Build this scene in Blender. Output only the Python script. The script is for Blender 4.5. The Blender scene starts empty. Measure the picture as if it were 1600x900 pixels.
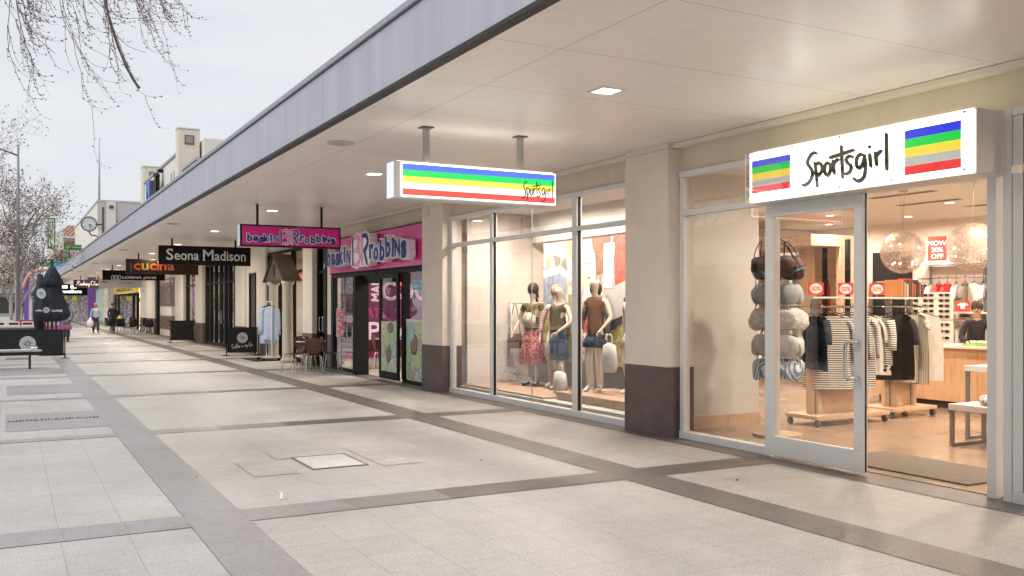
import bpy, bmesh, math, random
from mathutils import Vector, Matrix, noise
rad = math.radians
PI = math.pi
SC = bpy.context.scene
C = SC.collection
rnd = random.Random(7)

# ------------------------------------------------------------------ materials
MATS = {}
def lin(r, g, b):
    def f(c):
        c /= 255.0
        return c / 12.92 if c <= .04045 else ((c + .055) / 1.055) ** 2.4
    return (f(r), f(g), f(b))

def mat(name, col, rough=.5, metal=0.0, var=.12, scale=4.0, bump=0.0, bscale=60.0, emit=None, estr=0.0,
        spec=.5, streak=False, rvar=.1, sub=0.0):
    """procedural painted / stone / cloth surface: base colour broken up by two noises"""
    if name in MATS: return MATS[name]
    m = bpy.data.materials.new(name); m.use_nodes = True
    nt = m.node_tree; N = nt.nodes; L = nt.links
    p = N['Principled BSDF']
    tc = N.new('ShaderNodeTexCoord')
    mp = N.new('ShaderNodeMapping'); L.new(tc.outputs['Object'], mp.inputs[0])
    if streak: mp.inputs['Scale'].default_value = (3, 3, .35)
    n1 = N.new('ShaderNodeTexNoise'); n1.inputs['Scale'].default_value = scale; n1.inputs['Detail'].default_value = 6
    n1.inputs['Roughness'].default_value = .65
    L.new(mp.outputs[0], n1.inputs['Vector'])
    rp = N.new('ShaderNodeMapRange')
    rp.inputs[1].default_value = .3; rp.inputs[2].default_value = .7
    rp.inputs[3].default_value = 1 - var; rp.inputs[4].default_value = 1 + var * .6
    L.new(n1.outputs['Fac'], rp.inputs[0])
    mx = N.new('ShaderNodeVectorMath'); mx.operation = 'SCALE'
    mx.inputs[0].default_value = col[:3]
    L.new(rp.outputs[0], mx.inputs['Scale'])
    L.new(mx.outputs[0], p.inputs['Base Color'])
    rr = N.new('ShaderNodeMapRange'); rr.inputs[1].default_value = .3; rr.inputs[2].default_value = .7
    rr.inputs[3].default_value = max(.02, rough - rvar); rr.inputs[4].default_value = min(1, rough + rvar)
    L.new(n1.outputs['Fac'], rr.inputs[0]); L.new(rr.outputs[0], p.inputs['Roughness'])
    p.inputs['Metallic'].default_value = metal
    p.inputs['Specular IOR Level'].default_value = spec
    if bump:
        n2 = N.new('ShaderNodeTexNoise'); n2.inputs['Scale'].default_value = bscale; n2.inputs['Detail'].default_value = 3
        L.new(tc.outputs['Object'], n2.inputs['Vector'])
        b = N.new('ShaderNodeBump'); b.inputs['Strength'].default_value = bump; b.inputs['Distance'].default_value = .01
        L.new(n2.outputs['Fac'], b.inputs['Height']); L.new(b.outputs[0], p.inputs['Normal'])
    if emit:
        p.inputs['Emission Color'].default_value = (*emit, 1); p.inputs['Emission Strength'].default_value = estr
    MATS[name] = m
    return m

def glass_mat(name, tint=(1, 1, 1), boost=1.0, rough=0.0):
    m = bpy.data.materials.new(name); m.use_nodes = True
    nt = m.node_tree; N = nt.nodes; L = nt.links
    N.remove(N['Principled BSDF'])
    tr = N.new('ShaderNodeBsdfTransparent'); tr.inputs[0].default_value = (*tint, 1)
    gl = N.new('ShaderNodeBsdfGlossy'); gl.inputs['Roughness'].default_value = rough
    fr = N.new('ShaderNodeFresnel'); fr.inputs[0].default_value = 1.5
    geo = N.new('ShaderNodeTexCoord')
    nz = N.new('ShaderNodeTexNoise'); nz.inputs['Scale'].default_value = .8
    L.new(geo.outputs['Object'], nz.inputs['Vector'])
    bp = N.new('ShaderNodeBump'); bp.inputs['Strength'].default_value = .12; bp.inputs['Distance'].default_value = .02
    L.new(nz.outputs['Fac'], bp.inputs['Height']); L.new(bp.outputs[0], gl.inputs['Normal'])
    mu = N.new('ShaderNodeMath'); mu.operation = 'MULTIPLY'; mu.inputs[1].default_value = boost; mu.use_clamp = True
    L.new(fr.outputs[0], mu.inputs[0])
    mx = N.new('ShaderNodeMixShader'); L.new(mu.outputs[0], mx.inputs[0])
    L.new(tr.outputs[0], mx.inputs[1]); L.new(gl.outputs[0], mx.inputs[2])
    L.new(mx.outputs[0], N['Material Output'].inputs[0])
    MATS[name] = m
    return m

def tile_mat(name, c1, c2, mortar, sx, sy, off=(0, 0), rough=.42, spk=.25, mw=.004, bump=.25, soil=.25, gum=0.0, rv=.12):
    m = bpy.data.materials.new(name); m.use_nodes = True
    nt = m.node_tree; N = nt.nodes; L = nt.links; p = N['Principled BSDF']
    tc = N.new('ShaderNodeTexCoord')
    mp = N.new('ShaderNodeMapping'); mp.inputs['Location'].default_value = (-off[0], -off[1], 0)
    L.new(tc.outputs['Object'], mp.inputs[0])
    br = N.new('ShaderNodeTexBrick'); br.offset = 0; br.squash = 1
    br.inputs['Color1'].default_value = (*c1, 1); br.inputs['Color2'].default_value = (*c2, 1)
    br.inputs['Mortar'].default_value = (*mortar, 1)
    br.inputs['Scale'].default_value = 1; br.inputs['Mortar Size'].default_value = mw
    br.inputs['Mortar Smooth'].default_value = .3
    br.inputs['Brick Width'].default_value = sx; br.inputs['Row Height'].default_value = sy
    L.new(mp.outputs[0], br.inputs['Vector'])
    # fine aggregate specks
    sp = N.new('ShaderNodeTexNoise'); sp.inputs['Scale'].default_value = 70; sp.inputs['Detail'].default_value = 2
    L.new(tc.outputs['Object'], sp.inputs['Vector'])
    sr = N.new('ShaderNodeMapRange'); sr.inputs[1].default_value = .35; sr.inputs[2].default_value = .65
    sr.inputs[3].default_value = 1 - spk; sr.inputs[4].default_value = 1 + spk * .5
    L.new(sp.outputs['Fac'], sr.inputs[0])
    vo = N.new('ShaderNodeTexVoronoi'); vo.inputs['Scale'].default_value = 26
    L.new(tc.outputs['Object'], vo.inputs['Vector'])
    vr = N.new('ShaderNodeMapRange'); vr.inputs[1].default_value = .05; vr.inputs[2].default_value = .16
    vr.inputs[3].default_value = 1 - spk * 1.3; vr.inputs[4].default_value = 1
    L.new(vo.outputs['Distance'], vr.inputs[0])
    # broad soiling
    bn = N.new('ShaderNodeTexNoise'); bn.inputs['Scale'].default_value = .7; bn.inputs['Detail'].default_value = 9
    bn.inputs['Roughness'].default_value = .68
    L.new(tc.outputs['Object'], bn.inputs['Vector'])
    b2 = N.new('ShaderNodeMapRange'); b2.inputs[1].default_value = .3; b2.inputs[2].default_value = .68
    b2.inputs[3].default_value = 1 - soil; b2.inputs[4].default_value = 1.05
    L.new(bn.outputs['Fac'], b2.inputs[0])
    gm = N.new('ShaderNodeTexVoronoi'); gm.inputs['Scale'].default_value = 1.7
    L.new(tc.outputs['Object'], gm.inputs['Vector'])
    gr_ = N.new('ShaderNodeMapRange'); gr_.inputs[1].default_value = .02; gr_.inputs[2].default_value = .035
    gr_.inputs[3].default_value = 1 - gum; gr_.inputs[4].default_value = 1
    L.new(gm.outputs['Distance'], gr_.inputs[0])
    g2 = N.new('ShaderNodeTexNoise'); g2.inputs['Scale'].default_value = 7; g2.inputs['Detail'].default_value = 5; g2.inputs['Roughness'].default_value = .7
    L.new(tc.outputs['Object'], g2.inputs['Vector'])
    g3 = N.new('ShaderNodeMapRange'); g3.inputs[1].default_value = .32; g3.inputs[2].default_value = .68; g3.inputs[3].default_value = 1 - soil * .5; g3.inputs[4].default_value = 1.04
    L.new(g2.outputs['Fac'], g3.inputs[0])
    m0 = N.new('ShaderNodeMath'); m0.operation = 'MULTIPLY'; L.new(gr_.outputs[0], m0.inputs[0]); L.new(g3.outputs[0], m0.inputs[1])
    m9 = N.new('ShaderNodeMath'); m9.operation = 'MULTIPLY'; L.new(vr.outputs[0], m9.inputs[0]); L.new(m0.outputs[0], m9.inputs[1])
    m1 = N.new('ShaderNodeMath'); m1.operation = 'MULTIPLY'; L.new(sr.outputs[0], m1.inputs[0]); L.new(m9.outputs[0], m1.inputs[1])
    m2 = N.new('ShaderNodeMath'); m2.operation = 'MULTIPLY'; L.new(m1.outputs[0], m2.inputs[0]); L.new(b2.outputs[0], m2.inputs[1])
    vs = N.new('ShaderNodeVectorMath'); vs.operation = 'SCALE'
    L.new(br.outputs['Color'], vs.inputs[0]); L.new(m2.outputs[0], vs.inputs['Scale'])
    L.new(vs.outputs[0], p.inputs['Base Color'])
    rr = N.new('ShaderNodeMapRange'); rr.inputs[1].default_value = .3; rr.inputs[2].default_value = .7
    rr.inputs[3].default_value = rough - rv; rr.inputs[4].default_value = rough + rv
    L.new(bn.outputs['Fac'], rr.inputs[0]); L.new(rr.outputs[0], p.inputs['Roughness'])
    if bump:
        iv = N.new('ShaderNodeMath'); iv.operation = 'SUBTRACT'; L.new(sp.outputs['Fac'], iv.inputs[0]); L.new(br.outputs['Fac'], iv.inputs[1])
        b = N.new('ShaderNodeBump'); b.inputs['Strength'].default_value = bump; b.inputs['Distance'].default_value = .003
        L.new(iv.outputs[0], b.inputs['Height']); L.new(b.outputs[0], p.inputs['Normal'])
    MATS[name] = m
    return m

def pattern_mat(name, cols, scale=6, kind='noise', rough=.5, emit=0.0, stops=None, const=True, stretch=(1, 1, 1), detail=4):
    """printed picture / patterned cloth: a noise, voronoi or wave run through a colour ramp"""
    m = bpy.data.materials.new(name); m.use_nodes = True
    nt = m.node_tree; N = nt.nodes; L = nt.links; p = N['Principled BSDF']
    tc = N.new('ShaderNodeTexCoord'); mp = N.new('ShaderNodeMapping'); mp.inputs['Scale'].default_value = stretch
    L.new(tc.outputs['Object'], mp.inputs[0])
    if kind == 'noise':
        t = N.new('ShaderNodeTexNoise'); t.inputs['Scale'].default_value = scale; t.inputs['Detail'].default_value = detail
        out = t.outputs['Fac']; lo, hi = .3, .7
    elif kind == 'voronoi':
        t = N.new('ShaderNodeTexVoronoi'); t.inputs['Scale'].default_value = scale; out = t.outputs['Distance']; lo, hi = 0, .8
    elif kind == 'cells':
        t = N.new('ShaderNodeTexVoronoi'); t.inputs['Scale'].default_value = scale
        sx = N.new('ShaderNodeSeparateColor'); L.new(t.outputs['Color'], sx.inputs[0]); out = sx.outputs[0]; lo, hi = 0, 1
    else:
        t = N.new('ShaderNodeTexWave'); t.inputs['Scale'].default_value = scale; t.bands_direction = kind
        t.inputs['Distortion'].default_value = .6; out = t.outputs['Fac']; lo, hi = 0, 1
    L.new(mp.outputs[0], t.inputs['Vector'])
    mr = N.new('ShaderNodeMapRange'); mr.inputs[1].default_value = lo; mr.inputs[2].default_value = hi
    L.new(out, mr.inputs[0])
    cr = N.new('ShaderNodeValToRGB'); e = cr.color_ramp; e.interpolation = 'CONSTANT' if const else 'LINEAR'
    n = len(cols)
    while len(e.elements) < n: e.elements.new(.5)
    for i, c in enumerate(cols):
        e.elements[i].position = stops[i] if stops else (i / n if const else i / (n - 1))
        e.elements[i].color = (*c, 1)
    L.new(mr.outputs[0], cr.inputs[0]); L.new(cr.outputs[0], p.inputs['Base Color'])
    p.inputs['Roughness'].default_value = rough
    if emit:
        L.new(cr.outputs[0], p.inputs['Emission Color']); p.inputs['Emission Strength'].default_value = emit
    MATS[name] = m
    return m

def emis(name, col, s):
    m = bpy.data.materials.new(name); m.use_nodes = True
    p = m.node_tree.nodes['Principled BSDF']
    p.inputs['Base Color'].default_value = (*[min(1, c * .8) for c in col], 1)
    p.inputs['Roughness'].default_value = .35
    nt = m.node_tree
    tc = nt.nodes.new('ShaderNodeTexCoord'); nz = nt.nodes.new('ShaderNodeTexNoise'); nz.inputs['Scale'].default_value = 1.6
    nt.links.new(tc.outputs['Object'], nz.inputs['Vector'])
    mr = nt.nodes.new('ShaderNodeMapRange'); mr.inputs[1].default_value = .3; mr.inputs[2].default_value = .7
    mr.inputs[3].default_value = s * .85; mr.inputs[4].default_value = s * 1.12
    nt.links.new(nz.outputs['Fac'], mr.inputs[0])
    p.inputs['Emission Color'].default_value = (*col, 1); nt.links.new(mr.outputs[0], p.inputs['Emission Strength'])
    MATS[name] = m
    return m

# ------------------------------------------------------------------ mesh building
_FONT = {}
def glyphs(body, offset=0.0, extrude=0.0, res=3):
    k = (body, round(offset, 4), round(extrude, 4))
    if k in _FONT: return _FONT[k]
    cu = bpy.data.curves.new('t', 'FONT'); cu.body = body; cu.size = 1
    cu.offset = offset; cu.extrude = extrude; cu.resolution_u = res
    ob = bpy.data.objects.new('t', cu); C.objects.link(ob)
    bpy.context.view_layer.update()
    dg = bpy.context.evaluated_depsgraph_get()
    me = bpy.data.meshes.new_from_object(ob.evaluated_get(dg))
    vs = [tuple(v.co) for v in me.vertices]; fs = [tuple(p.vertices) for p in me.polygons]
    bpy.data.objects.remove(ob); bpy.data.curves.remove(cu); bpy.data.meshes.remove(me)
    _FONT[k] = (vs, fs)
    return _FONT[k]

def smooth_line(pts, n=6):
    if len(pts) < 3: return [Vector(p) for p in pts]
    P = [Vector(p) for p in pts]; out = []
    for i in range(len(P) - 1):
        p0 = P[max(0, i - 1)]; p1 = P[i]; p2 = P[i + 1]; p3 = P[min(len(P) - 1, i + 2)]
        for k in range(n):
            t = k / n
            out.append(.5 * ((2 * p1) + (p2 - p0) * t + (2 * p0 - 5 * p1 + 4 * p2 - p3) * t * t + (3 * p1 - p0 - 3 * p2 + p3) * t ** 3))
    out.append(P[-1])
    return out

class MB:
    def __init__(s): s.v = []; s.f = []
    def add(s, vs, fs):
        b = len(s.v); s.v += [tuple(v) for v in vs]; s.f += [tuple(b + i for i in f) for f in fs]; return s
    def box(s, x0, y0, z0, x1, y1, z1):
        x0, x1 = sorted((x0, x1)); y0, y1 = sorted((y0, y1)); z0, z1 = sorted((z0, z1))
        return s.add([(x0, y0, z0), (x1, y0, z0), (x1, y1, z0), (x0, y1, z0), (x0, y0, z1), (x1, y0, z1), (x1, y1, z1), (x0, y1, z1)],
                     [(0, 3, 2, 1), (4, 5, 6, 7), (0, 1, 5, 4), (1, 2, 6, 5), (2, 3, 7, 6), (3, 0, 4, 7)])
    def quad(s, a, b, c, d): return s.add([a, b, c, d], [(0, 1, 2, 3)])
    def tube(s, pts, r, n=8, cap=True, flat=1.0):
        P = [Vector(p) for p in pts]; k = len(P)
        rs = r if isinstance(r, (list, tuple)) else [r] * k
        t0 = (P[1] - P[0]).normalized()
        up = Vector((0, 0, 1)) if abs(t0.z) < .9 else Vector((1, 0, 0))
        u = t0.cross(up).normalized(); vs = []
        for i in range(k):
            t = (P[min(i + 1, k - 1)] - P[max(i - 1, 0)])
            if t.length < 1e-9: t = t0
            t.normalize()
            u = (u - t * u.dot(t))
            u = u.normalized() if u.length > 1e-6 else t.orthogonal().normalized()
            w = t.cross(u)
            for j in range(n):
                a = 2 * PI * j / n
                vs.append(P[i] + (u * math.cos(a) + w * math.sin(a) * flat) * rs[i])
        fs = [(i * n + j, i * n + (j + 1) % n, (i + 1) * n + (j + 1) % n, (i + 1) * n + j) for i in range(k - 1) for j in range(n)]
        if cap: fs += [tuple(range(n))[::-1], tuple((k - 1) * n + j for j in range(n))]
        return s.add(vs, fs)
    def cyl(s, p0, p1, r, n=12, r1=None): return s.tube([p0, p1], [r, r if r1 is None else r1], n)
    def lathe(s, prof, c=(0, 0, 0), n=20, sx=1, sy=1, wob=None, cap=True):
        vs = []
        for i, (r, z) in enumerate(prof):
            for j in range(n):
                a = 2 * PI * j / n; rr = r * (wob(a, i) if wob else 1)
                vs.append((c[0] + rr * math.cos(a) * sx, c[1] + rr * math.sin(a) * sy, c[2] + z))
        k = len(prof)
        fs = [(i * n + j, i * n + (j + 1) % n, (i + 1) * n + (j + 1) % n, (i + 1) * n + j) for i in range(k - 1) for j in range(n)]
        if cap: fs += [tuple(range(n))[::-1], tuple((k - 1) * n + j for j in range(n))]
        return s.add(vs, fs)
    def prism(s, poly, o, r, u, d):
        """2-D polygon (ccw) in the plane o + x*r + y*u, thickened by d along the normal"""
        o, r, u = Vector(o), Vector(r), Vector(u); n = r.cross(u).normalized() * d; k = len(poly)
        a = [o + r * x + u * y for x, y in poly]
        return s.add(a + [p + n for p in a], [tuple(range(k))[::-1], tuple(k + i for i in range(k))] +
                     [(i, (i + 1) % k, k + (i + 1) % k, k + i) for i in range(k)])
    def text(s, body, o, r, u, w=None, h=None, offset=0, ext=0, shear=0, anchor='l', rot=0, ref=None):
        vs, fs = glyphs(body, offset, 0 if not ext else .05)
        if not vs: return s
        real = vs
        if ref is not None: vs = glyphs(body, ref, 0 if not ext else .05)[0]
        x0 = min(v[0] for v in vs); x1 = max(v[0] for v in vs); y0 = min(v[1] for v in vs); y1 = max(v[1] for v in vs)
        sy = (h / (y1 - y0)) if h else None; sx = (w / (x1 - x0)) if w else sy
        if sy is None: sy = sx
        o, r, u = Vector(o), Vector(r).normalized(), Vector(u).normalized(); n = r.cross(u)
        cx = {'l': x0, 'c': (x0 + x1) / 2, 'r': x1}[anchor]
        cr, sr = math.cos(rot), math.sin(rot)
        out = []
        for v in real:
            X = (v[0] - cx) * sx + shear * (v[1] - y0) * sy; Y = (v[1] - y0) * sy
            X, Y = X * cr - Y * sr, X * sr + Y * cr
            out.append(o + r * X + u * Y + n * ((v[2] + .05) / .1 * ext if ext else 0))
        return s.add(out, fs)
    def stroke(s, lines, o, r, u, width, sc=1.0, d=.002, grow=0.0, sm=5):
        """hand lettering: smoothed 2-D polylines drawn as flat ribbons with round ends"""
        o, r, u = Vector(o), Vector(r).normalized(), Vector(u).normalized(); n = r.cross(u)
        for li, ln in enumerate(lines):
            kx, ky = sc if isinstance(sc, tuple) else (sc, sc)
            P = smooth_line([(x * kx, y * ky, 0) for x, y in ln], sm); L = []; R = []; k = len(P)
            off = n * (d + .0004 * li)
            for i, p in enumerate(P):
                t = (P[min(i + 1, k - 1)] - P[max(i - 1, 0)]).normalized(); q = Vector((-t.y, t.x, 0))
                ww = width / 2 * (1 - .25 * abs(2 * i / max(1, k - 1) - 1) ** 3) + grow
                L.append(p + q * ww); R.append(p - q * ww)
            for end in (0, k - 1):
                e = P[end]; wd = (L[end] - R[end]).length / 2
                c = [e + Vector((math.cos(a * PI / 5), math.sin(a * PI / 5), 0)) * wd for a in range(10)]
                s.add([o + r * q.x + u * q.y + off + n * .0002 for q in c], [tuple(range(10))])
            vs = [o + r * q.x + u * q.y + off for q in L + R]
            s.add(vs, [(k + i, k + i + 1, i + 1, i) for i in range(k - 1)])
        return s
    def ball(s, c, r, n=12, m=8, sx=1, sy=1, sz=1):
        prof = [(max(1e-4, r * math.sin(PI * i / m)), -r * math.cos(PI * i / m) * sz) for i in range(m + 1)]
        return s.lathe(prof, c, n, sx, sy)
    def build(s, name, material, parent=None, smooth=False, bevel=0.0, world=True, solid=0.0):
        me = bpy.data.meshes.new(name)
        off = Vector((0, 0, 0))
        if world and parent is not None:
            off = parent.location + (parent.parent.location if parent.parent else Vector((0, 0, 0)))
        me.from_pydata([(v[0] - off.x, v[1] - off.y, v[2] - off.z) for v in s.v], [], s.f); me.update()
        if material: me.materials.append(material)
        if smooth:
            for p in me.polygons: p.use_smooth = True
        o = bpy.data.objects.new(name, me); C.objects.link(o)
        if parent: o.parent = parent
        if solid:
            sm = o.modifiers.new('Solidify', 'SOLIDIFY'); sm.thickness = solid
        if bevel:
            b = o.modifiers.new('Bevel', 'BEVEL'); b.width = bevel; b.segments = 2; b.limit_method = 'ANGLE'; b.angle_limit = rad(40)
        return o

def tag(o, label=None, cat=None, group=None, kind=None):
    if label: o['label'] = label
    if cat: o['category'] = cat
    if group: o['group'] = group
    if kind: o['kind'] = kind
    return o
def thing(name, label, cat, loc=(0, 0, 0), rz=0, group=None):
    o = bpy.data.objects.new(name, None); C.objects.link(o); o.location = loc; o.rotation_euler = (0, 0, rz)
    o.empty_display_size = .1
    return tag(o, label, cat, group)
def struct(name, mb, m, label=None, cat=None, **k):
    o = mb.build(name, m, None, **k); tag(o, label, cat, None, 'structure'); return o
def kids(o): return [c for c in KID.get(o.name, [])] if False else list(o.children)
def dup(root, loc, rz=0, label=None, group=None, mats=None, scale=None):
    def cp(o, par):
        c = o.copy(); C.objects.link(c)
        if par: c.parent = par
        if mats and o.type == 'MESH' and o.data.materials and o.data.materials[0].name in mats:
            k = (o.data.name, mats[o.data.materials[0].name].name)
            if k not in DM:
                d = o.data.copy(); d.materials[0] = mats[o.data.materials[0].name]; DM[k] = d
            c.data = DM[k]
        for ch in list(o.children): cp(ch, c)
        return c
    r = cp(root, None); r.location = loc; r.rotation_euler = (0, 0, rz)
    if scale: r.scale = scale
    if label: r['label'] = label
    if group: r['group'] = group
    return r
DM = {}
ORD = ['first', 'second', 'third', 'fourth', 'fifth', 'sixth', 'seventh', 'eighth', 'ninth', 'tenth', 'eleventh', 'twelfth', 'thirteenth',
       'fourteenth', 'fifteenth', 'sixteenth', 'seventeenth', 'eighteenth', 'nineteenth', 'twentieth', 'twenty first', 'twenty second', 'twenty third', 'twenty fourth']

def skin(name, pts, edges, m, parent, sub=2, root=0, flat=None, sm=True):
    """one continuous surface grown round a skeleton; pts = [(x,y,z,r)], in the parent's local space"""
    me = bpy.data.meshes.new(name); me.from_pydata([p[:3] for p in pts], edges, []); me.update()
    ob = bpy.data.objects.new(name, me); C.objects.link(ob)
    ob.modifiers.new('Skin', 'SKIN'); ob.modifiers['Skin'].use_smooth_shade = True
    ob.modifiers['Skin'].branch_smoothing = .6
    sv = me.skin_vertices[0].data
    for i, p in enumerate(pts):
        r = p[3]; sv[i].radius = (r, r) if not isinstance(r, tuple) else r
        sv[i].use_root = (i == root)
    s = ob.modifiers.new('Sub', 'SUBSURF'); s.levels = sub; s.render_levels = sub
    bpy.context.view_layer.update(); dg = bpy.context.evaluated_depsgraph_get()
    out = bpy.data.meshes.new_from_object(ob.evaluated_get(dg)); bpy.data.objects.remove(ob)
    out.name = name
    for p in out.polygons: p.use_smooth = True
    out.materials.clear(); out.materials.append(m)
    o = bpy.data.objects.new(name, out); C.objects.link(o); o.parent = parent
    return o

# ------------------------------------------------------------------ render, camera, world, sun
SC.render.engine = 'CYCLES'
SC.view_settings.view_transform = 'Standard'; SC.view_settings.look = 'None'; SC.view_settings.exposure = 0; SC.view_settings.gamma = 1
SC.cycles.use_denoising = True
SC.cycles.max_bounces = 7; SC.cycles.diffuse_bounces = 4; SC.cycles.glossy_bounces = 3; SC.cycles.transparent_max_bounces = 14
SC.cycles.transmission_bounces = 2; SC.cycles.caustics_reflective = False; SC.cycles.caustics_refractive = False
SC.cycles.sample_clamp_indirect = 6

cam = bpy.data.cameras.new('camera'); co = bpy.data.objects.new('camera', cam); C.objects.link(co); SC.camera = co
ANG = math.atan(785 / 1442.0)
co.location = (0, 0, 1.63); co.rotation_euler = (PI / 2, 0, -ANG)
cam.sensor_width = 36; cam.lens = 1442 / 1600 * 36; cam.shift_y = 26 / 1600.0
cam.clip_start = .1; cam.clip_end = 2000

w = bpy.data.worlds.new('World'); SC.world = w; w.use_nodes = True
N = w.node_tree.nodes; L = w.node_tree.links; bg = N['Background']
sky = N.new('ShaderNodeTexSky'); sky.sky_type = 'NISHITA'; sky.sun_disc = False
SUN_EL, SUN_AZ = rad(58), rad(250)     # sun behind thin cloud, over the street on the open side
sky.sun_elevation = SUN_EL; sky.sun_rotation = SUN_AZ
ss = N.new('ShaderNodeVectorMath'); ss.operation = 'SCALE'; ss.inputs['Scale'].default_value = .1
L.new(sky.outputs[0], ss.inputs[0])
tc = N.new('ShaderNodeTexCoord'); mp = N.new('ShaderNodeMapping'); mp.inputs['Scale'].default_value = (1.2, 1.2, 4.5)
L.new(tc.outputs['Generated'], mp.inputs[0])
nz = N.new('ShaderNodeTexNoise'); nz.inputs['Scale'].default_value = 1.7; nz.inputs['Detail'].default_value = 7; nz.inputs['Roughness'].default_value = .52
L.new(mp.outputs[0], nz.inputs['Vector'])
cr = N.new('ShaderNodeValToRGB'); e = cr.color_ramp
e.elements[0].position = .36; e.elements[0].color = (.78, .82, .885, 1)
e.elements[1].position = .6; e.elements[1].color = (.90, .905, .925, 1)
L.new(nz.outputs['Fac'], cr.inputs[0])
mx = N.new('ShaderNodeMix'); mx.data_type = 'RGBA'; mx.inputs['Factor'].default_value = .9
L.new(ss.outputs[0], mx.inputs['A']); L.new(cr.outputs[0], mx.inputs['B'])
L.new(mx.outputs['Result'], bg.inputs[0]); bg.inputs[1].default_value = 1.0

sd = bpy.data.lights.new('sun', 'SUN'); sd.energy = 2.6; sd.angle = rad(35); sd.color = (1, .96, .9)
so = bpy.data.objects.new('sun', sd); C.objects.link(so)
d = Vector((math.sin(SUN_AZ) * math.cos(SUN_EL), math.cos(SUN_AZ) * math.cos(SUN_EL), math.sin(SUN_EL)))
so.rotation_euler = d.to_track_quat('Z', 'Y').to_euler()

def lamp(name, loc, power, size, parent=None, col=(1, .8, .6), shape='DISK', size_y=None, spread=170):
    ld = bpy.data.lights.new(name, 'AREA'); ld.shape = shape; ld.size = size; ld.energy = power; ld.color = col; ld.spread = rad(spread)
    if size_y: ld.size_y = size_y
    o = bpy.data.objects.new(name, ld); C.objects.link(o)
    if parent:
        o.parent = parent; loc = tuple(Vector(loc) - parent.location)
    o.location = loc
    return o

# ------------------------------------------------------------------ palette
cream = mat('cream render', (.84, .755, .66), .75, var=.09, scale=1.6, bump=.25, bscale=70)
cream_d = mat('cream beam', (.76, .68, .54), .7, var=.07, scale=1.0, bump=.08, streak=True)
plinth = mat('mauve brown plinth paint', (.14, .105, .105), .6, var=.3, scale=3, bump=.6, bscale=45)
alu = mat('silver painted frame', (.80, .81, .82), .4, .05, var=.03, scale=2)
alu_d = mat('frame side', (.42, .42, .43), .4, .3, var=.08)
black = mat('black frame', (.008, .008, .009), .55, var=.3, spec=.22)
blackcloth = mat('black canvas', (.012, .012, .016), .8, var=.3, scale=3, bump=.15, bscale=300)
white = mat('white paint', (.78, .77, .75), .5, var=.05)
fascia_m = mat('lavender grey fascia', (.44, .44, .52), .45, var=.2, scale=.9, bump=.04, streak=True)
fascia_t = mat('grey flashing', (.36, .37, .41), .45, .2, var=.14, streak=True)
darkline = mat('dark drip edge', (.035, .03, .03), .6)
steel = mat('steel', (.42, .41, .40), .35, .6, var=.1)
chrome = mat('chrome', (.7, .7, .7), .15, .95, var=.05)
wood = pattern_mat('light wood veneer', [(.56, .33, .18), (.63, .39, .22), (.52, .30, .16)], 3, 'noise', .4, const=False, stretch=(6, 6, .7), detail=8)
wood2 = pattern_mat('pale oak board', [(.55, .38, .25), (.62, .44, .30), (.5, .34, .22)], 3, 'noise', .45, const=False, stretch=(6, 6, .8), detail=8)
shopwall = mat('warm white shop wall', (.82, .76, .70), .6, var=.05, scale=.8)
glass = glass_mat('clear shop glass', (.97, .98, .975), 2.2)
glass_dk = glass_mat('dark shop glass', (.55, .56, .58), 1.6)
warmwhite = emis('warm lamp', (1, .86, .66), 9)
coolwhite = emis('soffit lamp', (1, .93, .82), 9)
skinm = mat('skin', (.48, .27, .19), .55, var=.1, scale=12)
mannq = mat('pale mannequin', (.74, .60, .48), .4, var=.06)
ply = mat('brown plywood', (.10, .035, .022), .3, var=.3, scale=6)
# ================================================================== SETTING
ox, oy = 1.17 - .43 * 20, 7.04 - .442 * 40
pave = tile_mat('pale terrazzo paving', (.495, .478, .467), (.468, .454, .444), (.33, .31, .295), .43, .442, (ox, oy), .47, .26, .0035, .25, .22, .4)
bandl = tile_mat('light grey band paving', (.33, .32, .335), (.31, .30, .315), (.2, .19, .19), .42, .442, (1.17, oy), .36, .22, .003, .2, .18)
bandd = tile_mat('dark brown grey band paving', (.175, .157, .146), (.15, .136, .13), (.11, .1, .095), .442, .45, (0, 5.03), .4, .25, .003, .2, .25)
kerbm = tile_mat('dark threshold paving', (.19, .175, .165), (.15, .14, .135), (.08, .075, .07), .6, .9, (0, 0), .4, .25, .004, .2, .3)
struct('paving', MB().quad((-400, -60, 0), (400, -60, 0), (400, 900, 0), (-400, 900, 0)), pave)
z1 = .004
b = MB()
b.quad((1.17, -6, z1), (1.59, -6, z1), (1.59, 190, z1), (1.17, 190, z1))
for k in range(-2, 30):
    y = 7.04 + 5.3 * k
    b.quad((-9, y, z1), (1.17, y, z1), (1.17, y + (.42 if k == 0 else .3), z1), (-9, y + (.42 if k == 0 else .3), z1))
for y0 in (13.45, 18.9, 24.2):
    b.quad((-.05 - (y0 > 20) * 3, y0, z1), (1.17, y0, z1), (1.17, y0 + 2.1, z1), (-.05 - (y0 > 20) * 3, y0 + 2.1, z1))
for k in range(-2, 30):
    y = 7.04 + 5.3 * k
    b.quad((1.59, y, z1), (2.43, y, z1), (2.43, y + .42, z1), (1.59, y + .42, z1))  # street end of the cross bands lighter: open daylight put into the colour
struct('paving_band', b, bandl)
bm_ = MB()
for k in range(-2, 30):
    y = 7.04 + 5.3 * k
    bm_.quad((2.43, y, z1), (3.27, y, z1), (3.27, y + .42, z1), (2.43, y + .42, z1))
struct('paving_band', bm_, tile_mat('half shaded band paving', (.27, .255, .26), (.25, .235, .24), (.15, .14, .14), .42, .442, (1.17, oy), .4, .22, .003, .2, .2))  # middle stretch: the awning's shade setting in, put into the colour
b = MB()
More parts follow.
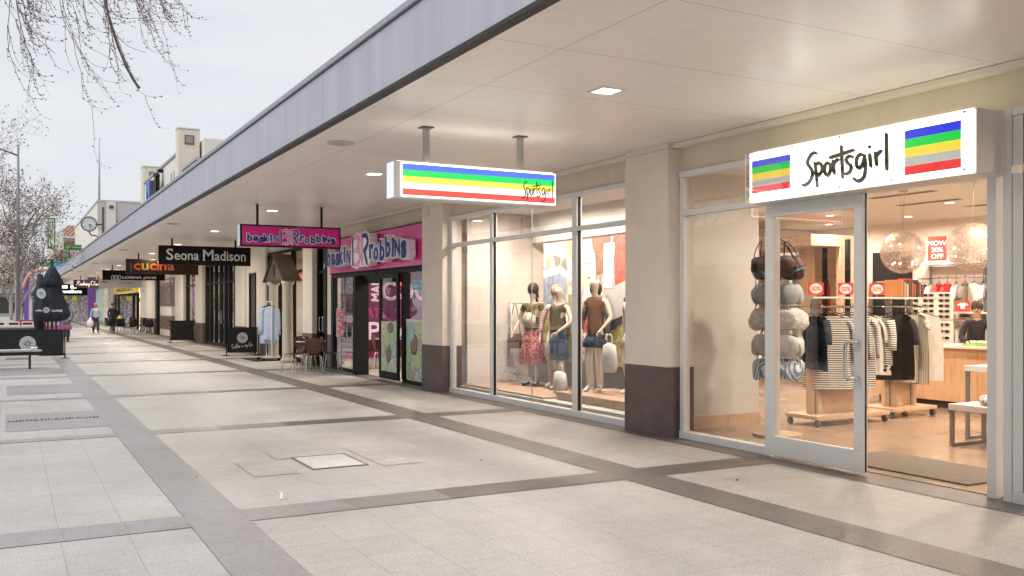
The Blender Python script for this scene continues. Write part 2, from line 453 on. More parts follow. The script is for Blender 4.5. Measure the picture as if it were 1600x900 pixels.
b.quad((5.03, -6, z1), (5.48, -6, z1), (5.48, 190, z1), (5.03, 190, z1))
for k in range(-2, 30):
    y = 7.04 + 5.3 * k
    b.quad((3.27, y, z1), (5.03, y, z1), (5.03, y + .42, z1), (3.27, y + .42, z1))
    b.quad((5.48, y, z1), (6.87, y, z1), (6.87, y + .42, z1), (5.48, y + .42, z1))
struct('paving_band', b, bandd)
struct('threshold_strip', MB().quad((6.87, -6, z1), (7.32, -6, z1), (7.32, 190, z1), (6.87, 190, z1)), kerbm)
# slot drain with dead leaves in the first wide band, stained pavers round the cover
rust = mat('rust brown grit', (.17, .115, .085), .9, var=.5, scale=14)
dr = MB()
rr = random.Random(3)
for k in range(26):
    x = -.02 + k * .045; dr.box(x, 14.55 + rr.uniform(-.03, .03), .0085, x + .035 * rr.uniform(.3, 1), 14.66 + rr.uniform(-.03, .05), .012)
tag(dr.build('slot_drain', rust), 'rusty slot drain filled with grit in the grey paving band', 'drain')
stain = tile_mat('stained pinkish pavers', (.50, .465, .445), (.52, .49, .47), (.3, .26, .24), .43, .442, (ox, oy), .6, .3, .0025, .2, .3)
st = MB()
for (x, y) in ((2.03, 8.81), (2.03, 9.25), (3.32, 9.25), (3.32, 9.69), (2.46, 9.69), (3.32, 8.81)):
    st.quad((x, y, z1), (x + .43, y, z1), (x + .43, y + .44, z1), (x, y + .44, z1))
struct('stained_pavers', st, stain)
mh = thing('manhole_cover', 'square paver filled access cover with thin steel rim in the paving', 'access cover', (2.93, 9.33, 0))
f = MB(); X0, X1, Y0, Y1 = 2.62, 3.2, 8.92, 9.72; t = .022
f.box(X0, Y0, .001, X1, Y0 + t, .012); f.box(X0, Y1 - t, .001, X1, Y1, .012)
f.box(X0, Y0 + t, .001, X0 + t, Y1 - t, .012); f.box(X1 - t, Y0 + t, .001, X1, Y1 - t, .012)
f.build('rim', mat('dull steel rim', (.22, .22, .23), .5, .4), mh)
MB().box(X0 + t, Y0 + t, .001, X1 - t, Y1 - t, .008).build('infill', tile_mat('cover infill', (.66, .65, .63), (.6, .59, .58), (.4, .4, .4), 2, 2, (-5, -5), .5, .15, 0, .1, .15), mh)
tag(MB().quad((1.98, 7.70, .006), (2.01, 7.69, .006), (2.085, 7.99, .006), (2.06, 8.0, .006)).build('paint_mark', mat('chalk white', (.6, .6, .59), .8)),
    'short white paint dash on the paving near the grey band', 'paint mark')
cig = mat('litter brown', (.1, .07, .05), .8)
for i, (x, y) in enumerate(((4.3, 8.6), (5.9, 6.5))):
    l = MB(); l.prism([(0, 0), (.03, .008), (.045, .03), (.012, .025)], (x, y, .006), (1, 0, 0), (0, 1, 0), .003)
    tag(l.build('dead_leaf', cig), 'tiny brown dead leaf on the pale paving, %s nearest' % ORD[i], 'leaf', 'dead leaves on the paving')

# ------------------------------------------------------------------ street awning
Y0a, Y1a = -14, 76
aw = thing('street_awning', 'long flat awning with lavender grey fascia and cream soffit over the shopfronts', 'awning', (3.0, -14, 3.6))
soff = tile_mat('cream soffit panels', (.965, .89, .845), (.965, .895, .85), (.52, .46, .40), 3.25, 1.34, (4.0 - 3.25, 5.35 - 1.34 * 20), .3, .015, .005, .0, .05, 0, .03)
MB().box(3.08, Y0a, 3.61, 7.25, Y1a, 3.66).build('soffit', soff, aw)
fp = MB(); y = 9.8 - 6 * 4
while y < Y1a - 3:
    fp.box(3.0, y + .005, 3.60, 3.075, y + 5.995, 4.155); y += 6
fp.build('fascia', fascia_m, aw, bevel=.004)
ft = MB(); y = 9.8 - 6 * 4 - 2
while y < Y1a:
    ft.box(2.975, y + .003, 4.168, 3.1, y + 5.997, 4.23); y += 6
ft.build('top_flashing', fascia_t, aw, bevel=.006)
MB().box(2.99, Y0a, 3.565, 3.079, Y1a, 3.598).box(3.02, Y0a, 4.156, 3.074, Y1a, 4.167).build('drip_edge', darkline, aw)
MB().box(3.1, Y0a, 4.1, 7.25, Y1a, 4.16).build('roof_sheet', mat('roof sheet', (.3, .3, .3), .6), aw)
MB().box(7.13, Y0a, 3.545, 7.248, Y1a, 3.607).build('cornice', mat('cream cornice', (.80, .73, .62), .6, var=.05), aw, bevel=.01)

# square downlights, round vents in the soffit
def downlight(x, y, i):
    t = thing('soffit_downlight', '%s square recessed downlight along the awning soffit' % ORD[i].capitalize(), 'downlight', (x, y, 3.61), 0, 'square downlights in the awning soffit')
    a = .13; f = MB()
    f.box(-a, -a, -.012, a, -a + .03, 0); f.box(-a, a - .03, -.012, a, a, 0); f.box(-a, -a + .03, -.012, -a + .03, a - .03, 0); f.box(a - .03, -a + .03, -.012, a, a - .03, 0)
    f.build('trim', white, t, world=False)
    MB().box(-a + .03, -a + .03, -.006, a - .03, a - .03, -.002).build('diffuser', coolwhite, t, world=False)
    lamp('lamp', (x, y, 3.59), 27 if y < 20 else 85, .2, t, (1, .9, .75), 'SQUARE')
for i in range(11):
    downlight(4.84, 7.07 + 6.18 * i - (0 if i < 40 else 0), i)
for i, (x, y) in enumerate(((3.55, 10.9), (3.5, 23.7), (3.6, 35.9), (3.6, 48), (3.6, 60))):
    v = MB().lathe([(.001, -.03), (.09, -.03), (.1, -.02), (.16, -.014), (.17, 0)], (x, y, 3.61), 20)
    tag(v.build('ceiling_vent', mat('vent beige', (.5, .46, .4), .5), smooth=False), '%s small round vent along the outer edge of the awning soffit' % ORD[i], 'vent', 'round vents in the soffit')

# ------------------------------------------------------------------ shop row walls
row = thing('shop_row_building', 'long cream rendered shop row behind the awning with dark plinths', 'building', (7.25, -14, 0))
MB().box(7.25, -14, 3.25, 7.45, 22.9, 3.62).build('header_wall', cream_d, row)
MB().box(7.252, 22.9, 3.2, 7.45, 82, 3.62).build('header_wall', cream, row)
MB().box(7.25, -14, 3.621, 7.5, 44.5, 6.6).build('upper_wall', cream, row)
MB().box(7.24, -14, 6.6, 7.56, 44.5, 6.75).build('parapet', white, row)
MB().box(7.6, 24.6, 6.76, 7.95, 25.2, 8.15).build('chimney', white, row)
MB().box(7.5, -14, 4.0, 17.6, 82, 4.2).build('roof', mat('flat roof', (.35, .34, .33), .8), row)
def pillar(y0, y1, x0=7.05, x1=7.46, base=.86, z=3.606):
    MB().box(x0, y0, base, x1, y1, z if x0 > 7.13 else 3.542).build('pillar', cream, row, bevel=.01)
    if x0 < 7.13: MB().box(x0, y0, 3.543, 7.128, y1, 3.607).build('pillar', cream, row)
    MB().box(x0 - .004, y0 - .004, 0, x1, y1 + .004, base - .002).build('plinth', plinth, row, bevel=.008)
PIL = [(8.98, 9.87), (15.66, 16.62), (22.3, 23.0), (24.05, 24.95), (29.44, 30.35), (32.75, 34.3), (40.0, 41.6), (44.8, 47.2), (54.3, 60.9), (78, 82)]
for i, (a, c) in enumerate(PIL):
    if i == 2: pillar(22.88, 23.2, 7.2)
    elif i in (4, 5): pillar(a, c, 7.2 if i == 5 else 7.12)
    else: pillar(a, c)
tag(MB().box(7.02, 16.25, 3.3, 7.048, 16.42, 3.48).box(7.01, 16.29, 3.33, 7.02, 16.38, 3.45).build('wall_sensor', white, bevel=.004), 'small white sensor box high on the pillar beside the pink sign', 'sensor')
# party walls and the back of the interiors
pw = MB()
for y in (-1.2, 15.62, 22.95, 24.4, 31.0, 34.05, 46.2, 55.7, 63.5, 82.0):
    MB().box(7.5, y, 0, 16.598, y + .12, 3.19 if y > 15.7 else 3.355).build('party_wall', shopwall, row)
MB().box(16.6, -1.1, 0, 16.8, 82.1, 3.9).build('rear_wall', shopwall, row)
MB().box(7.46, -1.05, 3.36, 16.6, 15.6, 3.4).build('shop_ceiling', mat('white shop ceiling', (.8, .77, .72), .7, var=.03), row)
MB().box(7.46, 15.8, 3.2, 16.6, 82, 3.24).build('shop_ceiling', mat('white shop ceiling'  , (.8, .77, .72), .7), row)
shopfl = tile_mat('polished beige shop floor', (.40, .30, .225), (.39, .29, .215), (.36, .27, .2), .9, .9, (7.3, 0), .22, .06, .0025, .0, .1)
struct('shop_floor', MB().box(7.32, -1, -.02, 16.6, 15.62, .012), shopfl)
struct('shop_floor', MB().box(7.32, 15.75, -.02, 16.6, 82, .012), tile_mat('grey shop floor', (.5, .47, .43), (.46, .44, .4), (.3, .3, .3), .6, .6, (0, 0), .3, .1, .003, 0, .1))

# ================================================================== SPORTSGIRL SHOPFRONT
def frame_bar(m, y0, y1, z0, z1, x0=7.2, x1=7.3): m.box(x0, y0, z0, x1, y1, z1)
g = thing('display_window', 'tall silver framed display window with mannequins behind the glass', 'shop window', (7.25, 9.87, 0))
m = MB()
frame_bar(m, 9.9, 15.66, .0, .09, 7.19, 7.31); frame_bar(m, 9.9, 15.66, 3.19, 3.26, 7.19, 7.31)
frame_bar(m, 9.9, 15.66, 2.70, 2.765, 7.2, 7.3)
for y in (15.56, 13.93, 11.28):
    w_ = .1 if y != 11.28 else .13
    for (za, zb) in ((.092, 2.698), (2.767, 3.188)): frame_bar(m, y, y + w_, za, zb, 7.205, 7.297)
for (za, zb) in ((.092, 2.698), (2.767, 3.188)): frame_bar(m, 9.9, 9.96, za, zb, 7.205, 7.297)
m.build('frame', alu, g, bevel=.004)
MB().box(7.23, 11.27, .092, 7.27, 11.279, 3.188).box(7.23, 13.921, .092, 7.27, 13.929, 3.188).build('gasket', black, g)
for (a, c) in ((9.96, 11.26), (11.41, 13.91), (14.03, 15.56)):
    for (za, zb) in ((.09, 2.7), (2.765, 3.19)):
        MB().quad((7.25, c, za), (7.25, a, za), (7.25, a, zb), (7.25, c, zb)).build('pane', glass, g)
MB().box(7.244, 12.655, .09, 7.256, 12.661, 3.19).build('glass_joint', alu_d, g)
dl = MB()
dl.text('SHOP ONLINE', (7.24, 13.75, .52), (0, -1, 0), (0, 0, 1), w=.62, h=.085, offset=.03)
dl.text('SPORTSGIRL.COM.AU', (7.24, 13.75, .40), (0, -1, 0), (0, 0, 1), w=1.12, h=.085, offset=.03)
dl.build('lettering', mat('white vinyl', (.9, .9, .88), .5), g)

e_ = thing('entrance_glazing', 'silver framed shop entrance glazing beside the open doorway', 'shopfront', (7.25, 8.98, 0))
m = MB()
# left window
m.box(7.19, 7.46, 0, 7.31, 8.94, .09); m.box(7.2, 7.46, 2.71, 7.3, 8.94, 2.775); m.box(7.19, 4.95, 3.18, 7.31, 8.94, 3.25)
for (za, zb) in ((.092, 2.708), (2.777, 3.178)): m.box(7.205, 8.86, za, 7.297, 8.94, zb)
m.box(7.17, 7.38, .0, 7.32, 7.455, 3.178)
# head over the sliding door, right post, second post
m.box(7.2, 4.79, 2.7, 7.3, 7.378, 2.78)
m.box(7.25, 4.85, 0, 7.40, 4.93, 3.25)
m.box(7.235, 4.70, 0, 7.33, 4.775, 3.25)
m.build('frame', alu, e_, bevel=.004)
MB().box(7.27, 4.931, 0, 7.38, 4.938, 2.7).build('gasket', mat('dark seal', (.05, .05, .05), .6), e_)
for (za, zb) in ((.09, 2.71), (2.775, 3.18)):
    MB().quad((7.25, 8.86, za), (7.25, 7.455, za), (7.25, 7.455, zb), (7.25, 8.86, zb)).build('pane', glass, e_)
MB().quad((7.25, 7.378, 2.78), (7.25, 4.95, 2.78), (7.25, 4.95, 3.18), (7.25, 7.378, 3.18)).build('pane', glass, e_)
# sliding leaf
dr_ = thing('sliding_door', 'silver framed glass sliding door leaf with a curved steel pull handle', 'door', (7.17, 7.37, 0))
m = MB()
m.box(7.10, 6.09, .035, 7.165, 7.37, .24); m.box(7.10, 6.09, 2.56, 7.165, 7.37, 2.69)
m.box(7.1, 7.27, .242, 7.165, 7.37, 2.558); m.box(7.1, 6.09, .242, 7.165, 6.2, 2.558)
m.build('frame', alu, dr_, bevel=.004)
MB().quad((7.13, 7.27, .24), (7.13, 6.2, .24), (7.13, 6.2, 2.56), (7.13, 7.27, 2.56)).build('pane', glass, dr_)
MB().box(7.13, 6.084, .04, 7.145, 6.089, 2.69).build('edge_seal', black, dr_)
MB().tube(smooth_line([(7.1, 6.145, 1.27), (7.04, 6.15, 1.275), (7.03, 6.22, 1.27), (7.025, 6.235, 1.2), (7.025, 6.235, 1.0), (7.03, 6.22, .93), (7.04, 6.15, .925), (7.1, 6.145, .93)], 5), .018, 10).build('handle', chrome, dr_, smooth=True)
# right window
rw = thing('side_window', 'silver framed shop window at the right edge of the entrance', 'shop window', (7.25, 4.6, 0))
m = MB()
m.box(7.225, .5, 0, 7.31, 4.69, .1); m.box(7.225, .5, 3.18, 7.31, 4.69, 3.25); m.box(7.23, .5, 2.71, 7.3, 4.61, 2.775)
for (za, zb) in ((.102, 2.708), (2.777, 3.178)):
    m.box(7.232, 4.60, za, 7.297, 4.69, zb); m.box(7.205, 2.6, za, 7.297, 2.7, zb)
m.build('frame', alu, rw, bevel=.004)
MB().box(7.235, 4.59, .1, 7.29, 4.599, 3.178).build('gasket', black, rw)
for (a, c) in ((2.7, 4.595), (.5, 2.6)):
    for (za, zb) in ((.1, 2.71), (2.775, 3.18)):
        MB().quad((7.25, c, za), (7.25, a, za), (7.25, a, zb), (7.25, c, zb)).build('pane', glass, rw)
MB().box(7.1, -14, 0, 7.5, .5, 3.55).build('end_wall', cream, row)

# ---- lightbox sign over the door
STR = [('blue', (.02, .035, .75)), ('green', (.0, .62, .06)), ('yellow', (.93, .66, .06)), ('silver', (.48, .47, .44)), ('red', (.82, .03, .03))]
stripe = {n: emis('stripe ' + n, c, .8) for n, c in STR}
lbw = emis('lit white acrylic', (1, .97, .86), 3.6)
inkm = mat('olive black lettering', (.045, .04, .02), .5)
SG = [[(1.75, 5.55), (1.55, 5.75), (1.15, 5.55), (.72, 4.6), (.78, 3.9), (1.15, 3.1), (1.28, 2.2), (.95, 1.1), (.35, .62), (.1, .75)],
      [(1.55, 4.1), (1.72, 2.6), (1.85, .1)], [(1.6, 3.5), (2.0, 3.95), (2.35, 3.5), (2.4, 2.6), (2.1, 2.0), (1.8, 1.75)],
      [(3.05, 3.75), (2.8, 3.4), (2.72, 2.5), (2.9, 1.75), (3.2, 1.8), (3.38, 2.6), (3.3, 3.4), (3.05, 3.75)],
      [(3.65, 3.9), (3.72, 2.9), (3.82, 1.7)], [(3.7, 3.1), (3.95, 3.7), (4.3, 3.95)],
      [(4.6, 6.0), (4.66, 4), (4.75, .9)], [(3.3, 4.45), (4.3, 4.65), (5.95, 5.0)],
      [(5.85, 3.95), (5.45, 4.15), (5.15, 3.7), (5.3, 3.1), (5.65, 2.55), (5.6, 1.8), (5.2, 1.4), (4.95, 1.5)],
      [(7.05, 3.9), (6.65, 4.1), (6.3, 3.6), (6.25, 2.6), (6.5, 2.0), (6.85, 2.4), (7.05, 3.3), (7.1, 3.9)],
      [(7.1, 3.9), (7.2, 2.4), (7.1, .7), (6.7, .05), (6.25, .1), (6.0, .5)],
      [(7.65, 3.9), (7.7, 2.9), (7.78, 1.9)], [(7.6, 4.95), (7.68, 5.1)],
      [(8.25, 4.0), (8.3, 3.0), (8.38, 2.0)], [(8.28, 3.2), (8.5, 3.75), (8.85, 4.1)],
      [(9.35, 6.5), (9.36, 4), (9.4, 1.1)]]
sb = thing('lightbox_sign', 'long white illuminated box sign above the entrance with handwritten name and stripes', 'sign', (6.82, 7.34, 2.68))
MB().box(6.86, 4.75, 2.69, 7.19, 7.34, 3.225).build('case', mat('white metal case', (.72, .70, .68), .4, .1, var=.06), sb, bevel=.006)
MB().box(6.835, 4.77, 2.70, 6.858, 7.325, 3.215).build('face', lbw, sb)
MB().box(6.79, 4.745, 2.685, 6.796, 7.345, 3.23).build('acrylic_cover', glass_mat('acrylic', (.98, .99, .98), .25), sb)
for (a, c, za, zb) in ((7.29, 6.75, 2.79, 3.13), (5.41, 4.87, 2.75, 3.14)):
    h = (zb - za) / 5
    for i, (n, _) in enumerate(STR):
        MB().box(6.828, c, zb - (i + 1) * h + .0008, 6.833, a, zb - i * h).build('stripe', stripe[n], sb)
R_, U_ = (0, -1, 0), (0, 0, 1)
MB().stroke(SG, (6.826, 6.6, 2.765), R_, U_, .031, (.107, .0585), sm=6).build('lettering', inkm, sb)
sh = [[(x * 1.0, y) for x, y in l] for l in SG]
MB().stroke(sh, (6.832, 6.588, 2.757), R_, U_, .033, (.107, .0585), sm=4).build('lettering_shadow', mat('sign backing shadow', (.42, .40, .33), .6), sb)
for y in (7.29, 6.68, 6.09, 5.51, 4.81):
    for z in (2.725, 3.19):
        MB().cyl((6.80, y, z), (6.782, y, z), .012, 10).build('standoff', chrome, sb)
MB().box(6.87, 4.78, 3.227, 7.18, 7.31, 3.232).build('added_glow_panel', emis('added top glow', (1, .94, .76), .7), sb)  # glowing strip added on top, out of view, to brighten soffit and header
# ---- hanging stripe lightbox
hs = thing('hanging_lightbox', 'lit rainbow striped lightbox hanging from the awning on two grey posts', 'sign', (4.7, 9.45, 2.8))
MB().box(3.66, 9.40, 2.79, 5.72, 9.60, 3.195).build('case', mat('white metal case', (.7, .7, .7)), hs, bevel=.008)
MB().box(3.652, 9.405, 2.80, 3.659, 9.595, 3.185).build('end_panel', emis('lit end', (.8, .87, 1), .75), hs)
MB().box(3.74, 9.392, 2.815, 5.70, 9.399, 3.18).build('face', lbw, hs)
strip2 = {n: emis('hung ' + n, c, s) for n, c, s in (('blue', (.10, .2, .85), .85), ('green', (.02, .78, .14), .85), ('yellow', (1, .84, .12), .95), ('white', (1, 1, .98), 1.1), ('red', (.95, .1, .08), .85))}
zz = 3.17; h = .0685
for i, n in enumerate(('blue', 'green', 'yellow', 'white', 'red')):
    MB().box(3.755, 9.384, zz - (i + 1) * h + .0006, 5.69, 9.391, zz - i * h).build('stripe', strip2[n], hs)
MB().stroke(SG, (5.23, 9.381, 2.845), (1, 0, 0), U_, .013, (.0445, .038), sm=5).build('lettering', black, hs)
MB().box(3.7, 9.42, 3.196, 5.68, 9.58, 3.2).build('added_glow_panel', emis('added top glow cool', (1, .95, .82), 3), hs)  # unseen upward glow added to lift the soffit above the sign
for x in (4.08, 5.28):
    MB().box(x - .03, 9.47, 3.19, x + .03, 9.53, 3.6).build('post', steel, hs)
    MB().box(x - .07, 9.43, 3.598, x + .07, 9.57, 3.609).build('base_plate', mat('dark steel plate', (.1, .1, .1), .5), hs)
# ================================================================== INSIDE THE STORE
def storelamp(x, y, i, z=3.36, p=66, col=(1, .83, .66)):
    t = thing('round_downlight', '%s round recessed downlight in the clothing store ceiling' % (ORD[i] if i < len(ORD) else 'furthest'), 'downlight', (x, y, z), 0, 'round downlights in the store ceiling')
    MB().lathe([(.075, -.004), (.115, -.008), (.12, 0)], (0, 0, 0), 20, cap=False).build('trim', white, t, world=False)
    MB().lathe([(.001, -.002), (.074, -.002)], (0, 0, 0), 20, cap=False).build('lens', warmwhite, t, world=False)
    lamp('lamp', (x, y, z - .012), p, .14, t, col)
i = 0
for x in (9.2, 11.6, 14.0):
    for y in (2.6, 5.4, 7.6, 10.2, 12.8):
        storelamp(x, y, i); i += 1
for y in (10.6, 12.0, 13.3, 14.4):
    storelamp(7.95, y, i, p=58, col=(1, .88, .76)); i += 1
for y in (8.6, 10.4, 12.2, 14.2):
    storelamp(15.5, y, i, p=55, col=(1, .87, .72)); i += 1  # extra ceiling lamps added to wash the rear wall with light
# display window bed
bed = thing('display_platform', 'low raised timber platform inside the display window', 'platform', (8.0, 12.7, 0))
MB().box(7.36, 9.98, .014, 8.75, 15.55, .13).build('base', mat('pale green painted edge', (.62, .64, .58), .5), bed)
MB().box(7.42, 12.6, .132, 8.75, 15.5, .165).build('board', mat('terracotta tan board', (.60, .39, .28), .45, var=.08), bed, bevel=.005)
MB().box(7.6, 10.4, .132, 8.7, 12.5, .26).build('step', wood2, bed, bevel=.006)
dv = thing('display_divider', 'tall plain white partition panel with timber skirting behind the left entrance window', 'partition', (8.3, 9.4, 0))
MB().box(7.62, 9.42, .012, 8.95, 9.52, 3.36).build('panel', mat('white partition', (.70, .68, .66), .5, var=.03), dv)
MB().box(7.61, 9.40, .012, 8.96, 9.418, .17).build('skirting', wood2, dv)
dv2 = thing('display_divider', 'beige partition panel at the far end of the display window', 'partition', (8.3, 15.5, 0))
MB().box(7.5, 15.52, .17, 8.4, 15.58, 3.36).build('panel', shopwall, dv2)
dv3 = thing('display_header', 'white bulkhead panel hanging above the back of the display window', 'bulkhead', (8.9, 12.5, 2.8))
MB().box(8.86, 10.0, 2.82, 8.95, 15.5, 3.36).build('panel', mat('white bulkhead', (.84, .79, .72), .5, var=.03), dv3)

tag(MB().box(8.80, 10.0, .167, 8.85, 15.5, 1.2).build('back_panel', mat('dim interior backing', (.17, .185, .20), .35, var=.25, scale=1.5)), 'added dark sheet for the dim lower interior behind the mannequin legs', 'panel')  # added dark sheet standing in for the dim lower part of the interior
# posters
sk_ = pattern_mat('poster skin', [(.85, .62, .5), (.92, .75, .66), (.70, .42, .32)], 5, 'noise', .5, const=False)
def poster(name, label, y0, y1, parts):
    t = thing(name, label, 'poster', (8.7, (y0 + y1) / 2, 1.6))
    MB().box(8.70, y0, .62, 8.715, y1, 2.76).build('print', parts[0], t)
    for k, (nm, poly, m) in enumerate(parts[1:]):
        q = MB(); W = y1 - y0
        q.prism([(x * W, .62 + z * 2.14) for x, z in poly], (8.698 - .002 * k, y1, 0), (0, -1, 0), (0, 0, 1), .0015)
        q.build(nm, m, t)
    return t
bgp1 = pattern_mat('poster foliage', [(.50, .40, .25), (.80, .68, .60), (.33, .34, .20), (.75, .45, .35), (.88, .8, .74), (.25, .22, .2)], 5, 'cells', .5, const=True)
bgp2 = pattern_mat('poster red cloth', [(.75, .62, .56), (.72, .22, .17), (.86, .76, .7), (.5, .2, .17), (.9, .85, .8)], 4, 'noise', .5, const=True, stretch=(1, 3, .7))
grp = mat('poster grey', (.62, .58, .56), .5, var=.2, scale=2); whp = mat('poster white', (.86, .82, .78), .5, var=.15, scale=8)
hairp = pattern_mat('poster fair hair', [(.75, .5, .33), (.88, .68, .5), (.55, .33, .2)], 6, 'noise', .5, const=False, stretch=(1, 3, .5))
brn = mat('poster brown', (.30, .17, .11), .5, var=.4, scale=7); drk = mat('poster dark', (.06, .045, .05), .5, var=.3)
grn = pattern_mat('poster field', [(.4, .36, .12), (.62, .5, .22), (.28, .3, .1), (.55, .3, .2)], 8, 'noise', .5)
strp = pattern_mat('poster red stripes', [(.85, .78, .74), (.6, .12, .12)], 9, 'X', .5, stretch=(1, 1, 1.6))
poster('street_poster', 'tall photographic poster with a pale bridge railing and striped figure beside the middle mullion', 13.55, 14.75,
       [bgp1, ('sky_area', [(0, .42), (.62, .40), (.7, .75), (0, .8)], mat('poster blue grey', (.38, .45, .55), .5, var=.5, scale=9)),
        ('railing', [(0, .70), (.5, .74), (.95, .62), (.95, .66), (.5, .80), (0, .77)], whp),
        ('figure', [(.2, 0), (.25, .35), (.35, .52), (.5, .55), (.62, .5), (.7, .3), (.75, 0)], whp),
        ('field', [(0, 0), (1, 0), (1, .2), (0, .38)], grn)])
PP = poster('portrait_poster', 'tall photographic poster of a fair haired model resting a hand under hanging cloths', 12.02, 13.45,
       [bgp2, ('cloth', [(.30, .70), (.60, .74), (.62, 1), (.22, 1)], brn),
        ('road', [(.35, .2), (1, .35), (1, .72), (.5, .66)], grp),
        ('cloth', [(.70, .62), (.95, .66), (.98, 1), (.66, 1)], mat('poster red', (.62, .14, .1), .5, var=.5, scale=8)),
        ('cloth', [(.46, .6), (.64, .6), (.7, .95), (.48, .95)], whp),
        ('field', [(.3, 0), (1, 0), (1, .33), (.42, .22)], grn),
        ('shadow', [(.42, .22), (1, .37), (1, .42), (.5, .32)], drk),
        ('hair', [(-.0, .58), (.0, .86), (.08, .95), (.2, .96), (.30, .88), (.33, .7), (.3, .6), (.12, .55)], hairp),
        ('face', [(.10, .66), (.09, .82), (.15, .9), (.25, .88), (.3, .8), (.30, .72), (.25, .64), (.16, .62)], sk_),
        ('collar', [(0, .48), (.08, .6), (.25, .62), (.42, .55), (.4, .45), (.2, .42)], whp),
        ('sleeve', [(0, .25), (0, .48), (.2, .5), (.38, .42), (.42, .3), (.25, .22)], strp),
        ('hand', [(.36, .3), (.34, .45), (.42, .52), (.47, .45), (.46, .36), (.44, .28)], sk_)])
f = MB()
for (yy, zz) in ((.115, .8), (.235, .8)):
    f.prism([(yy * 1.43 + .035 * math.cos(a * PI / 6), .62 + zz * 2.14 + .012 * math.sin(a * PI / 6)) for a in range(12)], (8.672, 13.45, 0), (0, -1, 0), (0, 0, 1), .001)
f.prism([(.26 + .05 * math.cos(a * PI / 6), .62 + .69 * 2.14 + .012 * math.sin(a * PI / 6)) for a in range(12)], (8.672, 13.45, 0), (0, -1, 0), (0, 0, 1), .001)
f.build('features', mat('poster lips', (.45, .16, .13), .5), PP)
for i, c in enumerate((('purple', (.12, .02, .3)), ('green', (.05, .55, .1)), ('yellow', (.9, .75, .15)), ('white', (.9, .9, .9)), ('red', (.85, .08, .05)))):
    MB().box(8.668, 12.07, 1.62 - i * .12, 8.671, 12.17, 1.74 - i * .12).build('stripe', mat('poster ' + c[0], c[1], .5), PP)

# ---- figures ---------------------------------------------------------------
def body_graph(P, hands=True):
    """P: joint dict in local metres; returns (pts, edges) of one connected body"""
    pts = []; ed = []; ix = {}
    def a(n, r, parent=None, p=None):
        q = P[n] if p is None else p
        ix[n] = len(pts); pts.append((*q, r))
        if parent: ed.append((ix[parent], ix[n]))
    a('pelvis', P.get('r_pelvis', .115)); a('waist', .095, 'pelvis'); a('chest', .115, 'waist'); a('neckb', .06, 'chest'); a('neck', .045, 'neckb')
    h = Vector(P['head']); n_ = Vector(P['neck'])
    a('jaw', .062, 'neck', tuple(n_ + (h - n_) * .45)); a('head', .088, 'jaw'); a('crown', .066, 'head', tuple(h + (h - n_).normalized() * .085))
    fwd = Vector(P.get('fwd', (0, -1, 0)))
    for s in ('l', 'r'):
        a('sh' + s, .052, 'neckb' if False else 'chest'); a('el' + s, .036, 'sh' + s); a('wr' + s, .024, 'el' + s)
        w_ = Vector(P['wr' + s]); e_2 = Vector(P['el' + s]); dr = (w_ - e_2).normalized()
        side = dr.cross(Vector((1, 0, 0)) if abs(dr.x) < .7 else Vector((0, 0, 1))).normalized()
        a('pa' + s, (.034, .016), 'wr' + s, tuple(w_ + dr * .07))
        if hands:
            for k, (o, l) in enumerate(((-.027, .062), (-.009, .078), (.009, .072), (.027, .055))):
                b0 = w_ + dr * .095 + side * o; b1 = b0 + dr * l * .5; b2 = b1 + (dr * .8 + fwd * .35).normalized() * l * .5
                a('f%s%da' % (s, k), .009, 'pa' + s, tuple(b0)); a('f%s%db' % (s, k), .008, 'f%s%da' % (s, k), tuple(b1)); a('f%s%dc' % (s, k), .006, 'f%s%db' % (s, k), tuple(b2))
            b0 = w_ + dr * .04 - side * .035; b1 = b0 + (dr * .7 - side * .5 + fwd * .3).normalized() * .035
            a('t%sa' % s, .010, 'pa' + s, tuple(b0)); a('t%sb' % s, .008, 't%sa' % s, tuple(b1))
        a('hp' + s, .085, 'pelvis'); a('kn' + s, .052, 'hp' + s); a('ca' + s, .048, 'kn' + s, tuple(Vector(P['kn' + s]) * .7 + Vector(P['an' + s]) * .3)); a('an' + s, .032, 'ca' + s)
        a('to' + s, .03, 'an' + s)
    return pts, ed, ix
def pose(h=1.75, lean=0, arms=((.06, 0, 0), (.06, 0, 0)), legs=((0, 0), (0, 0)), heel=0.0, wid=1.0, bend=((.0, 0), (.0, 0)), turn=0):
    """standing figure facing -y; legs=(forward offset of knee, ankle) per side; bend=(forearm forward, inward)"""
    k = h / 1.75
    P = {'pelvis': (0, 0, .95), 'waist': (0, -.01 + lean * .1, 1.12), 'chest': (0, lean * .25, 1.32), 'neckb': (0, lean * .35 + .01, 1.45),
         'neck': (0, lean * .4, 1.5), 'head': (turn * .02, lean * .5 - .02, 1.64)}
    for s, sg, i in (('l', 1, 0), ('r', -1, 1)):
        ar = arms[i]; bd = bend[i]
        P['sh' + s] = (sg * .17 * wid, lean * .33, 1.405); P['el' + s] = (sg * (.2 * wid + ar[0]), lean * .2 - ar[1], 1.13)
        P['wr' + s] = (sg * (.2 * wid + ar[0] - bd[1]), lean * .1 - ar[1] - bd[0] * .24, .885 + bd[0] * .16 + ar[2])
        P['hp' + s] = (sg * .085, 0, .88); P['kn' + s] = (sg * .09, -legs[i][0], .5); P['an' + s] = (sg * .09, -legs[i][1], .085 + heel)
        P['to' + s] = (sg * .10, -legs[i][1] - .15, .03 + 0 * heel)
    return {n: tuple(c * k for c in v) for n, v in P.items()}
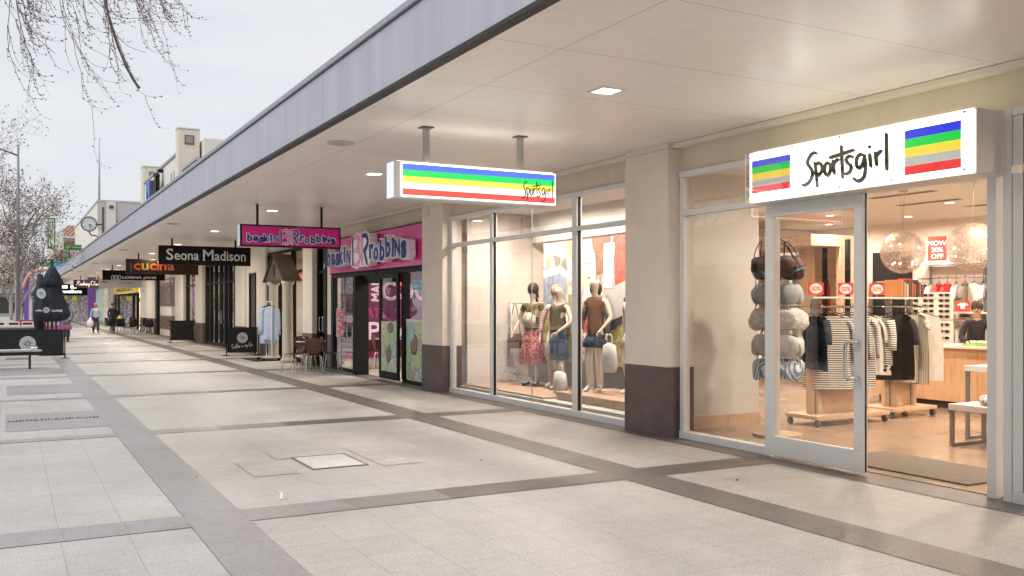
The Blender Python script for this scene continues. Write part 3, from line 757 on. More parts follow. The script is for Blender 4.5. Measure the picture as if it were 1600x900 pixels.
def tube_cloth(rings, n=24, fold=.0, nf=9, seed=0):
    """lofted garment: rings (cx, cy, z, rx, ry)"""
    m = MB(); vs = []
    rs = random.Random(seed); ph = rs.random() * 6
    K = len(rings)
    for i, (cx, cy, z, rx, ry) in enumerate(rings):
        for j in range(n):
            a = 2 * PI * j / n; q = 1 + fold * (i / (K - 1)) * math.sin(nf * a + ph) + fold * .4 * (i / (K - 1)) * math.sin(a * 3 + i)
            vs.append((cx + rx * q * math.cos(a), cy + ry * q * math.sin(a), z))
    m.add(vs, [(i * n + j, (i + 1) * n + j, (i + 1) * n + (j + 1) % n, i * n + (j + 1) % n) for i in range(K - 1) for j in range(n)])
    return m
def figure(name, label, cat, loc, rz, P, skin_m, cloths, shoes=None, hair=None, group=None, face=False, hairlen=.12):
    t = thing(name, label, cat, loc, rz, group)
    pts, ed, ix = body_graph(P)
    skin('body', pts, ed, skin_m, t, 2)
    k = P['head'][2] / 1.64
    for c in cloths:
        c(t, P, k)
    if shoes:
        for s in 'lr':
            a = P['an' + s]; o = P['to' + s]
            skin('shoe', [(a[0], a[1] + .03, .045 * k, .036), (a[0], a[1] - .05, .045, .04), (o[0], o[1], .03, .036), (o[0], o[1] - .04, .025, .022), (a[0], a[1] + .005, a[2] * .9, .036)],
                 [(0, 1), (1, 2), (2, 3), (1, 4)], shoes, t, 1)
    H = P['head']
    if hair:
        m = MB(); m.ball((H[0], H[1] + .022 * k, H[2] + .035 * k), .108 * k, 14, 10, .92, 1.02, 1.12)
        if hairlen > .15: m.ball((H[0], H[1] + .075 * k, H[2] - .09), .085, 12, 8, 1, .6, 1.6)
        m.build('hair', hair, t, smooth=True, world=False)
    if face:
        m = MB(); e = H[1] - .088 * k
        for sx in (-.03, .03): m.ball((H[0] + sx, e - .0, H[2] + .005), .011, 8, 6)
        m.ball((H[0], e + .003, H[2] - .055), .014, 8, 6, 1.6, .6, .5)
        m.build('face_features', mat('dark features', (.05, .02, .02), .4), t, smooth=True, world=False)
        MB().ball((H[0], e - .008, H[2] - .022), .015, 8, 6, .8, 1, 1.4).build('nose', skin_m, t, smooth=True, world=False)
    return t
def top(m, sleeves='short', length=.95, r=1.0):
    def f(t, P, k):
        pts = [(*P['waist'], .125 * r), (*P['chest'], .13 * r), (*P['neckb'], .075), (P['pelvis'][0], P['pelvis'][1], length * k + .02, .135 * r)]
        ed = [(0, 1), (1, 2), (0, 3)]
        for s in 'lr':
            i = len(pts)
            pts.append((*P['sh' + s], .062)); ed.append((1, i))
            S, E_, W_ = (Vector(P[n + s]) for n in ('sh', 'el', 'wr'))
            if sleeves == 'short': pts.append((*(S * .55 + E_ * .45), .058)); ed.append((i, i + 1))
            if sleeves == 'long': pts.append((*E_, .052)); pts.append((*(E_ * .08 + W_ * .92), .038)); ed += [(i, i + 1), (i + 1, i + 2)]
        skin('top', pts, ed, m, t, 2)
    return f
def skirt(m, z0=.98, z1=.5, w1=.2, fold=.08):
    def f(t, P, k):
        tube_cloth([(0, 0, z0 * k, .13, .105), (0, 0, (z0 - .1) * k, .165, .135), (0, -.0, (z0 * .5 + z1 * .5) * k, (.165 + w1) / 2, (.14 + w1 * .85) / 2), (0, 0, z1 * k, w1, w1 * .85)], 28, fold).build('skirt', m, t, smooth=True, world=False, solid=.004)
    return f
def trousers(m, z1=None, r=1.0):
    def f(t, P, k):
        pts = [(*P['pelvis'], .135)]; ed = []
        for s in 'lr':
            i = len(pts); A = Vector(P['an' + s]); K_ = Vector(P['kn' + s])
            pts += [(*P['hp' + s], .105 * r), (*K_, .072 * r), (*(A if z1 is None else K_ * (1 - z1) + A * z1), .06 * r)]; ed += [(0, i), (i, i + 1), (i + 1, i + 2)]
        skin('trousers', pts, ed, m, t, 2)
    return f
red_lace = pattern_mat('red lace cloth', [(.52, .07, .07), (.75, .42, .38), (.48, .05, .05)], 26, 'voronoi', .8, stops=[0, .35, .62])
khaki = mat('khaki cloth', (.14, .12, .05), .8, var=.3, scale=9, bump=.2); olive = mat('olive cloth', (.09, .08, .04), .8, var=.3)
denim = mat('blue denim', (.06, .10, .16), .85, var=.3, scale=20, bump=.2); navy = mat('navy denim', (.02, .03, .06), .85, var=.3)
tan_m = mat('brown suede', (.17, .08, .05), .85, var=.3); cloth_w = mat('white cloth', (.74, .72, .69), .8, var=.12, scale=9, bump=.2)
darkhair = mat('dark hair', (.03, .02, .015), .5, var=.4, scale=20)
G_M = 'mannequins in the display window'
p1_ = pose(1.82, arms=((.02, 0, 0), (.10, -.02, .0)), heel=.05, bend=((.15, .05), (.5, -.02)))
figure('mannequin', 'mannequin in khaki top and long red lace skirt, dark wig', 'mannequin', (8.3, 14.45, .167), rad(-62), p1_, mannq, [top(khaki, 'short', 1.0), skirt(red_lace, 1.02, .38, .25, .07)], black, darkhair, G_M, hairlen=.2)
p2_ = pose(1.8, arms=((.1, .05, 0), (.03, -.06, 0)), legs=((.05, .02), (-.02, -.05)), bend=((.6, .16), (.1, 0)))
figure('mannequin', 'mannequin in sleeveless olive vest and knee length denim skirt with white shoes', 'mannequin', (8.3, 13.55, .167), rad(-70), p2_, mannq, [top(olive, 'none', 1.0), skirt(denim, 1.02, .5, .17, .03)], cloth_w, None, G_M)
p3_ = pose(1.8, arms=((.08, .08, 0), (.06, .1, 0)), legs=((.0, .0), (.08, .02)), bend=((.55, .1), (.8, .1)))
figure('mannequin', 'mannequin in brown suede tunic and short navy skirt beside the right mullion', 'mannequin', (8.1, 12.15, .262), rad(-50), p3_, mannq, [top(tan_m, 'none', .8, 1.05), skirt(navy, .9, .68, .2, .05)], cloth_w, None, G_M)
p4_ = pose(1.72, arms=((.05, -.05, 0), (.05, -.05, 0)), legs=((.0, .0), (.1, .02)))
figure('mannequin', 'mannequin in white blouse and bare legs standing behind the brown tunic one', 'mannequin', (8.38, 11.5, .262), rad(-80), p4_, mannq, [top(cloth_w, 'short', .95, 1.1), skirt(cloth_w, 1.0, .72, .2, .06)], cloth_w, None, G_M)
p5_ = pose(1.78, arms=((.05, .1, 0), (.07, .02, 0)), legs=((.0, .0), (.06, .03)), bend=((.7, .1), (.2, 0)))
figure('mannequin', 'mannequin in pale striped blouse and white skirt standing behind the olive vest one', 'mannequin', (8.5, 13.98, .167), rad(-55), p5_, mannq, [top(pattern_mat('rose striped cloth', [(.72, .68, .64), (.45, .16, .15)], 11, 'Z', .85, stops=[0, .6]), 'long', .95, 1.05), skirt(cloth_w, 1.0, .55, .21, .07)], cloth_w, mat('fair wig', (.4, .25, .13), .6, var=.4, scale=18), G_M, hairlen=.2)
p6_ = pose(1.8, arms=((.08, .0, 0), (.05, .06, 0)), legs=((.03, .0), (.0, -.05)), bend=((.3, .0), (.7, .14)))
figure('mannequin', 'mannequin in charcoal jacket and cream trousers left of the right mullion', 'mannequin', (8.52, 12.75, .167), rad(-72), p6_, mannq, [top(mat('charcoal jacket', (.06, .06, .065), .85, var=.3), 'long', .85, 1.12), trousers(mat('cream trousers', (.68, .62, .52), .85))], cloth_w, darkhair, G_M)
# mannequin props
cb = thing('crossbody_bag', 'small round pale printed bag slung across the khaki mannequin', 'bag', (8.13, 14.3, 1.35))
MB().lathe([(.001, -.03), (.13, -.03), (.14, 0), (.13, .03), (.001, .03)], (0, 0, 0), 20).build('pouch', pattern_mat('pale floral', [(.8, .76, .7), (.6, .5, .45), (.85, .8, .75)], 16, 'noise', .7), cb, world=False, smooth=True)
for c in cb.children: c.rotation_euler = (0, rad(90), rad(25))
MB().tube(smooth_line([(.0, .11, .08), (.1, .14, .3), (.2, .08, .42), (.16, -.06, .3), (.0, -.1, .08)]), .008, 6).build('strap', mat('tan strap', (.3, .15, .08), .6), cb, world=False)
wb = thing('tote_bag', 'white sports bag with printed patches standing on the platform before the mullion', 'bag', (7.95, 12.95, .167))
MB().lathe([(.12, 0), (.16, .05), (.17, .2), (.14, .33), (.06, .37)], (0, 0, 0), 20, .55, 1, lambda a, i: 1 + .03 * math.sin(5 * a + i)).build('bag_body', pattern_mat('bag patches', [(.8, .78, .74), (.82, .8, .76), (.55, .5, .38), (.8, .78, .74)], 9, 'noise', .7, stops=[0, .3, .62, .68]), wb, world=False, smooth=True)
MB().tube(smooth_line([(0, -.07, .34), (0, -.06, .46), (0, .06, .46), (0, .07, .34)]), .011, 8).build('handle', cloth_w, wb, world=False)
wb2 = thing('backpack', 'pale backpack hanging from the hand of the brown tunic mannequin', 'bag', (8.0, 11.6, .8))
MB().lathe([(.1, -.2), (.15, -.16), (.16, .05), (.13, .2), (.05, .25)], (0, 0, 0), 18, .6, 1, lambda a, i: 1 + .04 * math.sin(4 * a + i)).build('bag_body', cloth_w, wb2, world=False, smooth=True)
MB().tube(smooth_line([(0, -.07, .23), (0, -.05, .36), (0, .05, .36), (0, .07, .23)]), .01, 8).build('strap', cloth_w, wb2, world=False)
# rail with handbags at the left of the display
br_ = thing('bag_rail', 'white freestanding rail holding leather handbags at the left of the display window', 'rail', (8.5, 15.0, .13))
m = MB(); m.tube([(8.3, 15.4, 1.66), (9.6, 14.4, 1.66)], .014, 8)
for (x, y) in ((8.35, 15.36), (9.55, 14.44)): m.tube([(x, y, .14 if x < 9 else .02), (x, y, 1.66)], .02, 8)
m.build('frame', white, br_, smooth=True)
lb = {n: mat('leather ' + n, c, .4, var=.2, scale=7) for n, c in (('tan', (.33, .15, .07)), ('red', (.35, .05, .035)), ('brown', (.13, .06, .035)), ('coral', (.5, .14, .08)))}
for i, (n, s) in enumerate((('brown', 1), ('tan', .9), ('red', 1.1), ('coral', .8), ('tan', 1.15), ('brown', .85))):
    q = .08 + i * .17; x, y = 8.3 + 1.3 * q, 15.4 - q
    lab = ['dark brown leather bag at the far left of the bag rail', 'small tan leather bag second along the bag rail', 'deep red leather bag third along the bag rail',
           'small coral leather clutch on the bag rail', 'large tan leather bag near the right of the bag rail', 'dark brown satchel at the right end of the bag rail'][i]
    t = thing('handbag', lab, 'handbag', (x, y, 1.0), rad(-37), 'handbags on the rail'); W = .15 * s
    MB().prism([(-W, -.2), (W, -.2), (W * .85, .08), (-W * .85, .08)], (0, -.03, 0), (1, 0, 0), (0, 0, 1), -.07).build('bag_body', lb[n], t, world=False, bevel=.012)
    MB().tube(smooth_line([(-W * .7, 0, .06), (-W * .35, 0, .45), (0, 0, .665), (W * .35, 0, .45), (W * .7, 0, .06)], 5), .008, 6).build('strap', lb[n], t, world=False, smooth=True)

# ---- garments on hangers ----------------------------------------------------
def garment(length=.9, sleeve=.3, w=.23, seed=0, flare=1.15):
    """folded cloth hanging from its shoulders, thin along y; local origin at the hook, shoulders run along x"""
    rs = random.Random(seed); vs = []; fs = []
    nx, nz = 13, 9
    m = MB()
    for side in (1, -1):
        b = len(vs)
        for i in range(nz + 1):
            t = i / nz; z = -.10 - length * t
            ww = w * (1 + (flare - 1) * t)
            for j in range(nx):
                u = j / (nx - 1) * 2 - 1
                zz = z - (.085 * abs(u) ** 1.5 if i == 0 else .085 * abs(u) * (1 - t) ** 2) - (.035 * (1 - min(1, abs(u) * 3)) if i == 0 else 0)
                th = (.028 + .016 * t) * math.sqrt(max(0, 1 - u * u * .98)) + .010 * t * math.sin(u * 9 + seed + side)
                vs.append((u * ww + .008 * math.sin(t * 7 + u * 4 + seed), side * th, zz))
        for i in range(nz):
            for j in range(nx - 1):
                a = b + i * nx + j; q = (a, a + 1, a + nx + 1, a + nx)
                fs.append(q if side < 0 else q[::-1])
    m.add(vs, fs)
    if sleeve:
        for sg in (-1, 1):
            m.tube(smooth_line([(sg * w * .9, 0, -.19), (sg * w * 1.18, .006, -.3), (sg * (w * 1.26), 0, -.2 - sleeve)], 3), [.052] * 3 + [.05] * 3 + [.045], 8, flat=.5)
    return m
def hanging(name, label, cat, loc, rz, cloth, length, sleeve, w=.22, seed=0, group=None, flare=1.15):
    t = thing(name, label, cat, loc, rz, group)
    garment(length, sleeve, w, seed, flare).build('cloth', cloth, t, smooth=True, world=False)
    MB().tube(smooth_line([(.0, 0, .0), (.02, 0, .02), (.0, 0, .045), (-.02, 0, .02)], 3) + [Vector((0, 0, -.03)), Vector((0, 0, -.07))], .0035, 5).tube([(-w * .85, 0, -.15), (0, 0, -.075), (w * .85, 0, -.15)], .006, 5).build('hanger', black, t, world=False)
    return t
stripe_bw = pattern_mat('black white striped cloth', [(.015, .015, .02), (.78, .74, .68)], 10.5, 'Z', .85, stops=[0, .36])
creamcl = mat('cream cloth', (.70, .63, .52), .85, var=.15, scale=8); blackcl = mat('black cloth', (.018, .016, .018), .85, var=.3, scale=8)
whitecl = mat('bright white cloth', (.80, .77, .72), .85, var=.1, scale=8); redcl = mat('red cloth', (.62, .03, .02), .7, var=.2, scale=6)
navycl = mat('charcoal navy cloth', (.03, .035, .06), .85, var=.3); greycl = mat('olive grey cloth', (.20, .18, .13), .85, var=.2)
linecl = pattern_mat('fine striped cream cloth', [(.72, .66, .56), (.4, .35, .3)], 9, 'X', .85, stops=[0, .86])
purplecl = pattern_mat('purple print cloth', [(.08, .02, .14), (.45, .3, .5), (.05, .02, .08)], 15, 'noise', .8)
dotcl = pattern_mat('spotted cloth', [(.02, .02, .02), (.75, .7, .62)], 12, 'voronoi', .85, stops=[0, .35])
CL = {'black and white striped': stripe_bw, 'cream': creamcl, 'black': blackcl, 'white': whitecl, 'red': redcl, 'dark navy': navycl, 'olive grey': greycl, 'pinstriped cream': linecl, 'purple print': purplecl, 'spotted': dotcl}

def gondola(x0, x1, y, label):
    t = thing('clothes_rack', label, 'clothes rack', ((x0 + x1) / 2, y, 0))
    MB().box(x0 + .05, y - .28, .11, x1 - .05, y + .28, .16).build('base', wood2, t, bevel=.004)
    MB().box(x0 + .18, y - .03, .162, x1 - .18, y + .03, .78).build('back_panel', wood2, t)
    m = MB()
    for x in (x0 + .3, x1 - .3): m.box(x - .02, y - .05, .162, x + .02, y + .05, 1.70)
    m.build('upright', steel, t)
    m = MB(); m.tube([(x0, y - .1, 1.6), (x1, y - .1, 1.6)], .014, 8); m.tube([(x0, y + .2, 1.6), (x1, y + .2, 1.6)], .014, 8)
    m.build('rail', chrome, t, smooth=True)
    MB().box(x0 - .03, y - .3, 1.71, x1 + .03, y + .3, 1.735).build('shelf', mat('pale top shelf', (.66, .62, .55), .3), t, bevel=.003)
    for x in (x0 + .1, x1 - .1):
        for yy in (y - .24, y + .24):
            w_ = thing_part = MB().cyl((x - .015, yy, .055), (x + .015, yy, .055), .045, 14).box(x - .025, yy - .02, .085, x + .025, yy + .02, .11)
            w_.build('castor', mat('castor grey', (.12, .12, .12), .4), t)
    return t
gondola(9.25, 10.75, 9.0, 'wheeled clothes rack with timber base behind the sliding door')
gondola(10.9, 11.95, 9.15, 'shorter wheeled clothes rack seen through the open doorway')
seq = [('dark navy', .72, .0), ('dark navy', .74, .3), ('black and white striped', 1.0, .55), ('black and white striped', .98, .5), ('black and white striped', .96, .5), ('black and white striped', 1.0, .5), ('white', .82, .3), ('spotted', .84, 0), ('black and white striped', .7, .4)]
for i, (n, L_, s) in enumerate(seq):
    hanging('hanging_garment', '%s garment, %s from the left on the wheeled rack behind the door' % (n, ORD[i]), 'garment', (9.36 + i * .155, 8.88, 1.6), rad(-48 + (i * 37 % 19) - 9) if 1 < i < 8 else rad(60 + i * 3), CL[n], L_, s, .27, i, 'garments on the rack behind the door')
seq2 = [('black and white striped', .7, .3), ('black', .95, .34), ('black', .9, .34), ('pinstriped cream', 1.0, .0), ('pinstriped cream', 1.02, .1), ('white', .98, .0)]
for i, (n, L_, s) in enumerate(seq2):
    hanging('hanging_garment', '%s garment, %s from the left on the shorter rack in the doorway' % (n, ORD[i]), 'garment', (10.98 + i * .155, 9.03, 1.6), rad(-46 + (i * 31 % 17)) if i in (1, 3, 5) else rad(58 + (i * 31 % 21)), CL[n], L_, s, .27, i + 20, 'garments on the shorter rack')
t = thing('clothes_rail', 'white rail of garments against the far side wall of the display window', 'clothes rail', (9.6, 15.2, 0))
MB().tube([(8.75, 15.2, 1.72), (10.5, 15.2, 1.72)], .014, 8).build('rail', white, t)
for x in (8.78, 10.47): MB().tube([(x, 15.2, .02), (x, 15.2, 1.72)], .018, 8).build('leg', white, t)
for i in range(8):
    n = ['white', 'red', 'black and white striped', 'cream', 'olive grey', 'white', 'purple print', 'dark navy'][i]
    hanging('hanging_garment', '%s garment, %s from the left on the far display wall rail' % (n, ORD[i]), 'garment', (8.86 + i * .21, 15.2, 1.72), rad(15 + (i * 29) % 31), CL[n], .8 + .06 * (i % 3), .3, .22, i + 230, 'garments on the far display wall rail')
# extra stock: a rail behind the display, shelving on the back wall
t = thing('clothes_rail', 'long chrome rail of clothes in the store behind the display window', 'clothes rail', (10.6, 13, 0))
MB().tube([(10.6, 11.2, 1.62), (10.6, 15.2, 1.62)], .016, 8).build('rail', chrome, t)
for y in (11.2, 13.2, 15.2): MB().tube([(10.6, y, .02), (10.6, y, 1.62)], .018, 8).build('leg', chrome, t)
for i in range(15):
    n = ['white', 'cream', 'black', 'white', 'red', 'olive grey', 'cream', 'black and white striped', 'white', 'dark navy', 'cream', 'purple print', 'white', 'spotted', 'cream'][i]
    hanging('hanging_garment', '%s garment, %s from the right on the rail behind the display' % (n, ORD[i]), 'garment', (10.6, 11.4 + i * .26, 1.62), rad(-20 + (i * 29) % 31), CL[n], .85 + .05 * (i % 3), .3, .26, i + 200, 'garments on the rail behind the display')
t = thing('shoe_shelf', 'white wall shelving with folded knitwear at the left rear of the store', 'shelving', (16.3, 14.8, 0))
for z in (.5, 1.0, 1.5, 2.0): MB().box(15.9, 14.0, z, 16.55, 15.55, z + .03).build('shelf', white, t)
for z in (.531, 1.031, 1.531, 2.031):
    for k in range(4):
        c = [(.6, .55, .5), (.1, .1, .12), (.5, .1, .08), (.7, .68, .62), (.3, .28, .2), (.15, .2, .3)][int(z * 7 + k * 3) % 6]
        j = MB(); [j.box(15.95, 14.06 + k * .37, z + .055 * q, 16.4, 14.36 + k * .37, z + .055 * q + .05) for q in range(3)]
        tag(j.build('folded_jumpers', mat('knit %.2f%.2f' % c[:2], c, .9, bump=.3), bevel=.012), 'stack of folded knitwear, %s stack on the %s shelf at the store rear' % (ORD[k], ORD[int(z * 2) - 1]), 'jumpers', 'folded knitwear stacks')
# 50 per cent off cards on the rack tops
cardred = mat('red card', (.78, .045, .03), .5, var=.05); cardw = mat('card white', (.88, .86, .82), .5)
def redsign(x, y, z, lab, txt='50%', w=.2, h=.16, stem=True, r=(0.80, -.6, 0), sub=None):
    t = thing('sale_card', lab, 'sale sign', (x, y, z), 0, 'red sale cards in the store')
    r = Vector(r).normalized(); u = Vector((0, 0, 1)); n = r.cross(u)
    o = Vector((x, y, z)) - r * w / 2
    MB().prism([(0, 0), (w, 0), (w, h), (0, h)], o, r, u, .006).build('card', cardred, t)
    m = MB()
    if txt == '50%':
        m.prism([(w * .5 + w * .4 * math.cos(a * PI / 10), h * .5 + h * .42 * math.sin(a * PI / 10)) for a in range(20)], o + n * .0065, r, u, .001)
        m.build('badge', cardw, t); m = MB(); m.text('50%', o + r * w * .5 + u * h * .3 + n * .009, r, u, h=h * .38, w=w * .62, offset=.02, anchor='c'); m.build('lettering', cardred, t)
    elif txt == 'shirt':
        m.prism([(w * a, h * b_) for a, b_ in ((.35, .25), (.65, .25), (.65, .6), (.82, .55), (.88, .68), (.65, .82), (.35, .82), (.12, .68), (.18, .55), (.35, .6))], o + n * .0065, r, u, .001); m.build('emblem', cardw, t)
    else:
        for k, l in enumerate(txt.split('|')): m.text(l, o + r * w * .5 + u * h * (.62 - .27 * k) + n * .0075, r, u, h=h * .2, offset=.02, anchor='c')
        m.build('lettering', cardw, t)
    if stem: MB().tube([(x, y, z - .03), (x, y, z)], .004, 5).build('stem', chrome, t)
    return t
for i, (x, y) in enumerate(((9.42, 8.85), (9.98, 8.85), (10.6, 8.85))):
    redsign(x, y, 1.765, 'red card with white 50%% badge, %s from left on the rack behind the door' % ORD[i])
redsign(12.0, 9.5, 1.9, 'small red card with a white shirt emblem in the doorway', 'shirt', .2, .13)

# ---- hanging bag column by the door
bt = thing('bag_stand', 'tall slender display stand carrying five tiers of soft bags by the entrance', 'display stand', (8.33, 8.44, 0))
MB().lathe([(.001, 0), (.3, 0), (.3, .03), (.04, .05), (.001, .05)], (8.33, 8.44, .012), 24).build('base', wood2, bt, bevel=0)
MB().tube([(8.33, 8.44, .05), (8.33, 8.44, 2.45)], .018, 10).build('pole', chrome, bt, smooth=True)
for z in (2.42, 1.98, 1.66, 1.32, 1.02):
    m = MB(); m.tube([(8.33 + .16 * math.cos(a * PI / 8), 8.44 + .16 * math.sin(a * PI / 8), z) for a in range(17)], .006, 6); m.tube([(8.17, 8.44, z), (8.49, 8.44, z)], .005, 5)
    m.build('ring', chrome, bt)
tiers = [(2.08, pattern_mat('dark bag cloth', [(.02, .02, .02), (.10, .02, .02), (.015, .03, .02), (.2, .3, .45)], 3.5, 'noise', .6, stretch=(.4, .4, 3)), 'black and maroon cap like bag', .16, .15, .42),
         (1.76, mat('grey felt', (.36, .39, .43), .9, var=.35, scale=6), 'charcoal felt bag', .15, .13, .98), (1.45, pattern_mat('white knit', [(.7, .68, .65), (.5, .47, .45), (.75, .72, .7)], 34, 'voronoi', .9, const=False), 'white knitted bag', .17, .14, .98),
         (1.13, mat('stone canvas', (.60, .60, .60), .9, var=.3, scale=6), 'stone canvas bag', .16, .14, .98), (.83, pattern_mat('blue striped cloth', [(.08, .16, .30), (.65, .7, .74), (.30, .42, .52), (.7, .7, .7)], 9, 'X', .8), 'blue striped bag', .16, .13, .98)]
for ti, (z, m_, lab, rr_, hh, ds) in enumerate(tiers):
    n = 6
    for k in range(n):
        a = 2 * PI * k / n + ti * .4; x, y = 8.33 + .235 * math.cos(a), 8.44 + .235 * math.sin(a)
        t = thing('soft_bag', '%s on the door stand, %s tier, %s in ring' % (lab, ORD[ti], ORD[k]), 'bag', (x, y, z), a, 'soft bags on the display stand')
        sd_ = k * 1.7 + ti * 2.3
        MB().lathe([(max(.001, rr_ * 1.16 * math.sin(PI * q / 12) ** .8), -hh * .98 * math.cos(PI * q / 12)) for q in range(13)], (0, 0, 0), 22, .4, 1, lambda a_, i_: 1 + .13 * math.sin(3 * a_ + sd_) + .07 * math.sin(7 * a_ + i_ * .8 + sd_) + .03 * math.sin(i_ * 1.9 + sd_)).build('bag_body', m_, t, smooth=True, world=False)
        t.rotation_euler = (.18 * math.sin(sd_), .25 * math.sin(sd_ * 2.1), a + .3 * math.sin(sd_))
        MB().tube(smooth_line([(0, -.12, .06), (-.03, -.1, .2), (-.1, 0, .33), (-.03, .1, .2), (0, .12, .06)], 5), .006, 6).build('strap', black if ti == 0 else alu_d, t, world=False)

# ---- counter and back of store
ct = thing('service_counter', 'long timber fronted service counter with white top', 'counter', (13.1, 7.3, 0))
for k in range(6):
    y1 = 10.75 - k * .95
    MB().box(12.8, y1 - .944, .13, 13.5, y1, .955).build('front_panel', wood, ct)
MB().box(12.87, 5.05, .012, 13.45, 10.7, .129).build('kickboard', mat('dark kickboard', (.035, .022, .02), .6), ct)
MB().box(12.72, 5.0, .957, 13.58, 10.82, 1.0).build('worktop', mat('white counter top', (.82, .78, .70), .25, var=.03), ct, bevel=.006)
# sunglasses display: two boards
sdp = thing('sunglasses_display', 'white pegboard holding rows of sunglasses on the counter', 'display board', (12.95, 9.85, 1.0))
pgr = Vector((.32, -.95, 0)).normalized()
o1 = Vector((12.86, 10.18, 1.03))
for (z0, z1_) in ((.0, .34), (.36, .80)):
    MB().prism([(0, z0), (.74, z0), (.74, z1_), (0, z1_)], o1, pgr, U_, -.02).build('board', mat('white display board', (.82, .77, .7), .4), sdp)
MB().prism([(.08, -.028), (.66, -.028), (.66, -.001), (.08, -.001)], o1, pgr, U_, -.12).build('foot', white, sdp)
lens = mat('dark lens', (.03, .018, .014), .15); nrm = pgr.cross(Vector(U_))
sg0 = None
for c in range(3):
    for r in range(8):
        z = (.28 - .105 * r) if r < 3 else (.75 - .085 * (r - 3)); x = .07 + c * .24
        pos = o1 + pgr * (x + .06) + Vector((0, 0, z)) + nrm * .014
        lab = 'dark sunglasses, %s row of the pegboard, %s column' % (ORD[(r - 3) if r >= 3 else r + 5], ['left', 'middle', 'right'][c])
        if sg0 is None:
            t = thing('sunglasses', lab, 'sunglasses', pos, 0, 'sunglasses on the pegboard')
            for sx in (-.045, .045):
                MB().prism([(sx + .036 * math.cos(a * PI / 6), .022 * math.sin(a * PI / 6)) for a in range(12)], (0, 0, 0), (1, 0, 0), (0, 0, 1), .008).build('lens', lens, t, world=False)
            MB().tube([(-.085, 0, .012), (-.045, -.008, .022), (0, -.008, .012), (.045, -.008, .022), (.085, 0, .012)], .005, 5).build('frame', mat('shell frame', (.10, .045, .03), .3), t, world=False)
            t.rotation_euler = (0, 0, math.atan2(pgr.y, pgr.x)); sg0 = t
        else: dup(sg0, pos, math.atan2(pgr.y, pgr.x), lab)
# counter clutter
t = thing('card_terminal', 'small black card terminal with a green lit screen on the counter', 'payment terminal', (12.84, 9.55, 1.0))
MB().prism([(-.05, 0), (.05, 0), (.05, .07), (-.05, .11)], (12.80, 9.55, 1.002), (0, -1, 0), (0, 0, 1), .1).build('terminal_body', black, t, bevel=.004)
MB().box(12.695, 9.53, 1.03, 12.699, 9.57, 1.06).build('screen', emis('green led', (.1, .8, .2), 1), t)
t = thing('flower_tray', 'low green and white tray of small goods on the counter', 'tray', (12.95, 8.9, 1.0))
m = MB(); m.box(12.82, 8.75, 1.001, 13.1, 9.12, 1.03); m.build('tray', mat('green tray', (.3, .55, .12), .5), t)
m = MB()
for k in range(26): m.ball((12.84 + rnd.random() * .24, 8.77 + rnd.random() * .33, 1.045 + rnd.random() * .02), .022, 6, 5)
tag(m.build('goods', cloth_w, t), kind='stuff')
t = thing('hand_tools', 'small dark stapler lying at the right of the counter', 'stapler', (12.9, 8.45, 1.0))
MB().box(12.85, 8.35, 1.002, 12.9, 8.5, 1.02).build('stapler_base', black, t, bevel=.003)
MB().prism([(0, .022), (.15, .022), (.14, .045), (.02, .055)], (12.85, 8.5, 1.0), (0, -1, 0), (0, 0, 1), -.045).build('arm', black, t)
# person behind the counter
ps = pose(1.66, lean=-.25, arms=((.05, .12, 0), (.05, .12, 0)), bend=((1.0, .12), (1.0, .12)))
figure('person', 'shop assistant in black top with dark tied hair behind the counter', 'person', (14.05, 9.72, .012), rad(-58), ps, skinm, [top(blackcl, 'long', .95, 1.05), trousers(blackcl)], black, darkhair, face=True)
ps = pose(1.68, lean=0, arms=((.05, .05, 0), (.05, .05, 0)), bend=((.6, .12), (.4, .12)))
figure('person', 'customer in dark purple top and brown skirt seen through the right window', 'person', (11.1, 6.75, .012), rad(-150), ps, skinm, [top(mat('plum knit', (.09, .03, .07), .8), 'long', .95, 1.1), skirt(mat('brown pleat', (.22, .09, .05), .7), 1.02, .42, .3, .1)], black, mat('brown hair', (.09, .04, .02), .5), face=True, hairlen=.2)
# back wall fixtures: shelf, two rails, garments
bw = thing('wall_rail_unit', 'white wall shelf over two chrome clothes rails on the rear wall', 'wall fixture', (16.4, 11.5, 1.5))
MB().box(16.15, 8.6, 2.42, 16.55, 12.6, 2.45).build('shelf', white, bw)
m = MB(); m.tube([(16.25, 8.7, 2.16), (16.25, 12.55, 2.16)], .014, 8); m.build('rail', chrome, bw)
m = MB(); m.tube([(16.1, 8.7, 1.32), (16.1, 12.55, 1.32)], .014, 8); m.build('rail', chrome, bw)
m = MB()
for y in (8.75, 10.0, 11.3, 12.5): MB().box(16.54, y - .02, .4, 16.58, y + .02, 2.5).box(16.2, y - .01, 2.14, 16.54, y + .01, 2.17).box(16.05, y - .01, 1.3, 16.54, y + .01, 1.33).build('bracket', steel, bw)
MB().box(15.95, 8.7, 1.46, 16.5, 12.2, 1.49).build('shelf', mat('pale shelf', (.7, .64, .56), .4), bw)
names = ['dark navy', 'white', 'red', 'red', 'white', 'olive grey', 'cream', 'white', 'black', 'cream', 'white', 'dark navy', 'olive grey', 'cream', 'white', 'spotted', 'purple print', 'purple print', 'cream', 'white']
for i, n in enumerate(names):
    hanging('hanging_garment', '%s top, %s from the left on the upper rail of the rear wall' % (n, ORD[i]), 'garment', (16.25, 12.45 - i * .19, 2.16), rad(8 + (i * 29) % 17 + 60 * (i % 7 == 6)), CL[n], .55 + .12 * ((i * 7) % 4) / 3, .22, .2, i + 40, 'garments on the rear wall rails')
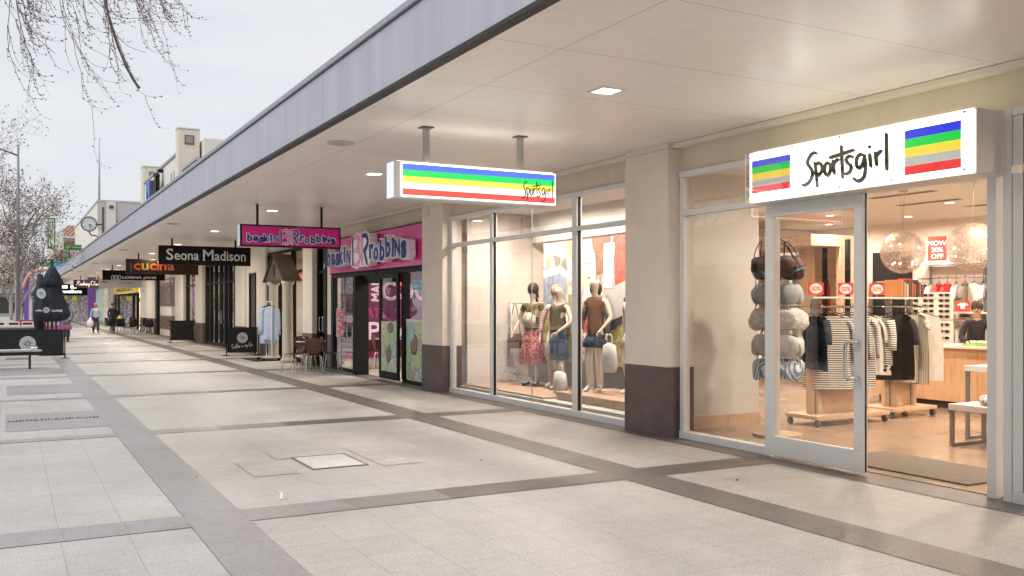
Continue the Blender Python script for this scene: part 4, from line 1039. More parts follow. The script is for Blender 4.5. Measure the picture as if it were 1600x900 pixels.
for i in range(12):
    n = ['cream', 'olive grey', 'white', 'black', 'cream', 'pinstriped cream', 'black', 'white', 'dark navy', 'cream', 'black', 'white'][i]
    hanging('hanging_garment', '%s garment, %s from the left on the lower rail of the rear wall' % (n, ORD[i]), 'garment', (16.1, 12.1 - i * .28, 1.32), rad(15 + (i * 29) % 17), CL[n], .7, 0, .22, i + 70, 'garments on the rear wall lower rail')
redsign(16.1, 12.0, 2.5, 'red card lettered % off on the shelf above the rear rail', 'NOW|20%|OFF', .34, .48, False, (.5, -.86, 0))
redsign(16.1, 10.25, 2.5, 'red square card hanging at the right above the rear rail', 'NOW|20%|OFF', .34, .45, False, (.5, -.86, 0))
redsign(15.9, 11.3, 1.5, 'small red price card above the lower rear rail', 'shirt', .26, .2, False, (.5, -.86, 0))
# pale wall panels and dark fitting-room opening
MB2 = MB(); MB2.box(16.45, 12.95, 0.012, 16.59, 13.85, 2.75)
t = thing('fitting_room_opening', 'tall black opening with a pale rail in the rear wall', 'doorway', (16.5, 13.4, 0))
MB2.build('opening', mat('near black', (.01, .009, .009), .8), t); MB().box(16.4, 12.98, 2.1, 16.44, 13.82, 2.13).build('rail', chrome, t)
wu = thing('wardrobe_fixture', 'timber wall fixture with white panels and overhead bulkhead at the store rear', 'wall fixture', (14.6, 14.2, 0))
MB().box(13.6, 12.9, 2.78, 15.2, 15.55, 3.0).build('bulkhead', wood2, wu)
for (y0, y1) in ((15.45, 15.55), (13.55, 14.0), (12.9, 13.0)): MB().box(14.4, y0, .012, 15.2, y1, 2.778).build('timber_panel', wood2, wu)
m = MB()
for y in (14.05, 14.75): m.box(14.9, y, .1, 14.95, y + .62, 2.7)
m.build('white_panel', white, wu)
m = MB(); m.box(14.3, 13.2, .02, 14.37, 13.27, 2.76); m.box(14.3, 12.62, .02, 14.37, 12.7, 2.9); m.build('post', black, wu)
m = MB(); m.tube([(14.5, 13.54, 2.2), (14.5, 13.01, 2.2)], .012, 8); m.tube([(14.5, 15.44, 1.95), (14.5, 14.01, 1.95)], .012, 8); m.build('rail', chrome, wu)
hanging('hanging_garment', 'long bright red dress hanging alone in the timber wall fixture', 'garment', (14.5, 13.3, 2.2), rad(35), redcl, .6, 0, .13, 91)
hanging('hanging_garment', 'small white T shirt hanging alone in the timber wall fixture', 'garment', (14.5, 14.2, 1.95), rad(75), whitecl, .62, .2, .22, 92)
hanging('hanging_garment', 'dark navy top hanging in the timber wall fixture beside the T shirt', 'garment', (14.5, 14.85, 1.95), rad(75), navycl, .8, .4, .22, 93)
# folded goods on rack tops: magazines and belts
for i in range(9):
    x = 11.3 + i * .055; c = [(.5, .2, .08), (.35, .3, .2), (.6, .5, .35), (.12, .08, .06), (.5, .12, .08), (.3, .18, .1), (.08, .06, .05), (.45, .2, .1), (.2, .1, .08)][i]
    tag(MB().box(x, 9.0, 1.737, x + .035, 9.3, 1.99 - .03 * (i % 3)).build('boxed_belt', mat('belt box %d' % i, c, .5), bevel=.004), 'upright boxed belt on the doorway rack, %s from the left' % ORD[i], 'box', 'boxed belts on the rack top')
# pendant globes
def globe(x, y, z, r, lab):
    t = thing('pendant_globe', lab, 'pendant lamp', (x, y, z), 0, 'sparkling globe pendants')
    rs = random.Random(int(x * 10 + y * 3)); m = MB()
    for k in range(3600):
        v = Vector((rs.gauss(0, 1), rs.gauss(0, 1), rs.gauss(0, 1))).normalized()
        tgt = v * r; d_ = v.orthogonal().normalized(); a = rs.random() * 6.28; q = Matrix.Rotation(a, 3, v) @ d_
        p0 = tgt * rs.uniform(.93, 1.03) - q * .05; p1_ = tgt * rs.uniform(.93, 1.03) + q * .05
        s_ = v.cross(q) * .0014
        m.add([p0 - s_, p0 + s_, p1_ + s_, p1_ - s_], [(0, 1, 2, 3)])
    m.build('wire_mesh', mat('champagne wire', (.46, .35, .28), .45, .3, var=.2), t, world=False)
    m = MB()
    for k in range(9):
        v = Vector((rs.gauss(0, 1), rs.gauss(0, 1), rs.gauss(0, 1))).normalized() * r * .72; m.ball(v, .018, 8, 6)
    m.build('bulb', emis('tiny bulb', (1, .86, .68), 6), t, world=False)
    m = MB()
    for k in range(3): m.tube([(0, 0, r * .9), (.05 * math.cos(k * 2.1), .05 * math.sin(k * 2.1), 3.345 - z)], .003, 4)
    m.lathe([(.07, 3.33 - z), (.07, 3.36 - z)], (0, 0, 0), 16)
    m.build('suspension', chrome, t, world=False)
    ld = bpy.data.lights.new('glow', 'POINT'); ld.energy = 5; ld.shadow_soft_size = .06; ld.color = (1, .78, .58)
    o = bpy.data.objects.new('glow', ld); C.objects.link(o); o.parent = t
globe(11.8, 9.38, 2.42, .32, 'sparkling wire globe pendant hanging left in the doorway')
globe(11.85, 8.28, 2.44, .34, 'sparkling wire globe pendant hanging beside the right door post')
# air vents
for i, (x, y, l) in enumerate(((12.3, 9.8, 1.2), (13.6, 10.3, 1.2), (10.9, 7.9, 1.2), (14.8, 9.8, 1.3))):
    t = thing('air_diffuser', '%s slot air diffuser in the store ceiling above the counter' % ORD[i], 'air vent', (x, y, 3.36), 0, 'slot diffusers in the store ceiling')
    MB().box(x - .08, y - l / 2, 3.35, x + .08, y + l / 2, 3.359).build('frame', mat('diffuser beige', (.45, .4, .33), .5), t)
    MB().box(x - .05, y - l / 2 + .03, 3.347, x - .01, y + l / 2 - .03, 3.3495).box(x + .01, y - l / 2 + .03, 3.347, x + .05, y + l / 2 - .03, 3.3495).build('slot', mat('slot dark', (.1, .08, .06), .7), t)
# nested tables near the doorway
def ntable(x0, x1, y0, y1, h, lab):
    t = thing('display_table', lab, 'table', ((x0 + x1) / 2, (y0 + y1) / 2, 0), 0, 'nested display tables')
    MB().box(x0, y0, h - .07, x1, y1, h).build('top', mat('white laminate', (.80, .76, .70), .3, var=.03), t, bevel=.005)
    a = .02; lg = mat('grey metal legs', (.28, .27, .265), .4, .3)
    for y in (y0 + .03, y1 - .03):
        for x in (x0 + .03, x1 - .03): MB().box(x - a, y - a, .05, x + a, y + a, h - .072).build('leg', lg, t)
        MB().box(x0 + .01, y - a, .013, x1 - .01, y + a, .049).build('runner', lg, t)
ntable(9.42, 10.05, 4.4, 6.88, .5, 'low white topped display table with grey metal legs inside the doorway')
ntable(10.08, 10.75, 4.2, 7.15, .9, 'taller white topped display table behind the low one')
t = thing('folded_scarf', 'crumpled black and white patterned scarf on the low display table', 'scarf', (9.72, 6.4, .5))
m = MB(); rs = random.Random(4)
for k in range(26):
    a = rs.random() * 6.28; q = rs.random() ** .5
    m.ball((9.72 + .15 * q * math.cos(a), 6.36 + .3 * q * math.sin(a), .535 + .06 * (1 - q) + .02 * rs.random()), .055 + .02 * rs.random(), 10, 7, 1, 1.2, .7)
m.build('cloth', pattern_mat('monochrome print', [(.03, .03, .03), (.7, .66, .6), (.2, .18, .17), (.75, .7, .65)], 13, 'noise', .85), t, smooth=True)
t = thing('folded_clutch', 'flat dark olive clutch bag lying on the taller display table', 'bag', (10.3, 6.6, .9))
MB().lathe([(.001, 0), (.11, .002), (.13, .02), (.09, .045), (.001, .05)], (10.36, 6.5, .902), 20, 1, 2.6).build('cloth', mat('olive leather', (.07, .05, .035), .4), t, smooth=True)
t = thing('straw_bag', 'pinkish brown woven bag on the low table behind the right window', 'bag', (9.72, 5.1, .5))
MB().lathe([(.14, 0), (.19, .05), (.17, .2), (.12, .27)], (9.72, 5.15, .502), 20, .7, 1.3).build('cloth', mat('rose leather', (.42, .25, .2), .5), t, smooth=True)
MB().tube(smooth_line([(9.72, 4.98, .76), (9.72, 5.02, .9), (9.72, 5.28, .9), (9.72, 5.32, .76)]), .012, 8).build('handle', mat('rose strap', (.12, .06, .05), .5), t)
t = thing('folded_jumper', 'stack of brown knitted jumpers on the taller table behind the right window', 'jumpers', (10.4, 5.3, .9))
for k in range(4): MB().box(10.2, 5.05, .902 + k * .065, 10.6, 5.55, .962 + k * .065).build('jumper', mat('brown rib knit', (.30, .13, .08), .9, var=.3, scale=30, bump=.3), t, bevel=.02)
# red pots of clothes rack behind window right
gondola(12.2, 13.4, 3.4, 'wheeled clothes rack deep behind the right window')
for i in range(7):
    n = ['cream', 'white', 'black', 'cream', 'red', 'white', 'olive grey'][i]
    hanging('hanging_garment', '%s garment, %s from the left on the rack deep behind the right window' % (n, ORD[i]), 'garment', (12.3 + i * .16, 3.3, 1.6), rad(60), CL[n], .85, .3, .22, i + 100, 'garments on the far right rack')
# mat inside the door
tag(MB().box(7.5, 5.28, .0125, 8.42, 6.95, .028).build('door_mat', mat('grey brown door mat', (.21, .175, .145), .95, var=.35, scale=30, bump=.6, bscale=160)), 'grey brown rectangular door mat just inside the open entrance', 'mat')
# ================================================================== ICE CREAM SHOP
mag = mat('magenta sign face', (.66, .010, .29), .22, var=.04, scale=1)
pinkf = mat('pink fascia acrylic', (.86, .06, .38), .18, var=.06, scale=.8)
nav = mat('navy letter', (.010, .028, .24), .55, var=.05); pnk = mat('pink letter', (.85, .22, .52), .3, var=.05)
whl = mat('white letter rim', (.86, .85, .86), .35, var=.04)
def br_logo(o, r, W, H, parent, deep=0.0, rise=0.0, tall=1.0):
    """outline blob, then letters: 'baskin' B R 'robbins' with their jumbled baseline, fitted to W x H"""
    r = Vector(r); u = Vector((0, 0, 1)); n = r.cross(u); o = Vector(o)
    lets = [('b', 0, .12, .52), ('a', .07, .15, .34), ('s', .13, .12, .36), ('k', .185, .12, .5), ('i', .25, .2, .44), ('N', .285, .17, .36),
            ('r', .585, .22, .36), ('o', .635, .14, .34), ('b', .705, .1, .52), ('b', .775, .18, .52), ('i', .84, .2, .46), ('N', .873, .2, .38), ('s', .94, .08, .42)]
    body = MB(); fr = MB()
    for i, (c, x, y, h) in enumerate(lets):
        h *= tall; y = y * .8 if tall > 1 else y
        wch = .024 if c == 'i' else .056
        p = o + r * (x * W) + u * (y * H + rise * x * 0)
        rot = .09 * math.sin(i * 2.3)
        body.text(c, p, r, u, w=wch * W, h=h * H, offset=.085 if deep else .11, ext=deep + .004, rot=rot, ref=.04)
        fr.text(c, p + n * (deep + .006), r, u, w=wch * W, h=h * H, offset=.04, ext=.004, rot=rot)
    big = [[(.375, .06), (.37, .92)]]
    b3 = [[(.40, .88), (.435, .93), (.455, .78), (.43, .56), (.40, .5)], [(.41, .52), (.45, .46), (.465, .25), (.44, .06), (.40, .05)]]
    r1 = [[(.495, .05), (.49, .95)]]
    r2 = [[(.51, .93), (.55, .9), (.565, .7), (.54, .52), (.515, .46)], [(.52, .46), (.535, .3), (.555, .04)]]
    sc = (W, H)
    q = MB()
    for g_ in big + b3 + r1 + r2: q.stroke([g_], o + n * (deep + .001), r, u, .034 * W + .03 * H, sc, sm=4)
    body.add(q.v, q.f)
    if deep:
        body.prism([(.35 * W, 0), (.48 * W, -.02 * H), (.58 * W, 0), (.6 * W, .5 * H), (.58 * W, .98 * H), (.48 * W, 1.02 * H), (.36 * W, .97 * H), (.345 * W, .5 * H)], o, r, u, deep)
    body.build('outline', whl, parent); fr.build('lettering', nav, parent)
    MB().stroke(big + r2, o + n * (deep + .005), r, u, .022 * W + .006 * H, sc, sm=5).build('monogram', nav, parent)
    MB().stroke(b3 + r1, o + n * (deep + .0075), r, u, .02 * W + .006 * H, sc, sm=5).build('monogram_pink', pnk, parent)
ic = thing('ice_cream_sign', 'wide glossy pink shop fascia with raised navy and pink ice cream shop lettering', 'sign', (7.2, 19.8, 2.42))
MB().box(7.17, 16.66, 2.42, 7.248, 22.87, 3.25).build('panel', pinkf, ic, bevel=.004)
MB().box(7.165, 16.66, 2.395, 7.25, 22.87, 2.418).box(7.165, 16.66, 3.252, 7.25, 22.87, 3.268).build('edge_trim', black, ic)
br_logo((7.1, 22.3, 2.5), (0, -1, 0), 5.25, .72, ic, .18, tall=1.22)
bs = thing('hanging_sign', 'magenta hanging sign with black frame and navy ice cream shop lettering', 'sign', (4.94, 18.3, 2.77), 0, 'signs hanging under the awning')
MB().box(3.93, 18.26, 2.77, 5.95, 18.42, 3.2).build('frame', black, bs, bevel=.004)
MB().box(3.965, 18.25, 2.80, 5.915, 18.259, 3.17).build('face', mag, bs)
MB().box(3.915, 18.27, 2.78, 3.929, 18.41, 3.19).build('end_panel', emis('end blue white', (.6, .7, .8), .5), bs)
br_logo((4.06, 18.247, 2.825), (1, 0, 0), 1.78, .3, bs)
for x in (4.28, 5.57): MB().box(x - .02, 18.32, 3.2, x + .02, 18.36, 3.605).build('post', black, bs)
# shopfront
sf = thing('ice_cream_shopfront', 'black framed glass front of the ice cream shop', 'shopfront', (7.25, 19.8, 0))
m = MB()
m.box(7.19, 16.64, .0, 7.31, 18.0, .07); m.box(7.19, 16.64, 2.30, 7.31, 22.85, 2.39)
m.box(7.18, 17.9, .072, 7.33, 18.02, 2.298); m.box(7.19, 22.68, .0, 7.31, 22.86, 2.298); m.box(7.19, 20.95, 0, 7.31, 22.678, .07)
m.box(7.0, 20.42, 0, 7.33, 20.5, 2.298); m.box(7.12, 20.5, 0, 7.31, 20.95, 2.298)
m.box(7.19, 18.02, 2.12, 7.31, 20.42, 2.298)
m.build('frame', black, sf, bevel=.004)
pg = MB().quad((7.25, 17.9, .07), (7.25, 16.66, .07), (7.25, 16.66, 2.3), (7.25, 17.9, 2.3)).build('pane', glass, sf)
MB().quad((7.25, 22.68, .07), (7.25, 20.95, .07), (7.25, 20.95, 2.3), (7.25, 22.68, 2.3)).build('pane', glass, sf)
MB().cyl((7.09, 20.46, 1.0), (7.09, 20.46, 1.35), .018, 8).build('handle', chrome, sf)
dleaf = thing('ice_cream_shop_door', 'black framed glass door leaf with an ice cream picture on its lower half', 'door', (7.12, 18.6, 0))
m = MB()
m.box(7.1, 18.03, .04, 7.16, 19.14, .2); m.box(7.1, 18.03, 2.2, 7.16, 19.14, 2.29); m.box(7.1, 19.06, .202, 7.16, 19.14, 2.198); m.box(7.1, 18.03, .202, 7.16, 18.1, 2.198)
m.build('frame', black, dleaf, bevel=.004)
MB().quad((7.13, 19.06, .2), (7.13, 18.1, .2), (7.13, 18.1, 2.2), (7.13, 19.06, 2.2)).build('pane', glass, dleaf)
mint = pattern_mat('mint print', [(.42, .62, .50), (.62, .72, .50), (.45, .66, .62), (.70, .76, .58), (.35, .55, .45)], 1.6, 'noise', .35, const=False, detail=3)
scm = [pattern_mat('scoop ' + n, [c1, c1, c2, c1], 13, 'noise', .4, stops=[0, .3, .62, .72], detail=3) for n, c1, c2 in
       (('mint', (.50, .68, .52), (.10, .06, .04)), ('vanilla', (.72, .72, .55), (.3, .18, .08)), ('choc', (.30, .19, .12), (.12, .07, .04)), ('cookie', (.62, .56, .50), (.09, .06, .05)), ('blue', (.45, .63, .66), (.15, .3, .35)), ('lime', (.55, .68, .38), (.4, .5, .2)))]
scd = [mat('scoop shade %d' % i_, c_, .4, var=.3, scale=6) for i_, c_ in enumerate(((.34, .5, .38), (.55, .52, .36), (.12, .07, .04), (.42, .36, .30), (.3, .46, .48), (.38, .48, .25)))]
def icecream(parent, X, y0, y1, z0, z1, seed):
    MB().box(X, y0, z0, X + .004, y1, z1).build('picture', mint, parent)
    rs = random.Random(seed); W = y1 - y0; H = z1 - z0
    grid = [(.25, .12), (.7, .16), (.48, .36), (.15, .45), (.82, .45), (.35, .62), (.7, .68), (.2, .82), (.6, .88)]
    for k, (a, b_) in enumerate(grid):
        r = .17 * W + .03 * rs.random(); cy = y1 - a * W; cz = z0 + b_ * H
        rz = min(r * 1.15, cz - z0 - .002, z1 - cz - .002); ry = min(r, cy - y0 - .002, y1 - cy - .002)
        pts = [(ry * (1 + .05 * math.sin(5 * t_)) * math.cos(t_) * .95, rz * (1 + .06 * math.sin(4 * t_ + k)) * math.sin(t_) * .95) for t_ in [2 * PI * i / 24 for i in range(24)]]
        MB().prism(pts, (X - .0006 - .0008 * k, cy, cz), (0, -1, 0), (0, 0, 1), .0005).build('scoop', scd[(k + seed) % 6], parent)
        MB().prism([(x_ * .84 - .05 * ry, z_ * .84 + .09 * rz) for x_, z_ in pts], (X - .001 - .0008 * k, cy, cz), (0, -1, 0), (0, 0, 1), .0003).build('scoop_highlight', scm[(k + seed) % 6], parent)
icecream(dleaf, 7.122, 18.1, 19.06, .2, 1.27, 0)
icecream(sf, 7.24, 16.68, 17.9, .08, 1.27, 3)
MB().box(7.236, 16.68, 1.272, 7.244, 17.9, 1.33).build('white_strip', cloth_w, sf)
m = MB()
m.prism([(.3 * math.cos(a), .34 * math.sin(a)) for a in [rad(60 + 24 * k) for k in range(10)]] + [(.26 * math.cos(a), .3 * math.sin(a)) for a in [rad(276 - 24 * k) for k in range(10)]], (7.243, 22.0, .5), (0, -1, 0), (0, 0, 1), .001)
m.build('decal', mat('frost decal', (.6, .62, .62), .6), sf)
# magenta and navy text decals
t = thing('window_sticker', 'light blue opening hours sticker in the right pane of the ice cream shop', 'sticker', (7.24, 17.2, 2.0))
MB().box(7.236, 16.75, 2.08, 7.242, 17.6, 2.14).box(7.236, 16.8, 1.93, 7.242, 17.55, 2.07).build('sticker', mat('sky blue vinyl', (.08, .42, .62), .4), t)
MB().text('WOW COOKIES ME', (7.2355, 17.55, 2.09), R_, U_, w=.7, h=.04, offset=.01).build('lettering', whl, t); MB().text('OPEN 10 am', (7.2355, 17.5, 1.96), R_, U_, w=.6, h=.08, offset=.02).build('lettering', whl, t)
t = thing('open_sign', 'red glowing OPEN sign inside the ice cream shop door', 'sign', (7.4, 18.6, 2.0))
MB().box(7.40, 18.35, 1.98, 7.43, 18.85, 2.14).build('panel', mat('dark red', (.25, .01, .01)), t)
MB().text('OPEN', (7.397, 18.8, 2.01), R_, U_, w=.42, h=.1, offset=.02).build('lettering', emis('red neon', (1, .1, .08), 3), t)
# purple printed party wall facing the street end
pwl = thing('purple_wall_print', 'purple wall graphic with overlapping white and magenta lettering inside the ice cream shop', 'wall graphic', (9, 22.9, 0))
MB().box(7.52, 22.90, .4, 12.5, 22.945, 2.6).build('panel', mat('purple print', (.10, .008, .075), .4, var=.1), pwl)
MB().box(7.52, 22.89, .25, 12.5, 22.899, .4).build('lower_band', mat('magenta print', (.34, .02, .14), .4), pwl)
m = MB()
F_ = (1, 0, 0)
m.text('MAN', (8.55, 22.896, 1.72), (0, 0, 1), (-1, 0, 0), w=.62, h=.27, offset=.03)
m.build('lettering', mat('lilac white', (.72, .6, .72), .5), pwl); m = MB(); m.text('PEAR', (8.17, 22.896, .72), F_, U_, w=1.9, h=.46, offset=.02)
m.build('lettering', mat('lilac white', (.72, .6, .72), .5), pwl); m = MB(); m.text('CHERRY', (10.3, 22.896, 1.5), F_, U_, w=1.6, h=.3)
m.build('lettering', mat('lilac white', (.72, .6, .72), .5), pwl); m = MB(); m.text('SORBET', (7.6, 22.896, 1.05), (0, 0, 1), (-1, 0, 0), w=1.0, h=.2)
m.build('lettering', mat('lilac white', (.72, .6, .72), .5), pwl)
MB().text('CREATE', (7.62, 22.8955, 1.3), F_, U_, w=1.05, h=.24, offset=.02).build('magenta_lettering', mat('magenta ink', (.36, .02, .16), .5), pwl)
m = MB(); m.text('COOL', (8.58, 22.896, 1.74), F_, U_, w=1.7, h=.5, offset=.012); m.build('outlined_lettering', mat('lilac white', (.7, .6, .7)), pwl)
m = MB(); m.text('COOL', (8.60, 22.8945, 1.765), F_, U_, w=1.66, h=.45, offset=-.035); m.build('outlined_lettering', mat('purple print', (.1, .01, .08)), pwl)
pwl2 = thing('purple_poster_wall', 'dark purple poster wall with white lettering behind the left pane', 'wall graphic', (8.6, 22.8, 0))
MB().box(7.5, 22.86, .4, 7.518, 22.94, 2.35).build('panel', mat('purple print', (.1, .01, .08)), pwl2)
t = thing('shop_poster', 'tall menu poster with pink ice cream tub behind the left pane', 'poster', (7.35, 21.7, 1.7))
MB().box(7.34, 21.35, 1.35, 7.35, 22.2, 2.28).build('print', pattern_mat('poster swirl', [(.75, .72, .7), (.2, .05, .1), (.8, .6, .65), (.85, .83, .8), (.4, .3, .25)], 4, 'noise', .4), t)
MB().box(7.335, 21.6, 1.42, 7.339, 21.95, 1.9).build('tub_picture', mat('poster pink', (.7, .1, .3), .4), t)
t = thing('shop_poster', 'low window poster with white letters on purple behind the left pane', 'poster', (7.35, 21.9, .9))
MB().box(7.34, 21.0, .55, 7.35, 22.6, 1.2).build('print', mat('purple print', (.1, .01, .08)), t)
MB().text('SHERBET', (7.337, 22.55, .95), R_, U_, w=1.3, h=.2, offset=.02).build('lettering', whl, t); MB().text('sundaes', (7.337, 22.5, .65), R_, U_, w=.9, h=.16).build('lettering', whl, t)
MB().text('2 for 1', (7.3365, 21.75, .84), R_, U_, w=.6, h=.09, offset=.02).build('blue_lettering', mat('sky blue vinyl', (.1, .4, .6)), t)
icf = thing('ice_cream_counter', 'white and pink serving counter at the back of the ice cream shop', 'counter', (12, 19.5, 0))
MB().box(11.5, 16.5, .013, 12.4, 21.0, 1.1).build('front', mat('pink laminate', (.6, .2, .35), .4), icf)
MB().box(11.4, 16.4, 1.102, 12.5, 21.1, 1.15).build('worktop', white, icf)
for i, (x, y) in enumerate(((8.8, 17.6), (8.8, 20.3), (11.2, 19))):
    t = thing('round_downlight', '%s round downlight in the ice cream shop ceiling' % ORD[i], 'downlight', (x, y, 3.2), 0, 'downlights in the ice cream shop')
    MB().lathe([(.001, -.002), (.1, -.002), (.11, 0)], (0, 0, 0), 16).build('lens', warmwhite, t, world=False)
    lamp('lamp', (x, y, 3.18), 110, .2, t, (1, .86, .72))

# ---- bentwood chairs and table
def ply_chair(label, loc, rz, group):
    t = thing('plywood_chair', label, 'chair', loc, rz, group)
    m = MB(); vs = []; nx, ny = 7, 7
    for j in range(ny):
        for i in range(nx):
            u = i / (nx - 1) * 2 - 1; v = j / (ny - 1)
            w_ = .2 * (1 - .18 * v) * (1 - .12 * abs(2 * v - 1) ** 3)
            vs.append((u * w_, -.2 + .38 * v, .45 + .018 * u * u - .015 * math.sin(v * 3)))
    m.add(vs, [(j * nx + i, j * nx + i + 1, (j + 1) * nx + i + 1, (j + 1) * nx + i) for j in range(ny - 1) for i in range(nx - 1)])
    m.build('seat', ply, t, smooth=True, world=False, solid=.012)
    m = MB(); vs = []
    prof = [(.17, .452, .10), (.205, .49, .12), (.225, .56, .19), (.24, .66, .225), (.255, .76, .22), (.262, .82, .19), (.264, .84, .15)]
    for (y, z, w_) in prof:
        for i in range(nx):
            u = i / (nx - 1) * 2 - 1; vs.append((u * w_, y - .035 * u * u, z - (.02 * u * u if z > .8 else 0)))
    m.add(vs, [(j * nx + i, j * nx + i + 1, (j + 1) * nx + i + 1, (j + 1) * nx + i) for j in range(len(prof) - 1) for i in range(nx - 1)])
    m.build('backrest', ply, t, smooth=True, world=False, solid=.012)
    for sx in (-1, 1):
        for sy in (-1, 1):
            MB().tube([(sx * .12, sy * .1, .435), (sx * .17, sy * .15, .40), (sx * .21, sy * .215, 0)], .011, 8).build('leg', mat('white metal leg', (.72, .72, .72), .3, .3), t, smooth=True, world=False)
    return t
GC = 'plywood chairs by the ice cream shop'
c0 = ply_chair('brown plywood chair with back to the street, left of the round table', (6.0, 22.0, 0), rad(-75), GC)
dup(c0, (6.32, 21.45, 0), rad(-10 + 180), 'brown plywood chair nearest the camera at the outdoor table')
dup(c0, (6.5, 22.75, 0), rad(10), 'brown plywood chair on the far side of the outdoor table')
dup(c0, (6.95, 22.05, 0), rad(82 + 0), 'brown plywood chair between the outdoor table and the sign stand')
dup(c0, (8.25, 22.0, .012), rad(60), 'brown plywood chair inside the ice cream shop doorway')
dup(c0, (8.9, 22.2, .012), rad(-60), 'brown plywood chair further inside the ice cream shop')
def cafe_table(label, loc, topm, base, group=None, r=.36):
    t = thing('cafe_table', label, 'table', loc, 0, group)
    MB().lathe([(.001, .715), (r - .01, .715), (r, .725), (r, .738), (r - .01, .745), (.001, .745)], (0, 0, 0), 28).build('tabletop', topm, t, world=False)
    MB().cyl((0, 0, .03), (0, 0, .714), .03, 12).build('column', base, t, smooth=True, world=False)
    m = MB()
    for a in (45, 135): m.prism([(-.28, 0), (.28, 0), (.26, .02), (.04, .035), (-.04, .035), (-.26, .02)], (.02 * math.sin(rad(a)), -.02 * math.cos(rad(a)), .0 + (a > 90) * .0011), (math.cos(rad(a)), math.sin(rad(a)), 0), U_, .04)
    m.build('foot', base, t, world=False)
    return t
ct_ = cafe_table('round white topped table with steel column outside the ice cream shop', (6.45, 22.1, 0), mat('white table top', (.75, .73, .7), .3), mat('table chrome', (.6, .6, .6), .3, .7))
cafe_table('round white topped table inside the ice cream shop', (8.6, 22.55, .012), mat('white table top', (.7,) * 3), mat('table chrome', (.6,) * 3))
t = thing('menu_stand', 'slim pink floor standing menu holder on two steel poles', 'sign stand', (6.78, 20.9, 0))
MB().box(6.63, 20.75, .0, 6.95, 21.05, .02).build('base', steel, t, bevel=.004)
m = MB()
for x in (6.74, 6.82): m.tube([(x, 20.9, .02), (x, 20.9, 1.5)], .014, 8)
m.build('pole', chrome, t, smooth=True)
MB().box(6.69, 20.85, .87, 6.87, 20.87, 1.54).build('frame', steel, t)
MB().box(6.7, 20.842, .88, 6.86, 20.849, 1.53).build('menu', pattern_mat('pink menu', [(.82, .5, .6), (.7, .15, .3), (.85, .65, .65), (.5, .3, .25), (.8, .35, .5)], 9, 'noise', .4), t)

# ================================================================== SHOPS FURTHER ALONG
def glazing(name, label, y0, y1, zs, bars, glassm=glass, frame=black, X=7.25, base=.12, head=3.18, wbar=.1, door=None):
    t = thing(name, label, 'shopfront', (X, (y0 + y1) / 2, 0))
    m = MB()
    ys = sorted([y0 + wbar / 2, *bars, y1 - wbar / 2])
    m.box(X - .06, y0, 0, X + .06, y1, base); m.box(X - .06, y0, head, X + .06, y1, head + .08)
    for z in zs: m.box(X - .04, y0 + .01, z, X + .04, y1 - .01, z + .07)
    for y in ys:
        m.box(X - .07, y - wbar / 2, base + .002, X + .07, y + wbar / 2, head - .002)
    m.build('frame', frame, t)
    for a, c in zip(ys[:-1], ys[1:]):
        lv = [base] + [v for z in zs for v in (z, z + .07)] + [head]
        for za, zb in zip(lv[0::2], lv[1::2]):
            MB().quad((X, c - wbar / 2, za), (X, a + wbar / 2, za), (X, a + wbar / 2, zb), (X, c - wbar / 2, zb)).build('pane', glassm, t)
    return t
def roomlamps(y0, y1, n, p, col, lab, x=9.2):
    for i in range(n):
        y = y0 + (y1 - y0) * (i + .5) / n
        t = thing('round_downlight', '%s round downlight in the ceiling of %s' % (ORD[i].capitalize(), lab), 'downlight', (x, y, 3.2), 0, 'downlights of ' + lab)
        MB().lathe([(.001, -.002), (.1, -.002), (.11, 0)], (0, 0, 0), 14).build('lens', warmwhite, t, world=False)
        lamp('lamp', (x, y, 3.18), p * 3.5, .25, t, col)
def backwall(y0, y1, x, m, name='display_wall', label=None, cat='partition', z=3.15):
    return tag(MB().box(x, y0, .013, x + .08, y1, z).build(name, m), label, cat)
# black door lobby beside the pillar
lob = glazing('black_entrance_door', 'black panelled double door with steel pull handles between the pillar and the pink sign', 22.96 + .26, 24.05, (2.45,), (), glass_dk)
MB().box(7.28, 23.4, .13, 7.34, 23.9, 2.44).build('door_leaf', mat('dark door leaf', (.03, .024, .02), .3), lob)
m = MB()
for y in (23.5, 23.78): m.tube(smooth_line([(7.24, y, 1.3), (7.17, y, 1.28), (7.17, y, .95), (7.24, y, .93)]), .013, 8)
m.build('handle', chrome, lob, smooth=True)
t = thing('blue_sticker', 'small blue security sticker on the glass above the black door', 'sticker', (7.16, 23.5, 2.6))
MB().box(7.17, 23.3, 2.55, 7.176, 23.42, 2.72).build('sticker', mat('blue vinyl', (.05, .3, .6), .4), t)
MB().box(7.166, 23.325, 2.6, 7.1695, 23.395, 2.67).build('emblem', white, t)
# fashion shop with portico
glazing('fashion_shopfront', 'black framed glazing of the dress shop behind the little portico', 24.95, 29.44, (2.55,), (26.6, 28.2), glass)
backwall(25.0, 29.3, 10.0, shopwall, label='plain pale wall inside the dress shop behind the portico')
MB_ = MB().box(8.9, 25.2, 1.2, 9.0, 25.5, 2.4); tag(MB_.build('hanging_scarf', mat('turquoise cloth', (.05, .42, .38), .8)), 'turquoise scarf hanging in the dress shop window', 'scarf')
t = thing('window_notice', 'red and white SALE notice on the dress shop glass', 'sticker', (7.17, 25.3, 2.5))
MB().box(7.165, 25.0, 2.3, 7.175, 25.75, 2.55).build('panel', mat('sale red', (.6, .03, .03), .4), t)
MB().text('SALE', (7.163, 25.7, 2.34), R_, U_, w=.62, h=.16, offset=.03).build('lettering', whl, t)
roomlamps(25, 30, 2, 22, (1, .82, .65), 'the dress shop', 8.4)
po = thing('portico', 'small free standing classical portico with brown gable and two cream columns', 'portico', (6.9, 26.6, 0))
